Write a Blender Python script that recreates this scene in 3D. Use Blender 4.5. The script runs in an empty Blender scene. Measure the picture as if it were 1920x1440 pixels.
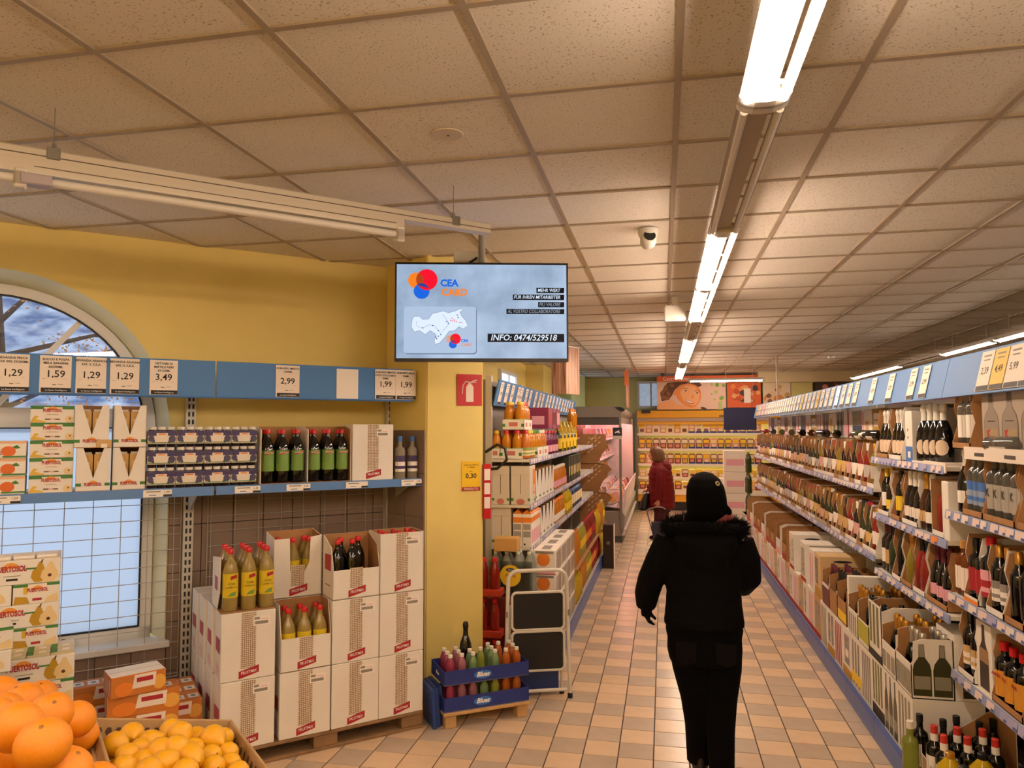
import bpy, bmesh, math, random
from mathutils import Vector, Matrix
rnd = random.Random(7)
R = math.radians
S = bpy.context.scene
COL = S.collection

# ---------------------------------------------------------------- camera
EYE, ZC = 1.85, 3.07                      # camera height, ceiling height
YAW, PIT, ROLL = 0.20376, 0.06053, -0.00197
cam = bpy.data.cameras.new('camera')
cam.sensor_width, cam.lens, cam.clip_end = 36, 1370.0/1920*36, 200
camo = bpy.data.objects.new('camera', cam); COL.objects.link(camo)
camo.matrix_world = Matrix.Translation((0, 0, EYE)) @ Matrix.Rotation(YAW, 4, 'Z') @ Matrix.Rotation(math.pi/2+PIT, 4, 'X') @ Matrix.Rotation(ROLL, 4, 'Z')
S.camera = camo

# ---------------------------------------------------------------- light and exposure
TUBE = 62.0            # fluorescent tube strength
SKY = 0.80             # overcast daylight strength
PINK = 26.0            # meat counter tubes
FRIDGE = 12.0          # dairy fridge shelf lights
WARM = (1.0, 0.765, 0.585)
S.view_settings.view_transform = 'Standard'; S.view_settings.look = 'None'
S.view_settings.gamma = 1.0; S.view_settings.use_curve_mapping = False
S.view_settings.exposure = 0.48
try:
    S.cycles.use_denoising = True
    S.cycles.max_bounces = 8; S.cycles.diffuse_bounces = 4; S.cycles.glossy_bounces = 3
    S.cycles.transmission_bounces = 6; S.cycles.transparent_max_bounces = 8
    S.cycles.caustics_reflective = False; S.cycles.caustics_refractive = False
    S.cycles.sample_clamp_indirect = 4.0
except Exception: pass
w = bpy.data.worlds.new('sky'); S.world = w; w.use_nodes = True
bg = w.node_tree.nodes['Background']
bg.inputs[0].default_value = (0.80, 0.88, 1.0, 1); bg.inputs[1].default_value = SKY

# ---------------------------------------------------------------- materials
def lin(h):
    if not isinstance(h, str): return tuple(h)
    v = [int(h[i:i+2], 16)/255 for i in (0, 2, 4)]
    return tuple(c/12.92 if c <= .04045 else ((c+.055)/1.055)**2.4 for c in v)
MATS = {}
def M(name, c='ffffff', rough=.55, metal=0, spec=.5, var=0, vs=18, emit=0, ec=None, trans=0, bump=0, bs=60, coat=0, rand=0):
    if name in MATS: return MATS[name]
    m = bpy.data.materials.new(name); m.use_nodes = True
    N, L = m.node_tree.nodes, m.node_tree.links
    p = N['Principled BSDF']; c = lin(c)
    p.inputs['Base Color'].default_value = (*c, 1)
    p.inputs['Roughness'].default_value = rough; p.inputs['Metallic'].default_value = metal
    p.inputs['Specular IOR Level'].default_value = spec
    if trans: p.inputs['Transmission Weight'].default_value = trans; p.inputs['IOR'].default_value = 1.4
    if coat: p.inputs['Coat Weight'].default_value = coat
    if emit:
        p.inputs['Emission Color'].default_value = (*(lin(ec) if ec else c), 1); p.inputs['Emission Strength'].default_value = emit
    if var or bump or rand:
        tc = N.new('ShaderNodeTexCoord')
        def noise(sc, d=4):
            n = N.new('ShaderNodeTexNoise'); n.inputs['Scale'].default_value = sc; n.inputs['Detail'].default_value = d
            L.new(tc.outputs['Object'], n.inputs['Vector']); return n
        if var or rand:
            hs = N.new('ShaderNodeHueSaturation'); hs.inputs['Color'].default_value = (*c, 1)
            ad = N.new('ShaderNodeMath'); ad.operation = 'ADD'; ad.inputs[0].default_value = 1.0; ad.inputs[1].default_value = 0
            if var:
                n = noise(vs); mr = N.new('ShaderNodeMapRange'); mr.inputs[1].default_value = .3; mr.inputs[2].default_value = .7
                mr.inputs[3].default_value = 1-var; mr.inputs[4].default_value = 1+var*.6
                L.new(n.outputs[0], mr.inputs[0]); L.new(mr.outputs[0], ad.inputs[0])
            if rand:
                oi = N.new('ShaderNodeObjectInfo'); m2 = N.new('ShaderNodeMapRange'); m2.inputs[3].default_value = -rand; m2.inputs[4].default_value = rand
                L.new(oi.outputs['Random'], m2.inputs[0]); L.new(m2.outputs[0], ad.inputs[1])
            L.new(ad.outputs[0], hs.inputs['Value']); L.new(hs.outputs[0], p.inputs['Base Color'])
        if bump:
            b = N.new('ShaderNodeBump'); b.inputs['Strength'].default_value = bump; b.inputs['Distance'].default_value = .01
            L.new(noise(bs).outputs[0], b.inputs['Height']); L.new(b.outputs[0], p.inputs['Normal'])
    MATS[name] = m; return m

YEL = M('yellow_paint', 'ead27c', .6, var=.05, vs=3, bump=.05, bs=120)
WHITE = M('white_metal', 'ded9d0', .4); CREAM = M('cream_metal', 'd9d2c0', .45)
GREYM = M('grey_metal', '8f8c86', .4, .3); DGREY = M('dark_grey', '4a4642', .5); BLACK = M('black_plastic', '0c0b0b', .4)
BLUE = M('blue_board', '3f78b8', .5); NAVY = M('navy_card', '1d2f7c', .5); KICKB = M('blue_kick', '33539c', .35)
CARDW = M('white_card', 'eae3d8', .65, var=.04, vs=6); CARDB = M('brown_card', 'a8794a', .8, var=.1, vs=14)
PAPER = M('paper', 'f1e9de', .7); INK = M('ink', '1c1816', .7); INKG = M('grey_ink', '8d857d', .7)
REDP = M('red_print', 'a8202c', .6); GREENP = M('green_print', '3f7a34', .6); ORANGEP = M('orange_print', 'e8842a', .6)
GOLD = M('gold_foil', 'c8923a', .3, .6); WHITEF = M('white_foil', 'e4ddcf', .35); REDCAP = M('red_cap', 'c8141c', .35)
BGLASS = M('black_glass', '0a0907', .08, coat=.3); GGLASS = M('green_glass', '2a3516', .08, coat=.3); AGLASS = M('amber_glass', '43210c', .1, coat=.3)
CLEARG = M('clear_glass', 'c9c6b6', .06, trans=.85); STRAW = M('straw_wine', '9c8a34', .1, trans=.3); ROSE = M('rose_wine', '8f2a22', .12, trans=.2)
SYRUP = M('pale_syrup', 'b49c58', .08, trans=.3, coat=.3); YLIQ = M('yellow_liqueur', 'c9a81c', .12, trans=.15)
YELP = M('yellow_print', 'efc92a', .6); BLUEP = M('blue_print', '3f6fb8', .6); PINKP = M('pink_print', 'e8a6b4', .6); TAN = M('tan_print', 'c9a46a', .65)
OLIVE = M('olive_print', '6f6f3c', .5); WINEP = M('wine_print', '5c1420', .5); SILVER = M('silver_foil', 'c7c3bd', .25, .7); PURPLE = M('purple_print', '3b2c5a', .5)
MATS['bottle_green'] = GGLASS

# ---------------------------------------------------------------- mesh building
class MB:
    def __init__(s): s.v = []; s.f = []; s.m = []; s.mats = []
    def mi(s, m):
        if m not in s.mats: s.mats.append(m)
        return s.mats.index(m)
    def face(s, pts, m):
        i = len(s.v); s.v += [tuple(p) for p in pts]; s.f.append(tuple(range(i, i+len(pts)))); s.m.append(s.mi(m)); return s
    def box(s, x0, x1, y0, y1, z0, z1, m, top=None, front=None):
        i = len(s.v)
        s.v += [(x0,y0,z0),(x1,y0,z0),(x1,y1,z0),(x0,y1,z0),(x0,y0,z1),(x1,y0,z1),(x1,y1,z1),(x0,y1,z1)]
        k = s.mi(m); kt = s.mi(top) if top else k; kf = s.mi(front) if front else k
        for f, q in (((0,3,2,1),k),((4,5,6,7),kt),((0,1,5,4),kf),((1,2,6,5),k),((2,3,7,6),k),((3,0,4,7),k)):
            s.f.append(tuple(i+j for j in f)); s.m.append(q)
        return s
    def prism(s, ax, out, a, b, m, ma=None, mb=None):
        # outline given in the plane across axis ax; a < b along it
        i, n = len(s.v), len(out)
        P = {'x': lambda u, v, w: (w,u,v), 'y': lambda u, v, w: (u,w,v), 'z': lambda u, v, w: (u,v,w)}[ax]
        s.v += [P(u,v,a) for u, v in out] + [P(u,v,b) for u, v in out]
        k, ka, kb = s.mi(m), s.mi(ma or m), s.mi(mb or m)
        area = sum(out[j][0]*out[(j+1)%n][1]-out[(j+1)%n][0]*out[j][1] for j in range(n))
        fl = (area > 0) == (ax != 'y')
        fa = tuple(i+j for j in range(n)); fb = tuple(i+n+j for j in range(n))
        s.f.append(fa[::-1] if fl else fa); s.m.append(ka); s.f.append(fb if fl else fb[::-1]); s.m.append(kb)
        for j in range(n):
            q = (i+j, i+(j+1)%n, i+n+(j+1)%n, i+n+j)
            s.f.append(q if fl else q[::-1]); s.m.append(k)
        return s
    def lathe(s, prof, m, n=14, c=(0,0,0), sx=1, sy=1, a0=0, a1=None):
        # prof: (r, z[, material of the ring above])
        full = a1 is None; a1 = 2*math.pi if full else a1
        cols = n if full else n+1; base = len(s.v); cur = m
        for q in prof:
            for j in range(cols):
                a = a0+(a1-a0)*j/n; s.v.append((c[0]+q[0]*sx*math.cos(a), c[1]+q[0]*sy*math.sin(a), c[2]+q[1]))
        for i in range(len(prof)-1):
            if len(prof[i]) > 2: cur = prof[i][2]
            k = s.mi(cur)
            for j in range(n):
                j2 = (j+1) % cols if full else j+1
                s.f.append((base+i*cols+j, base+i*cols+j2, base+(i+1)*cols+j2, base+(i+1)*cols+j)); s.m.append(k)
        return s
    def tube(s, pts, r, m, n=8, closed=False, cap=True):
        P = [Vector(p) for p in pts]; base = len(s.v); N = len(P); k = s.mi(m)
        rr = r if isinstance(r, (list, tuple)) else [r]*N
        up = None
        for i, p in enumerate(P):
            a = P[i-1] if i > 0 or closed else p; b = P[(i+1) % N] if i < N-1 or closed else p
            d = (b-a).normalized()
            if up is None: up = d.orthogonal().normalized()
            up = (up-d*up.dot(d)).normalized() if (up-d*up.dot(d)).length > 1e-6 else d.orthogonal().normalized()
            e = d.cross(up)
            for j in range(n):
                t = 2*math.pi*j/n; s.v.append(tuple(p+(up*math.cos(t)+e*math.sin(t))*rr[i]))
        for i in range(N if closed else N-1):
            for j in range(n):
                i2 = (i+1) % N; j2 = (j+1) % n
                s.f.append((base+i*n+j, base+i*n+j2, base+i2*n+j2, base+i2*n+j)); s.m.append(k)
        if cap and not closed:
            s.f.append(tuple(base+j for j in range(n))[::-1]); s.m.append(k)
            s.f.append(tuple(base+(N-1)*n+j for j in range(n))); s.m.append(k)
        return s
    def ball(s, c, r, m, n=10, k=7, sx=1, sy=1, sz=1):
        pr = [(r*math.sin(math.pi*i/k)+1e-5, -r*sz*math.cos(math.pi*i/k)) for i in range(k+1)]
        return s.lathe(pr, m, n, c, sx, sy)
    def build(s, name, smooth=False, bevel=0, seg=1, weld=False):
        me = bpy.data.meshes.new(name); me.from_pydata(s.v, [], s.f)
        for m in s.mats: me.materials.append(m)
        me.polygons.foreach_set('material_index', s.m)
        if bevel or weld:
            b = bmesh.new(); b.from_mesh(me)
            bmesh.ops.remove_doubles(b, verts=b.verts, dist=1e-5)
            if bevel: bmesh.ops.bevel(b, geom=[e for e in b.edges if len(e.link_faces) == 2 and e.calc_face_angle(0) > .5], offset=bevel, segments=seg, affect='EDGES', clamp_overlap=True)
            b.to_mesh(me); b.free()
        if smooth:
            me.polygons.foreach_set('use_smooth', [True]*len(me.polygons))
            try: me.set_sharp_from_angle(angle=R(40))
            except Exception: pass
        me.update(); return me
CACHE = {}
def cached(key, fn):
    if key not in CACHE: CACHE[key] = fn()
    return CACHE[key]

def obj(name, me, parent=None, loc=(0,0,0), rz=0, rot=None, label=None, cat=None, group=None, kind=None, sc=None):
    o = bpy.data.objects.new(name, me); COL.objects.link(o)
    o.location = loc; o.rotation_euler = rot if rot else (0, 0, rz)
    if sc: o.scale = sc
    if parent: o.parent = parent
    for k, v in (('label', label), ('category', cat), ('group', group), ('kind', kind)):
        if v: o[k] = v
    return o
def thing(name, label, cat, loc=(0,0,0), rz=0, group=None): return obj(name, None, None, loc, rz, None, label, cat, group)
ORD = 'first second third fourth fifth sixth seventh eighth ninth tenth eleventh twelfth thirteenth fourteenth fifteenth sixteenth seventeenth eighteenth nineteenth twentieth'.split()
def nth(i):
    i += 1
    if i <= 20: return ORD[i-1]
    return '%d%s' % (i, 'th' if 10 <= i % 100 <= 20 else {1:'st',2:'nd',3:'rd'}.get(i % 10, 'th'))

def text_mesh(s, size, mat, shear=0, align='CENTER', ext=.0004, bold=0, wide=1.0):
    def mk():
        cu = bpy.data.curves.new('lettering', 'FONT'); cu.body = s; cu.size = size; cu.align_x = align; cu.align_y = 'CENTER'
        cu.shear = shear; cu.resolution_u = 2; cu.extrude = ext/2; cu.offset = bold; cu.space_character = 1.0
        o = bpy.data.objects.new('lettering', cu); COL.objects.link(o)
        bpy.context.view_layer.update()
        me = bpy.data.meshes.new_from_object(o.evaluated_get(bpy.context.evaluated_depsgraph_get()))
        bpy.data.objects.remove(o)
        me.materials.clear(); me.materials.append(mat)
        me.transform(Matrix.Rotation(math.pi/2, 4, 'X') @ Matrix.Scale(wide, 4, (1,0,0)))
        return me
    return cached(('t', s, size, mat.name, shear, align, ext, bold, wide), mk)
def lettering(parent, s, x, y, z, size, mat, rz=0, **k):
    return obj('lettering', text_mesh(s, size, mat, **k), parent, (x, y, z), rz)

# the bay by the window: its wall stands at 42.7 degrees to the aisle; s runs along it, t out from it into the room
A = R(42.7); UA = Vector((math.cos(A), math.sin(A), 0)); NA = Vector((math.sin(A), -math.cos(A), 0)); B0 = Vector((-2.049, 5.202, 0))
def bay(s, t, z): return B0+UA*s+NA*t+Vector((0, 0, z))
RG, LG = -math.pi/2, math.pi/2       # facing of what stands in the wine gondola and in the juice gondola
# ================================================================ setting
# ---- floor: glazed tiles with recessed joints
FG, FX0, FY0 = .19715, -.0802, 5.2558
ROOM = [(-6,-1.5), (10,-1.5), (10,18.2), (-2.8,18.2), (-2.8,5.5), tuple((B0-NA*.3)[:2]), tuple(bay(-5.3,-.3,0)[:2]), (-6,1.6)]
floor = obj('floor', MB().prism('z', ROOM, -.06, -.004, M('grout', '3a2a22', .8)).build('floor'), kind='structure')
TB = M('beige_tile', 'd8ba9a', .25, rand=.05, var=.05, vs=9); TG = M('grey_tile', 'bba894', .25, rand=.05, var=.05, vs=9)
def tile_me(m): return MB().box(-FG/2+.003, FG/2-.003, -FG/2+.003, FG/2-.003, -.006, 0, m).build('tile', bevel=.0015)
tms = (tile_me(TB), tile_me(TG))
cells = []
for i in range(-22, 12):
    for j in range(-66, 12):
        x, y = FX0+(i+.5)*FG, FY0-(j+.5)*FG
        if y < 2.6 or y > 17.6 or x > 1.45 or x < -2.6-.0*y: continue
        if x < -.95 and y > 5.4: continue
        cells.append((math.hypot(x-.1, y-.5), x, y, (i+j) % 2 if rnd.random() > .12 else rnd.randint(0, 1)))
cells.sort()
vis = [c for c in cells if c[2]*1.0 > 3.3 and c[1] > -1.9 and abs(math.atan2(c[1], c[2])+YAW) < .66]
near = set(id(c) for c in vis[:299])
rest = MB()
for c in cells:
    if id(c) in near: obj('tile', tms[c[3]], floor, (c[1], c[2], 0))
    else:
        rest.box(c[1]-FG/2+.003, c[1]+FG/2-.003, c[2]-FG/2+.003, c[2]+FG/2-.003, -.006, 0, (TB, TG)[c[3]])
obj('tile', rest.build('tile'), floor, kind='stuff')

# ---- suspended ceiling: mineral tiles in a steel grid
ceil = obj('ceiling', MB().prism('z', ROOM, ZC+.03, ZC+.08, M('void', '2a2420', .9)).build('ceiling'), kind='structure')
cm = bpy.data.materials.new('mineral_tile'); cm.use_nodes = True; MATS['mineral_tile'] = cm
N, L = cm.node_tree.nodes, cm.node_tree.links; p = N['Principled BSDF']; p.inputs['Roughness'].default_value = .9; p.inputs['Specular IOR Level'].default_value = .1
tc = N.new('ShaderNodeTexCoord'); mp = N.new('ShaderNodeMapping'); mp.inputs['Rotation'].default_value = (0,0,.5); oi = N.new('ShaderNodeObjectInfo')
L.new(tc.outputs['Object'], mp.inputs[0]); L.new(oi.outputs['Random'], mp.inputs['Location'])
n1 = N.new('ShaderNodeTexNoise'); n1.inputs['Scale'].default_value = 120; n1.inputs['Detail'].default_value = 3; L.new(mp.outputs[0], n1.inputs['Vector'])
cr = N.new('ShaderNodeValToRGB'); cr.color_ramp.elements[0].position = .33; cr.color_ramp.elements[1].position = .40
cr.color_ramp.elements[0].color = (*lin('b8aa96'), 1); cr.color_ramp.elements[1].color = (*lin('efe6d8'), 1)
L.new(n1.outputs[0], cr.inputs[0]); L.new(cr.outputs[0], p.inputs['Base Color'])
bp = N.new('ShaderNodeBump'); bp.inputs['Strength'].default_value = .15; bp.inputs['Distance'].default_value = .003; L.new(n1.outputs[0], bp.inputs['Height']); L.new(bp.outputs[0], p.inputs['Normal'])
CXP, CYP, CX0, CY0 = .618, .587, .068, 2.562
ctm = MB().box(-CXP/2+.004, CXP/2-.004, -CYP/2+.004, CYP/2-.004, .006, .02, cm).build('tile', bevel=.004)
cells = []
for i in range(-8, 17):
    for j in range(-6, 26):
        x, y = CX0+(i+.5)*CXP, CY0+(j+.5)*CYP
        d = Vector((x, y, 0))-B0
        if y > 17.9 or y < -1 or x > 9.9 or (d.dot(NA) < -.25 and d.dot(UA) < .1) or (y > 5.3 and x < -2.9): continue
        cells.append((math.hypot(x-.2, y), x, y))
cells.sort()
cvis = [c for c in cells if c[2] > 1.2 and abs(math.atan2(c[1], c[2])+YAW) < .68]
near = set(id(c) for c in cvis[:298]); rest = MB()
for c in cells:
    if id(c) in near: obj('tile', ctm, ceil, (c[1], c[2], ZC))
    else: rest.box(c[1]-CXP/2+.004, c[1]+CXP/2-.004, c[2]-CYP/2+.004, c[2]+CYP/2-.004, ZC+.006, ZC+.02, cm)
obj('tile', rest.build('tile'), ceil, kind='stuff')
BAR = M('grid_steel', 'a8977f', .5)
def wall_x(y): return -2.7 if y > 5.2 else max(-5.9, B0.x+(y-B0.y)/math.tan(A)-.1)
def wall_y(x): return 18 if x > -2.7 else min(18, B0.y+(x-B0.x)*math.tan(A)+.1)
for i in range(-9, 16):
    x = CX0+i*CXP; y1 = wall_y(x)
    obj('grid_bar', cached(('bx', round(y1, 2)), lambda: MB().box(-.012, .012, -1.4, y1, 0, .02, BAR).build('grid_bar')), ceil, (x, 0, ZC-.002))
for j in range(-6, 27):
    y = CY0+j*CYP; x0 = wall_x(y)
    obj('grid_bar', cached(('by', round(x0, 2)), lambda: MB().box(x0, 9.8, -.012, .012, .0005, .02, BAR).build('grid_bar')), ceil, (0, y, ZC-.002))

# ---- walls
TILEB = M('wall_tile', '8a7566', .35, rand=.05, var=.05, vs=6); GRT = M('dark_joint', '3c3029', .8)
REVEAL = M('window_reveal', 'e4e3c6', .7); FRAME = M('window_frame', 'dedcd6', .35)
SC, SZ, SR = -2.45, 1.83, .972            # arch of the bay window: centre along the wall, springing height, radius
def arch(r, n=28, z0=None, sc=SC, sz=SZ): return [(sc+r*math.cos(math.pi*k/n), sz+r*math.sin(math.pi*k/n)) for k in range(n+1)]
ring = arch(SR)
zb = .50
wl = MB()
# the wall is cut round the opening: pieces below, beside and above the arch
wl.box(-5.2, .16, 0, .3, -.01, zb, YEL); wl.box(SC+SR, .16, 0, .3, zb, SZ, YEL); wl.box(-5.2, SC-SR, 0, .3, zb, SZ, YEL)
wl.prism('y', [(.16, SZ), (.16, ZC+.03), (SC, ZC+.03)] + ring[:15][::-1], 0, .3, YEL)
wl.prism('y', [(SC, ZC+.03), (-5.2, ZC+.03), (-5.2, SZ)] + ring[14:][::-1], 0, .3, YEL)
wall_left = obj('wall_left', wl.build('wall_left'), None, B0, A, kind='structure')
# lower tiling behind the wire grids
tw, th = .196, .305
wtm = MB().box(.002, tw-.002, -.012, 0, .002, th-.002, TILEB).build('wall_tile', bevel=.002)
obj('tile_bed', MB().box(-1.47, .16, -.006, 0, 0, 1.84, GRT).box(-5, -1.47, -.006, 0, 0, .48, GRT).build('tile_bed'), wall_left)
for i in range(-8, 1):
    for j in range(6):
        x = -1.47+ (i+8)*tw
        if x+tw > .17: continue
        obj('wall_tile', wtm, wall_left, (x, -.006, .01+j*th))
for i in range(12): obj('wall_tile', wtm, wall_left, (-1.47-(i+1)*tw, -.006, .01)); 
for i in range(12): obj('wall_tile', wtm, wall_left, (-1.47-(i+1)*tw, -.006, .01+th), sc=(1,1,.5))
# pillar with the fire sign: three painted faces, tiles low on its narrow side
PL, PC, PR = Vector((-2.04, 5.19, 0)), Vector((-1.62, 4.88, 0)), Vector((-1.27, 5.11, 0))
pil = MB().prism('z', [(PL.x, PL.y), (PC.x, PC.y), (PR.x, PR.y), (-1.42, 5.5), (-2.0, 5.9)], 0, ZC+.02, YEL)
pillar = obj('wall_pillar', pil.build('wall_pillar', bevel=.008, seg=2), kind='structure')
pa = math.atan2(PC.y-PL.y, PC.x-PL.x); plen = (PC-PL).length
for i in range(2):
    for j in range(6):
        q = PL+(PC-PL)*(.04+i*.48); ww = plen*.47/ (tw)
        obj('wall_tile', wtm, pillar, (q.x, q.y, .01+j*th), pa, sc=(ww, 1, 1))
obj('wall_corner', MB().prism('z', [(-2.8,5.3), (-1.98,5.28), (-1.7,5.75), (-2.8,5.8)], 0, ZC+.02, YEL).build('wall_corner'), kind='structure')
PFA = math.atan2(PR.y-PC.y, PR.x-PC.x)    # angle of the pillar's front face
PFN = Vector((math.sin(PFA), -math.cos(PFA), 0))
def front(u, z, off=0): return PC+(PR-PC).normalized()*u+PFN*off+Vector((0,0,z))

# ---- bay window
win = obj('window_1', None, None, B0, A, kind='structure')
rv = MB()
ro, ri = arch(SR, 28), arch(.90, 28)
out = [(SC+SR, zb)] + ro + [(SC-SR, zb)]; inn = [(SC+.90, zb+.03)] + ri + [(SC-.90, zb+.03)]
for k in range(len(out)-1):
    a, b, c, d = out[k], out[k+1], inn[k+1], inn[k]
    rv.face([(a[0], -.004, a[1]), (b[0], -.004, b[1]), (c[0], .15, c[1]), (d[0], .15, d[1])], REVEAL)
obj('reveal', rv.build('reveal'), win)
fr = MB(); r1, r2 = arch(.90, 28), arch(.835, 28)
for k in range(28):
    fr.prism('y', [r1[k], r1[k+1], r2[k+1], r2[k]], .12, .18, FRAME)
fr.box(SC+.835, SC+.90, .12, .18, zb, SZ, FRAME); fr.box(SC-.90, SC-.835, .12, .18, zb, SZ, FRAME); fr.box(SC-.9, SC+.9, .12, .18, zb, zb+.085, FRAME)
obj('window_frame', fr.build('window_frame'), win)
obj('transom', MB().box(SC-.84, SC+.84, .11, .18, 1.86, 1.98, FRAME).build('transom', bevel=.006), win)
for a in (56, 124):
    c, s_ = math.cos(R(a)), math.sin(R(a)); q = .016
    obj('glazing_bar', MB().prism('y', [(SC-q*s_, 1.95+q*c), (SC+q*s_, 1.95-q*c), (SC+.85*c+q*s_, 1.85+.85*s_-q*c), (SC+.85*c-q*s_, 1.85+.85*s_+q*c)], .125, .165, FRAME).build('glazing_bar'), win)
GASK = M('gasket', '17181a', .5)
obj('gasket', MB().box(SC+.825, SC+.836, .115, .13, zb+.085, 1.86, GASK).box(SC-.83, SC+.83, .115, .13, zb+.083, zb+.093, GASK).box(SC-.83, SC+.83, .115, .13, 1.853, 1.862, GASK).build('gasket'), win)
gk = MB(); g1, g2 = arch(.838, 28), arch(.826, 28)
for k in range(28): gk.prism('y', [g1[k], g1[k+1], g2[k+1], g2[k]], .112, .128, GASK)
obj('gasket', gk.build('gasket'), win)
# frosted lower pane lit from outside, clear arched pane above
fm = bpy.data.materials.new('frosted_glass'); fm.use_nodes = True; MATS['frosted_glass'] = fm
N, L = fm.node_tree.nodes, fm.node_tree.links
t = N.new('ShaderNodeBsdfTranslucent'); t.inputs[0].default_value = (.86, .92, 1, 1); g = N.new('ShaderNodeBsdfGlossy'); g.inputs['Roughness'].default_value = .3
mx = N.new('ShaderNodeMixShader'); mx.inputs[0].default_value = .06; L.new(t.outputs[0], mx.inputs[1]); L.new(g.outputs[0], mx.inputs[2]); L.new(mx.outputs[0], N['Material Output'].inputs[0])
obj('pane', MB().box(SC-.84, SC+.84, .14, .146, zb+.06, 1.9, fm).build('pane'), win)
cg = bpy.data.materials.new('clear_pane'); cg.use_nodes = True; MATS['clear_pane'] = cg
N, L = cg.node_tree.nodes, cg.node_tree.links
t = N.new('ShaderNodeBsdfTransparent'); t.inputs[0].default_value = (.93, .96, 1, 1); g = N.new('ShaderNodeBsdfGlossy'); g.inputs['Roughness'].default_value = .02
mx = N.new('ShaderNodeMixShader'); mx.inputs[0].default_value = .10; L.new(t.outputs[0], mx.inputs[1]); L.new(g.outputs[0], mx.inputs[2]); L.new(mx.outputs[0], N['Material Output'].inputs[0])
obj('pane', MB().prism('y', arch(.84, 28, sz=1.83), .14, .146, cg).build('pane'), win)
SILLM = M('sill_stone', 'e6e4e0', .35)
obj('sill', MB().box(SC-1.0, SC+1.0, -.05, .14, zb-.03, zb+.012, SILLM).build('sill', bevel=.006), win)
obj('window_handle', MB().ball((SC+.42, .09, zb+.05), .022, M('old_brass', '5a4a30', .4, .5)).box(SC+.36, SC+.48, .085, .11, zb+.035, zb+.06, MATS['old_brass']).build('window_handle', True), win)

# ---- what shows through the arch: a wooded slope with frost and an autumn tree
hm = bpy.data.materials.new('frosty_slope'); hm.use_nodes = True; MATS['frosty_slope'] = hm
N, L = hm.node_tree.nodes, hm.node_tree.links; p = N['Principled BSDF']; p.inputs['Roughness'].default_value = .9
tc = N.new('ShaderNodeTexCoord'); n1 = N.new('ShaderNodeTexNoise'); n1.inputs['Scale'].default_value = 1.6; n1.inputs['Detail'].default_value = 8; L.new(tc.outputs['Object'], n1.inputs['Vector'])
cr = N.new('ShaderNodeValToRGB'); cr.color_ramp.elements[0].position = .35; cr.color_ramp.elements[1].position = .65
cr.color_ramp.elements[0].color = (*lin('7288b0'), 1); cr.color_ramp.elements[1].color = (*lin('e6eefa'), 1); L.new(n1.outputs[0], cr.inputs[0]); L.new(cr.outputs[0], p.inputs['Base Color'])
hill = MB()
for i in range(24):
    for j in range(10):
        def hp(i, j): 
            rn = random.Random(i*31+j*7); return (-16+i*1.4, 9+j*1.6+rn.random()*.4, -.5+j*.95+rn.random()*.35)
        hill.face([hp(i,j), hp(i+1,j), hp(i+1,j+1), hp(i,j+1)], hm)
obj('terrain', hill.build('terrain'), None, B0+Vector((-3.2, 1.4, 0)), A, kind='structure')
t = thing('autumn_tree', 'bare branched tree with orange autumn leaves outside the arched window', 'tree', bay(-2.75, -4.2, 0), A)
BARK = M('bark', '5a4a40', .9)
tr = MB(); tr.tube([(0,0,-.3), (.1,0,1.2), (0,.1,2.6), (-.1,.1,4.6)], [.16,.13,.10,.03], BARK)
leafpts = []
for k in range(26):
    rn = random.Random(k); z = 1.7+rn.random()*2.4; a = rn.random()*6.28; ln = 1.0+rn.random()*1.2
    p0 = Vector((0, .05, z)); p1 = p0+Vector((math.cos(a)*ln*.5, math.sin(a)*ln*.5, .25)); p2 = p0+Vector((math.cos(a)*ln, math.sin(a)*ln, .15+rn.random()*.5))
    tr.tube([p0, p1, p2], [.035, .02, .008], BARK, 5)
    for q in range(150): leafpts.append(p1.lerp(p2, rn.random()*1.25)+Vector((rn.uniform(-.28,.28), rn.uniform(-.28,.28), rn.uniform(-.28,.28))))
obj('trunk', tr.build('trunk', True), t)
LEAFM = M('autumn_leaf', 'd98a3c', .7, var=.35, vs=2.5)
lf = MB()
for q in leafpts:
    d = Vector((rnd.uniform(-1,1), rnd.uniform(-1,1), rnd.uniform(-1,1))).normalized(); e = d.orthogonal().normalized(); sz = rnd.uniform(.012,.028)
    lf.face([q-d*sz, q+e*sz*.6, q+d*sz, q-e*sz*.6], LEAFM)
obj('foliage', lf.build('foliage'), t, kind='stuff')

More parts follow.
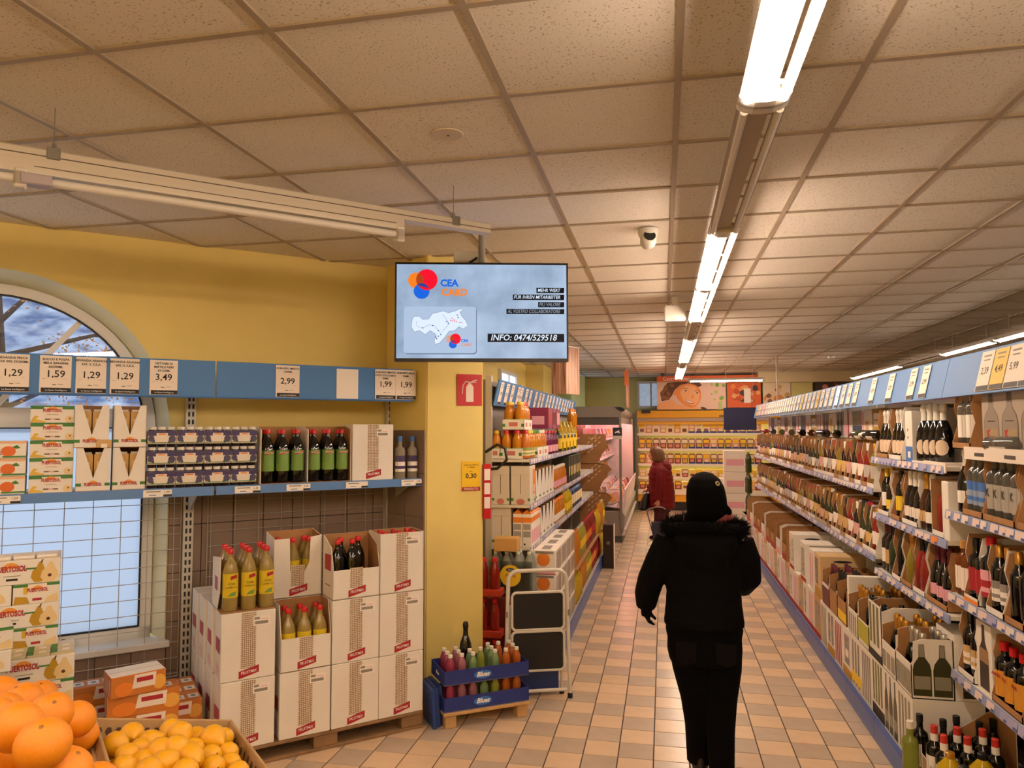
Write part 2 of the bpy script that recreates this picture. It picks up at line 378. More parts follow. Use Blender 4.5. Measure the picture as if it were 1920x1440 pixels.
# ---- far walls, columns, windows
wall_side = obj('wall_side', MB().box(-2.8, -2.6, 5.6, 18.2, 0, ZC+.02, YEL).build('wall_side'), kind='structure')
wall_back = obj('wall_back', MB().box(-2.8, 10, 17.95, 18.2, 0, ZC+.02, M('green_yellow_paint', 'd6ce86', .6, var=.04, vs=2)).build('wall_back'), kind='structure')
obj('wall_right', MB().box(9.8, 10, -1.5, 18.2, 0, ZC+.02, YEL).build('wall_right'), kind='structure')
obj('wall_behind', MB().box(-6, 10, -1.7, -1.5, 0, ZC+.02, YEL).build('wall_behind'), kind='structure')
obj('wall_end', MB().box(-6.1, -5.9, -1.5, 2.0, 0, ZC+.02, YEL).build('wall_end'), kind='structure')
def flat_window(n, cx, cy, z0, z1, wd, rz, glass):
    wn = obj('window_%d' % n, None, None, (cx, cy, 0), rz, kind='structure'); h = wd/2
    obj('window_frame', MB().box(-h-.06, h+.06, -.05, .02, z0-.06, z0, FRAME).box(-h-.06, h+.06, -.05, .02, z1, z1+.06, FRAME).box(-h-.06, -h, -.05, .02, z0, z1, FRAME).box(h, h+.06, -.05, .02, z0, z1, FRAME).box(-.02, .02, -.05, .02, z0, z1, FRAME).build('window_frame'), wn)
    obj('pane', MB().box(-h, -.02, -.02, -.012, z0, z1, glass).box(.02, h, -.02, -.012, z0, z1, glass).build('pane'), wn)
DAY = M('daylit_pane', 'c8d8f0', .3, emit=1.6, ec='b4c4d8')
DAYL = M('leafy_pane', '8fa6c8', .3, var=.5, vs=9, emit=.35, ec='b4c4d8')
flat_window(2, -2.59, 12.1, 1.0, 2.75, 1.2, LG, DAY); flat_window(3, -2.59, 16.9, 1.0, 2.75, 1.1, LG, DAY)
flat_window(4, -.28, 17.94, 2.38, 2.92, .55, 0, DAYL)
obj('wall_column', MB().box(-2.6, -2.25, 13.9, 15.9, 0, ZC+.02, YEL).build('wall_column'), kind='structure')
obj('wall_column', MB().box(-2.15, -1.82, 17.4, 17.95, 0, ZC+.02, MATS['green_yellow_paint']).build('wall_column'), kind='structure')
obj('wall_column', MB().box(2.75, 3.2, 16.9, 17.4, 0, ZC+.02, MATS['green_yellow_paint']).build('wall_column'), kind='structure')
obj('wall_beam', MB().box(2.05, 5.6, 16.7, 17.3, 2.84, ZC+.02, M('soffit', 'd8c8a0', .7)).build('wall_beam'), kind='structure')
# ================================================================ ceiling lights
TUBEM = M('lit_tube', 'ffffff', .3, emit=TUBE, ec=WARM); TUBEO = M('unlit_tube', 'e9e3da', .3, trans=0)
BATT = M('batten', 'b8ac9c', .45); RAIL = M('rail', 'a89e92', .35, .4)
lampidx = [0]
def ceiling_light(label, cx, y0, y1, z, lit=True, rz=0, tubes=2, loc=None):
    ln = y1-y0; half = .052 if tubes == 2 else 0
    t = thing('ceiling_light', label, 'light', loc or (cx, (y0+y1)/2, z), rz, 'fluorescent ceiling lights')
    def mk():
        b = MB(); h = ln/2
        b.prism('y', [(-.028, .045), (.028, .045), (.028, .075), (.020, .085), (-.020, .085), (-.028, .075)], -h, h, BATT)
        r_ = .074 if tubes == 2 else .05  # wide strips added to keep tube light off the ceiling
        if tubes == 2:
            b.prism('y', [(-r_,.036), (.026,.036), (.026,.043), (-.024,.049), (-r_+.004,.043)], -h, h, BATT); b.prism('y', [(.041,.036), (r_,.036), (r_-.004,.043), (.041,.043)], -h, h, BATT)
            for k in range(4): b.box(.02, .045, -h+.1+k*(ln-.2)/3-.01, -h+.1+k*(ln-.2)/3+.01, .037, .043, BATT)
        else: b.prism('y', [(-r_,.036), (r_,.036), (r_-.004,.043), (.024,.049), (-.024,.049), (-r_+.004,.043)], -h, h, BATT)
        return b.build('batten')
    obj('housing', cached(('hs', round(ln,3), tubes), mk), t)
    def rmk():
        b = MB()
        for sx in (-1, 1): b.box(sx*.066-.006, sx*.066+.006, -ln/2, ln/2, .03, .05, RAIL)
        return b.build('side_rail')
    if not lit: obj('side_rail', cached(('sr', round(ln,3)), rmk), t)
    tm = TUBEM if lit else TUBEO
    for sx in ((-1, 1) if tubes == 2 else (0,)):
        obj('tube', cached(('tb', round(ln,3), lit), lambda: MB().tube([(0,-ln/2+.035,0), (0,ln/2-.035,0)], .0135, tm, 8).build('tube', True)), t, (sx*half, 0, .022))
    def cap():
        o = [( .078*math.cos(a)*1.0+ (.0 if 0 else 0), .03+.030*math.sin(a)) for a in [k*math.pi/8 for k in range(16)]]
        return MB().prism('y', o, -.03, .03, WHITE).build('end_cap', bevel=.004)
    for sy in (-1, 1): obj('end_cap', cached('lcap', cap), t, (0, sy*(ln/2-.012), .01))
    def hang(): return MB().tube([(0,0,.08), (0,0,ZC-z)], .0025, GREYM, 5).build('hanger')
    for sy in (-1, 1): obj('hanger', cached(('hg', round(z,2)), hang), t, (0, sy*ln*.32, 0))
    return t
segs = [(-1.0, .745, 1), (.755, 2.25, 1), (2.26, 3.74, 0), (3.75, 5.285, 1), (5.295, 6.83, 1), (6.84, 8.22, 0), (8.23, 9.65, 1), (9.66, 11.08, 1), (11.09, 12.08, 0), (12.09, 13.4, 1), (13.41, 14.75, 1)]
names = ['lit twin tube light over the camera end of the aisle', 'bright twin tube light over the aisle ending above the camera', 'unlit twin tube light between lit ones above the wine aisle', 'lit twin tube light just beyond the unlit one, by the dome camera', 'lit twin tube light over the aisle, level with the white speaker', 'short dark unlit light beyond the speaker above the aisle',
         'small lit twin tube light past the second unlit one', 'small lit twin tube light, second past the second unlit one', 'third unlit light of the aisle row near the poster', 'lit twin tube light, last but one before the smiling poster', 'last lit twin tube light in front of the smiling poster']
for (a, b, l), nm in zip(segs, names): ceiling_light(nm, .31, a, b, 2.8, l)
for k, (a, b, l) in enumerate([(3.0, 4.5, 1), (4.52, 6.0, 1), (6.02, 7.5, 1), (7.52, 9.0, 1), (9.02, 10.6, 1), (10.62, 12.3, 0), (12.32, 13.8, 1), (13.82, 15.3, 1)]):
    ceiling_light('%s single tube light, %s in the row beyond the wine gondola' % ('lit' if l else 'dark unlit', nth(k)), 3.66, a, b, 2.78, l, tubes=1)
ceiling_light('long lit tube light hanging across the aisle before the poster', 0, .5, 1.98, 2.8, True, R(-90), 1, (1.26, 15.4, 2.78))
for k, (x, a, b) in enumerate([(6.4, 3.5, 5), (6.4, 8, 9.5), (2.6, -1.2, .3), (-1.7, -1.3, .2), (-3.2, -1.3, .2), (2.6, 1.2, 2.7)]):
    ceiling_light('added unseen fill tube light outside the aisle, %s of six' % nth(k), x, a, b, 2.78, True, tubes=2)  # unseen tubes added as fill light beside and behind the camera
ceiling_light('lit tube light in line with the unlit bay lamp', 0, 0, 1.5, 2.78, True, R(43.5-90), 2, (-3.70, .90, 2.78))
# unlit lamp hanging over the bay, along the window wall
LA = R(43.5)
t = thing('hanging_light', 'long unlit white tube light hung on two wires over the bay', 'light', (-2.25, 2.306, 2.87), LA)
WB = M('lamp_white', 'e6ded2', .4)
obj('rail', MB().prism('x', [(-.03,-.022), (.03,-.022), (.03,.022), (.018,.03), (-.018,.03), (-.03,.022)], -1.4, 1.9, WB).box(-1.4, 1.9, -.0312, -.0295, -.004, 0, M('slot_shadow', '6b6056', .7)).build('rail'), t)
obj('housing', MB().prism('x', [(-.036,-.075), (.036,-.075), (.036,-.022), (-.036,-.022)], -1.3, 1.42, WB).box(-.06, 1.38, -.0375, -.036, -.05, -.045, MATS['slot_shadow']).build('housing', bevel=.004), t)
for sx in (-1,): obj('tube', MB().tube([(-1.25, 0, 0), (1.40, 0, 0)], .017, TUBEO, 10).build('tube', True), t, (0, -.02, -.098))
for x in (-.1, 1.40): obj('lamp_holder', MB().box(-.02, .02, -.045, .012, -.13, -.06, WB).box(-.02, .02, -.045, -.01, -.135, -.07, WB).build('lamp_holder', bevel=.006), t, (x, 0, 0))
obj('starter_box', MB().box(-.10, .0, -.05, .01, -.118, -.078, M('lilac_plastic', 'b9aeb8', .4)).build('starter_box', bevel=.004), t)
for x in (0.0, 1.70):
    h = obj('hanger', MB().tube([(0,0,.04), (0,0,.2)], .0022, GREYM, 5).tube([(0,0,.03), (0,0,.06)], .008, GREYM, 6).build('hanger'), t, (x, 0, 0))
    obj('clamp', MB().box(-.022, .022, -.036, .036, -.01, .036, GREYM).build('clamp', bevel=.003), h)
# small things on the ceiling
t = thing('security_camera', 'white dome security camera with black lens on the ceiling', 'camera', (-.075, 4.507, ZC-.002))
obj('base', MB().lathe([(0,0), (.062,0), (.062,-.02), (.055,-.045), (.045,-.06), (0,-.06)], WHITE, 18).build('base', True), t)
h = obj('camera_ball', MB().lathe([(0,-.05), (.03,-.045), (.046,-.02), (.05,.01), (.044,.035), (.03,.05), (0,.055)], WHITE, 16).build('camera_ball', True), t, (0, -.015, -.075), rot=(R(62), 0, R(14)))
obj('lens', MB().lathe([(0,.0), (.037,0), (.037,.006), (0,.01)], M('lens_black', '060606', .15), 16).build('lens', True), h, (0, 0, .047))
t = thing('wall_speaker', 'white wedge speaker mounted on the ceiling over the aisle', 'speaker', (.12, 6.9, ZC-.002))
obj('bracket', MB().box(-.025, .025, -.02, .03, -.14, 0, WHITE).build('bracket', bevel=.004), t)
obj('body', MB().prism('z', [(-.10,-.09), (.10,-.09), (.10,.05), (.06,.09), (-.06,.09), (-.10,.05)], -.24, -.09, WHITE).build('body', bevel=.012, seg=2), t)
tt = thing('ceiling_plate', 'round white cover plate on a ceiling tile', 'cover', (-.861, 2.86, ZC+.004))
obj('disc', MB().lathe([(0,0), (.065,0), (.065,-.004), (.06,-.006), (0,-.006)], M('plate_white', 'd9c8b0', .6), 22).build('disc'), tt); obj('screw', MB().lathe([(0,-.008), (.006,-.008), (.006,-.004)], DGREY, 8).build('screw'), tt)
tt = thing('smoke_detector', 'small smoke detector on the ceiling above the wine gondola', 'detector', (2.83, 13.3, ZC-.002))
obj('base', MB().lathe([(0,0), (.06,0), (.055,-.03), (0,-.045)], WHITE, 14).build('base', True), tt)
tt = thing('air_vent', 'long dark air vent slot in the far ceiling', 'vent', (-1.45, 15.2, ZC-.003))
obj('frame', MB().box(-.32, .32, -.17, .17, -.006, 0, WHITE).build('frame'), tt); obj('slot', MB().box(-.27, .27, -.05, .05, -.009, -.004, BLACK).build('slot'), tt)
tt = thing('security_camera', 'tiny dark dome camera on the ceiling by the far window', 'camera', (.0, 16.6, ZC-.002))
obj('base', MB().lathe([(0,0), (.05,0), (.045,-.04), (0,-.08)], DGREY, 12).build('base', True), tt)
obj('ceiling_pole', MB().tube([(1.9, 13.0, ZC), (1.9, 13.0, 2.2)], .018, M('pole_paint', 'b09888', .4), 8).build('ceiling_pole'), label='thin pole from ceiling down behind the wine gondola', cat='pole')
# ================================================================ goods: cartons, bottles, tags
def prints(w, d, h, items):
    # flat print on the faces of a box of that size (front at -y); items: (face, [(u,v)...] or (u0,u1,v0,v1), material)
    b = MB(); e = .0007
    for n, (f, q, m) in enumerate(items):
        if len(q) == 4 and not isinstance(q[0], tuple): q = [(q[0],q[2]), (q[1],q[2]), (q[1],q[3]), (q[0],q[3])]
        k = e+n*.00012
        F = {'F': lambda u, v: (-w/2+u*w, -d/2-k, v*h), 'L': lambda u, v: (-w/2-k, d/2-u*d, v*h), 'R': lambda u, v: (w/2+k, -d/2+u*d, v*h), 'T': lambda u, v: (-w/2+u*w, -d/2+v*d, h+k)}[f]
        b.face([F(u, v) for u, v in q], m)
    return b.build('print')
def ell(cx, cy, rx, ry, n=10): return [(cx+rx*math.cos(6.2832*i/n), cy+ry*math.sin(6.2832*i/n)) for i in range(n)]
def bottle_out(cx, w, y0, h):
    p = [(-.5,0), (.5,0), (.5,.5), (.42,.62), (.17,.75), (.15,.98), (.15,1), (-.15,1), (-.15,.98), (-.17,.75), (-.42,.62), (-.5,.5)]
    return [(cx+x*w, y0+y*h) for x, y in p]
def box_me(w, d, h, m, top=None, bev=.003):
    return cached(('box', w, d, h, m.name, top and top.name), lambda: MB().box(-w/2, w/2, -d/2, d/2, 0, h, m, top).build('carton', bevel=bev))
def carton(key, w, d, h, items, loc, rz, label, group, m=CARDW, top=None, name='carton', cat='carton', flap=True):
    o = obj(name, box_me(w, d, h, m, top), None, loc, rz, None, label, cat, group)
    if items: obj('print', cached(('pr', key, w, d, h), lambda: prints(w, d, h, items)), o)
    if flap: obj('flap_seam', cached(('fs', w, d, h), lambda: MB().face([(-w/2+.004, -.002, h+.0006), (w/2-.004, -.002, h+.0006), (w/2-.004, .002, h+.0006), (-w/2+.004, .002, h+.0006)], M('seam_tape', 'b89c78', .5)).build('flap_seam')), o)
    return o
def open_carton_me(w, d, h, fh, back=None, mo=CARDW, mi=CARDB, side=None, notch=None, lside=True, rside=True):
    b = MB(); t = .004; back = back or h
    side = side or [(-d/2,0), (d/2,0), (d/2,back), (-d/2+d*.55,h), (-d/2+d*.12,fh+.03), (-d/2,fh)]
    b.box(-w/2, w/2, -d/2, d/2, 0, t, mi)
    b.prism('y', [(-w/2,0), (w/2,0), (w/2,back), (-w/2,back)], d/2-t, d/2, mo, mi, mo)
    if lside: b.prism('x', side, -w/2, -w/2+t, mo, mo, mi)
    if rside: b.prism('x', side, w/2-t, w/2, mo, mi, mo)
    if fh > .01:
        b.prism('y', notch or [(-w/2,0), (w/2,0), (w/2,fh), (-w/2,fh)], -d/2, -d/2+t, mo, mo, mi)
    return b.build('open_carton')
def open_carton(key, args, loc, rz, label, group, items=None, name='open_carton', **k):
    w, d, h, fh = args
    o = obj(name, cached(('oc', key, args), lambda: open_carton_me(w, d, h, fh, **k)), None, loc, rz, None, label, 'carton', group)
    if items: obj('print', cached(('pr', key, args), lambda: prints(w, d, h, items)), o)
    return o

# bottle shapes: body profile, cap profile, label band (z0, z1, radius)
BOT = {
 'wine':  ([(0,0),(.033,0),(.0365,.005),(.0365,.185),(.033,.207),(.018,.232),(.0140,.248),(.0140,.262)], [(.0148,.246),(.0152,.298),(.013,.301),(0,.301)], (.055,.145,.0368)),
 'burg':  ([(0,0),(.037,0),(.0405,.005),(.0405,.15),(.034,.19),(.019,.228),(.0145,.25),(.0145,.262)], [(.0150,.25),(.0152,.294),(.013,.297),(0,.297)], (.045,.125,.0408)),
 'flute': ([(0,0),(.034,0),(.037,.005),(.037,.14),(.031,.20),(.019,.265),(.0145,.30),(.0145,.312)], [(.015,.30),(.0152,.335),(.013,.338),(0,.338)], (.045,.12,.0373)),
 'spumante': ([(0,0),(.039,0),(.043,.006),(.043,.13),(.037,.175),(.022,.215),(.0180,.225)], [(.0190,.205),(.0165,.25),(.0165,.272),(.0190,.276),(.0190,.296),(.014,.312),(0,.314)], (.045,.105,.0433)),
 'gran':  ([(0,0),(.043,0),(.0475,.006),(.0475,.13),(.040,.18),(.024,.225),(.0185,.235)], [(.0200,.21),(.0170,.26),(.0170,.285),(.0200,.29),(.0200,.312),(.015,.328),(0,.33)], (.06,.11,.0478)),
 'spirit': ([(0,0),(.034,0),(.0375,.005),(.0375,.19),(.034,.207),(.017,.222),(.0145,.235),(.0145,.262)], [(.0162,.258),(.0162,.292),(.014,.294),(0,.294)], (.05,.16,.0378)),
 'square': ([(0,0),(.039,0),(.042,.004),(.042,.165),(.037,.185),(.017,.20),(.0145,.21),(.0145,.225)], [(.0190,.222),(.0190,.258),(.016,.26),(0,.26)], (.03,.14,.0424)),
 'syrup': ([(0,0),(.037,0),(.042,.008),(.042,.08),(.0405,.10),(.042,.12),(.042,.215),(.033,.252),(.018,.282),(.0145,.292),(.0145,.312)], [(.0165,.310),(.0170,.334),(.015,.337),(0,.337)], (.075,.205,.0424)),
 'juice': ([(0,0),(.036,0),(.040,.006),(.040,.13),(.038,.155),(.024,.185),(.020,.195),(.020,.203)], [(.0235,.199),(.0235,.222),(.021,.225),(0,.225)], (.02,.085,.0404)),
 'pet':   ([(0,0),(.038,0),(.044,.012),(.044,.10),(.040,.125),(.044,.15),(.044,.215),(.030,.27),(.014,.298),(.0125,.305)], [(.0150,.303),(.0150,.322),(.013,.324),(0,.324)], (.10,.185,.0444)),
 'small': ([(0,0),(.024,0),(.028,.006),(.028,.06),(.026,.085),(.028,.10),(.026,.125),(.016,.155),(.0125,.163),(.0125,.168)], [(.0145,.165),(.0145,.184),(.0125,.186),(0,.186)], None),
 'jug':   ([(0,0),(.055,0),(.062,.012),(.062,.16),(.052,.205),(.022,.24),(.018,.248)], [(.0200,.246),(.0200,.268),(.017,.27),(0,.27)], (.05,.13,.0624)),
}
def bottle(kind, glass, capm, labm, loc, label, group, rz=0, name='wine_bottle', cat='bottle', n=12, rot=None, lab2=None, sc=None):
    body, cap, band = BOT[kind]
    o = obj(name, cached(('b', kind, glass.name, n), lambda: MB().lathe(body, glass, n).build(name, True)), None, loc, rz, rot, label, cat, group, sc=sc)
    obj('cap', cached(('c', kind, capm.name, n), lambda: MB().lathe(cap, capm, n).build('cap', True)), o)
    if labm and band:
        def lm():
            z0, z1, r = band; b = MB()
            b.lathe([(r, z0), (r, z1)], labm, 8, a0=-math.pi/2-1.35, a1=-math.pi/2+1.35)
            if lab2:
                zm = z0+(z1-z0)*.62; b = MB()
                b.lathe([(r, z0, labm), (r, z0+(z1-z0)*.18, lab2), (r, z0+(z1-z0)*.36, labm), (r, zm, lab2), (r, z1)], labm, 8, a0=-math.pi/2-1.35, a1=-math.pi/2+1.35)
            return b.build('label', True)
        obj('label', cached(('l', kind, labm.name, lab2 and lab2.name), lm), o)
    return o

FOOT = M('tag_footer', '1f1b22', .6); CARDP = M('tag_card', 'efe2d4', .65); CARDY = M('yellow_tag', 'e8c86a', .65)
def price_tag(loc, rz, label, group, price=None, title=None, w=.15, h=.205, m=CARDP, tilt=0):
    # loc is the middle of the tag's back
    def mk(): return MB().box(-w/2, w/2, -.0025, 0, -h/2, h/2, m).build('price_tag')
    o = obj('price_tag', cached(('pt', w, h, m.name), mk), None, loc, rz, None, label, 'price tag', group)
    o.rotation_euler = (tilt, 0, rz); o.rotation_mode = 'XYZ'
    obj('footer', cached(('ptf', w, h), lambda: MB().box(-w/2+.008, w/2, -.0034, -.0025, -h/2+.002, -h/2+h*.13, FOOT).build('footer')), o)
    if price:
        lettering(o, price, 0, -.0032, -.0*h, w*.36, INK, bold=.0006)
        for k, s in enumerate(title or []): lettering(o, s, 0, -.0032, h*.40-k*w*.14, w*.115, INK, bold=.0004)
        lettering(o, 'La Spesa Intelligente', w*.03, -.0042, -h/2+h*.066, w*.085, PAPER)
        for x in (-.42, .25): obj('print', cached(('rule', w), lambda: MB().box(0, w*.12, -.0032, -.0028, 0, .0012, INKG).build('print')), o, (x*w, 0, -h*.13))
        obj('print', cached(('bc', w), lambda: MB().box(-w*.1, w*.03, -.0032, -.0028, 0, .006, INKG).box(w*.08, w*.24, -.0032, -.0028, .004, .007, INKG).build('print')), o, (0, 0, -h*.3))
    else:
        lettering(o, title or '2,99', 0, -.0032, 0, w*.34, INK)
        obj('print', cached(('ttl', w, h), lambda: MB().box(-w*.3, w*.3, -.0032, -.0028, h*.36, h*.40, INKG).box(-w*.25, w*.25, -.0032, -.0028, h*.26, h*.29, INKG).build('print')), o)
    return o

# ================================================================ the bay: two wall shelf units
POST = M('shelf_post', 'c9c4ba', .4, .1); WIRE = M('grid_wire', 'b9b2a8', .4, .2)
HOLE = M('slot_dark', '2a2622', .8)
def post_mesh(z1):
    b = MB().box(-.03, .03, -.065, -.012, 0, z1, POST)
    for k in range(int(z1/.05)):
        for sx in (-.012, .012): b.box(sx-.006, sx+.006, -.0662, -.0652, .03+k*.05, .06+k*.05, HOLE)
    return b.build('upright')
def wall_unit(s0, s1, label, posts, lip_end):
    t = thing('wall_shelf', label, 'shelf', B0+UA*s0, A, 'wall shelf units')
    ln = s1-s0
    for s in posts: obj('upright', cached('post', lambda: post_mesh(2.3)), t, (s-s0, 0, 0))
    sh = obj('shelf', MB().box(.005, lip_end-s0, -.485, -.07, 1.475, 1.502, CREAM).build('shelf', bevel=.003), t)
    obj('price_rail', MB().prism('x', [(-.50,1.452), (-.486,1.452), (-.486,1.505), (-.495,1.505)], .004, lip_end-s0-.003, M('rail_blue', '4a78b4', .4)).build('price_rail'), t)
    for s in posts[-1:]: obj('bracket', MB().prism('x', [(-.47,1.475), (-.06,1.475), (-.06,1.33), (-.12,1.33)], -.004, .004, POST).build('bracket'), t, (s-s0, 0, 0))
    hb = obj('header_board', MB().box(.002, lip_end-s0-.002-(.092 if s1 > 0 else 0), -.435, -.425, 2.042, 2.266, BLUE).box(.002, lip_end-s0-.002-(.092 if s1 > 0 else 0), -.445, -.425, 2.037, 2.047, M('deep_blue', '2c5c98', .5)).build('header_board', bevel=.002), t)
    for s in posts: obj('header_arm', MB().box(-.012, .012, -.425, -.02, 2.12, 2.15, POST).build('header_arm'), t, (s-s0, 0, 0))
    # wire grid
    zs = [.30+k*.0975 for k in range(12)]; ns = int(ln/.15)
    g = obj('wire_grid', MB().tube([(.03,-.03,.28), (ln-.04,-.03,.28), (ln-.04,-.03,1.42), (.03,-.03,1.42)], .005, WIRE, 6, closed=True).build('wire_grid'), t)
    wh = MB().tube([(.03,-.03,0), (ln-.04,-.03,0)], .0026, WIRE, 5).build('wire'); wv = MB().tube([(0,-.034,.28), (0,-.034,1.42)], .0026, WIRE, 5).build('wire')
    for z in zs: obj('wire', wh, g, (0, 0, z))
    for k in range(ns+1): obj('wire', wv, g, (.05+k*.151, 0, 0))
    return t
uA = wall_unit(-2.70, -1.36, 'white wire backed wall shelf in front of the arched window', [-1.36], -1.275)
uB = wall_unit(-1.27, .02, 'white wire backed wall shelf between window and yellow pillar', [.02], .125)
for (s, a, ttl, p, lab) in [(-2.305, 0, ['BEVANDA PESCA', 'UVA 99% 3X200ML'], '1,29', 'peach drink tag reading 1,29, first on the bay header'),
    (-2.108, 0, ['SUCCO E POLPA', 'MELA BANANA', '6X200ML'], '1,59', 'price tag reading 1,59 on the blue header above the pear packs'),
    (-1.937, 0, ['BEVANDA ARANCIA', '65% 1L S.Z.A.'], '1,29', 'orange drink tag reading 1,29, third on the bay header'),
    (-1.768, 0, ['BEVANDA ANANAS', '60% 1L S.Z.A.'], '1,29', 'pineapple drink tag reading 1,29, fourth on the bay header'),
    (-1.563, 0, ['NETTARE DI', 'MIRTILLI NERI', '6X125ML'], '3,49', 'price tag reading 3,49 on the blue header above the jar packs'),
    (-.838, 0, ['SCIROPPO MENTA', '1500ML'], '2,99', 'price tag reading 2,99 above the dark syrup bottles'),
    (-.172, 0, ['SCIROPPO MENTA', 'ORZO ZUCCHERO', '750ML'], '1,99', 'tag reading 1,99 with three title lines, last but one on the bay header'),
    (-.02, 0, ['SCIROPPO GELSO', '750ML'], '1,99', 'tag reading 1,99 with two title lines, last on the bay header')]:
    price_tag(bay(s, .436, 2.155), A, lab, 'price tags on the bay header', p, ttl)
obj('blank_tag', MB().box(-.075, .075, -.003, 0, -.10, .10, PAPER).build('blank_tag', bevel=.002), None, bay(-.442, .436, 2.15), A, None, 'blank white card on the blue header of the bay', 'price tag')
def rail_label(u, s, s0, price, wd=.15):
    o = obj('edge_label', MB().box(-wd/2, wd/2, -.5035, -.4995, 1.457, 1.498, PAPER).build('edge_label'), u, (s-s0, 0, 0))
    obj('print', MB().box(-wd*.4, wd*.1, -.5045, -.503, 1.485, 1.491, INKG).box(-wd*.3, -wd*.05, -.5045, -.503, 1.466, 1.47, BLUEP).box(wd*.2, wd*.5, -.5045, -.503, 1.458, 1.47, FOOT).build('print'), o)
    if price: lettering(o, price, wd*.32, -.504, 1.483, .018, INK)
rail_label(uA, -2.32, -2.70, '1,59'); rail_label(uA, -1.585, -2.70, '1,99')
for s, p in ((-1.085, '1,49'), (-.775, '2,99'), (-.39, None), (.0, '1,99')): rail_label(uB, s, -1.27, p)

# ---- on the upper shelf
PZ = 1.5025
PEARY = M('pear_yellow', 'b98f1e', .6); PEARW = M('pear_cream', 'e6cc96', .6); BANANA = M('banana_print', 'd9b23a', .6); PEACH = M('peach_print', 'd86a2c', .6)
pack_items = [('F', (0,1,.80,1), GREENP), ('F', [(.28,.42),(.30,.92),(.72,.92),(.74,.42)], CARDP), ('F', [(0,.05),(.10,.42),(.20,.38),(.12,.22),(.34,.10),(.34,.04)], BANANA), ('F', ell(.88,.22,.10,.20), PEARW), ('F', ell(.90,.26,.02,.05), M('pip', '5a3018', .6)), ('F', (.33,.44,.18,.25), GREENP), ('F', (.56,.67,.18,.25), GREENP), ('R', (.1,.9,.1,.8), PINKP)]
def logo(o, w, d, x, z, size, s='PUERTOSOL'):
    obj('print', cached(('hill', round(size,4)), lambda: MB().prism('y', [(size*.9*math.cos(a), size*.75*math.sin(a)) for a in [math.pi*k/8 for k in range(9)]], -.0004, 0, M('sun_orange', 'e69a3c', .6)).build('print')), o, (x, -d/2-.0012, z+size*.1))
    lettering(o, s, x, -d/2-.0022, z, size, REDP, bold=size*.035, wide=.62)
for k in range(5):
    o = carton('pear', .205, .19, .0945, pack_items, bay(-2.112+(k==4)*.0-.003*(k==4), .36, PZ+k*.0955), A, '%s banana pear juice multipack from the bottom of the shelf stack' % nth(k), 'banana pear juice packs', name='juice_pack', cat='juice pack', flap=False)
    logo(o, .205, .19, 0, .068, .026); lettering(o, 'mela banana', 0, -.097, .047, .011, INKG); lettering(o, 'PUERTOSOL', 0, -.0975, .02, .012, REDP)
peach_items = [('F', (0,1,.86,1), M('peach_top', 'e6b48c', .6)), ('F', ell(.62,.42,.16,.30,14), PEACH), ('F', [(.70,.66),(.80,.78),(.88,.60),(.78,.56)], GREENP), ('F', (.5,1,.06,.16), GREENP)]
for k in range(3):
    o = carton('peach', .21, .19, .094, peach_items, bay(-2.335, .36, PZ+k*.095), A, '%s peach juice multipack from the bottom of the shelf stack' % nth(k), 'peach juice packs', name='juice_pack', cat='juice pack', flap=False)
    logo(o, .21, .19, -.05, .03, .026)
BRICKJ = M('juice_brick', 'c99e58', .5); 
def vcarton(s, z, lab, w=.168, h=.241, orange=True):
    d = .2; hw = w/2
    V = [(-hw,0), (hw,0), (hw,h), (.30*w,h), (0,.30*h), (-.30*w,h), (-hw,h)]
    o = open_carton('v', (w, d, h, h*.999), bay(s, .37, z), A, lab, 'notched juice cartons', notch=V, side=[(-d/2,0), (d/2,0), (d/2,h), (-d/2,h)], items=[('F', (0,.16,.12,.19), GREENP), ('F', (.84,1,.12,.19), GREENP)])
    logo(o, w, d, 0, .038, .025)
    cached('brick', lambda: MB().box(-.034, .034, -.034, .034, 0, .2, BRICKJ, BRICKJ).box(-.0345, .0345, -.0345, -.034, .02, .07, ORANGEP).box(-.02, .02, -.0346, -.034, .10, .16, M('brick_cream', 'e6cfa0', .5)).box(-.028, .028, -.006, .006, .2, .212, WHITE).build('juice_brick'))
for s, z, l in ((-1.912, PZ, 'white juice carton of the lower row with V notch, beside the pear packs'), (-1.734, PZ, 'white juice carton of the lower row with V notch, beside the jar packs'), (-1.925, PZ+.2425, 'white juice carton of the upper row with V notch, nearer the pear packs'), (-1.734, PZ+.2425, 'white juice carton of the upper row with V notch, nearer the jar packs')): vcarton(s, z, l)
o = carton('tan', .075, .10, .045, [('F', (.3,.7,.0,.5), CARDP)], bay(-1.868, .43, PZ+.2425), A+.1, 'small tan juice brick lying on the lower notched carton', None, m=TAN, name='juice_brick', cat='juice brick', flap=False)
SLEEVE = M('sleeve_white', 'e8dccb', .6); BERRY = M('berry_print', '4a4462', .6); JARM = M('dark_jar', '1a0f18', .15)
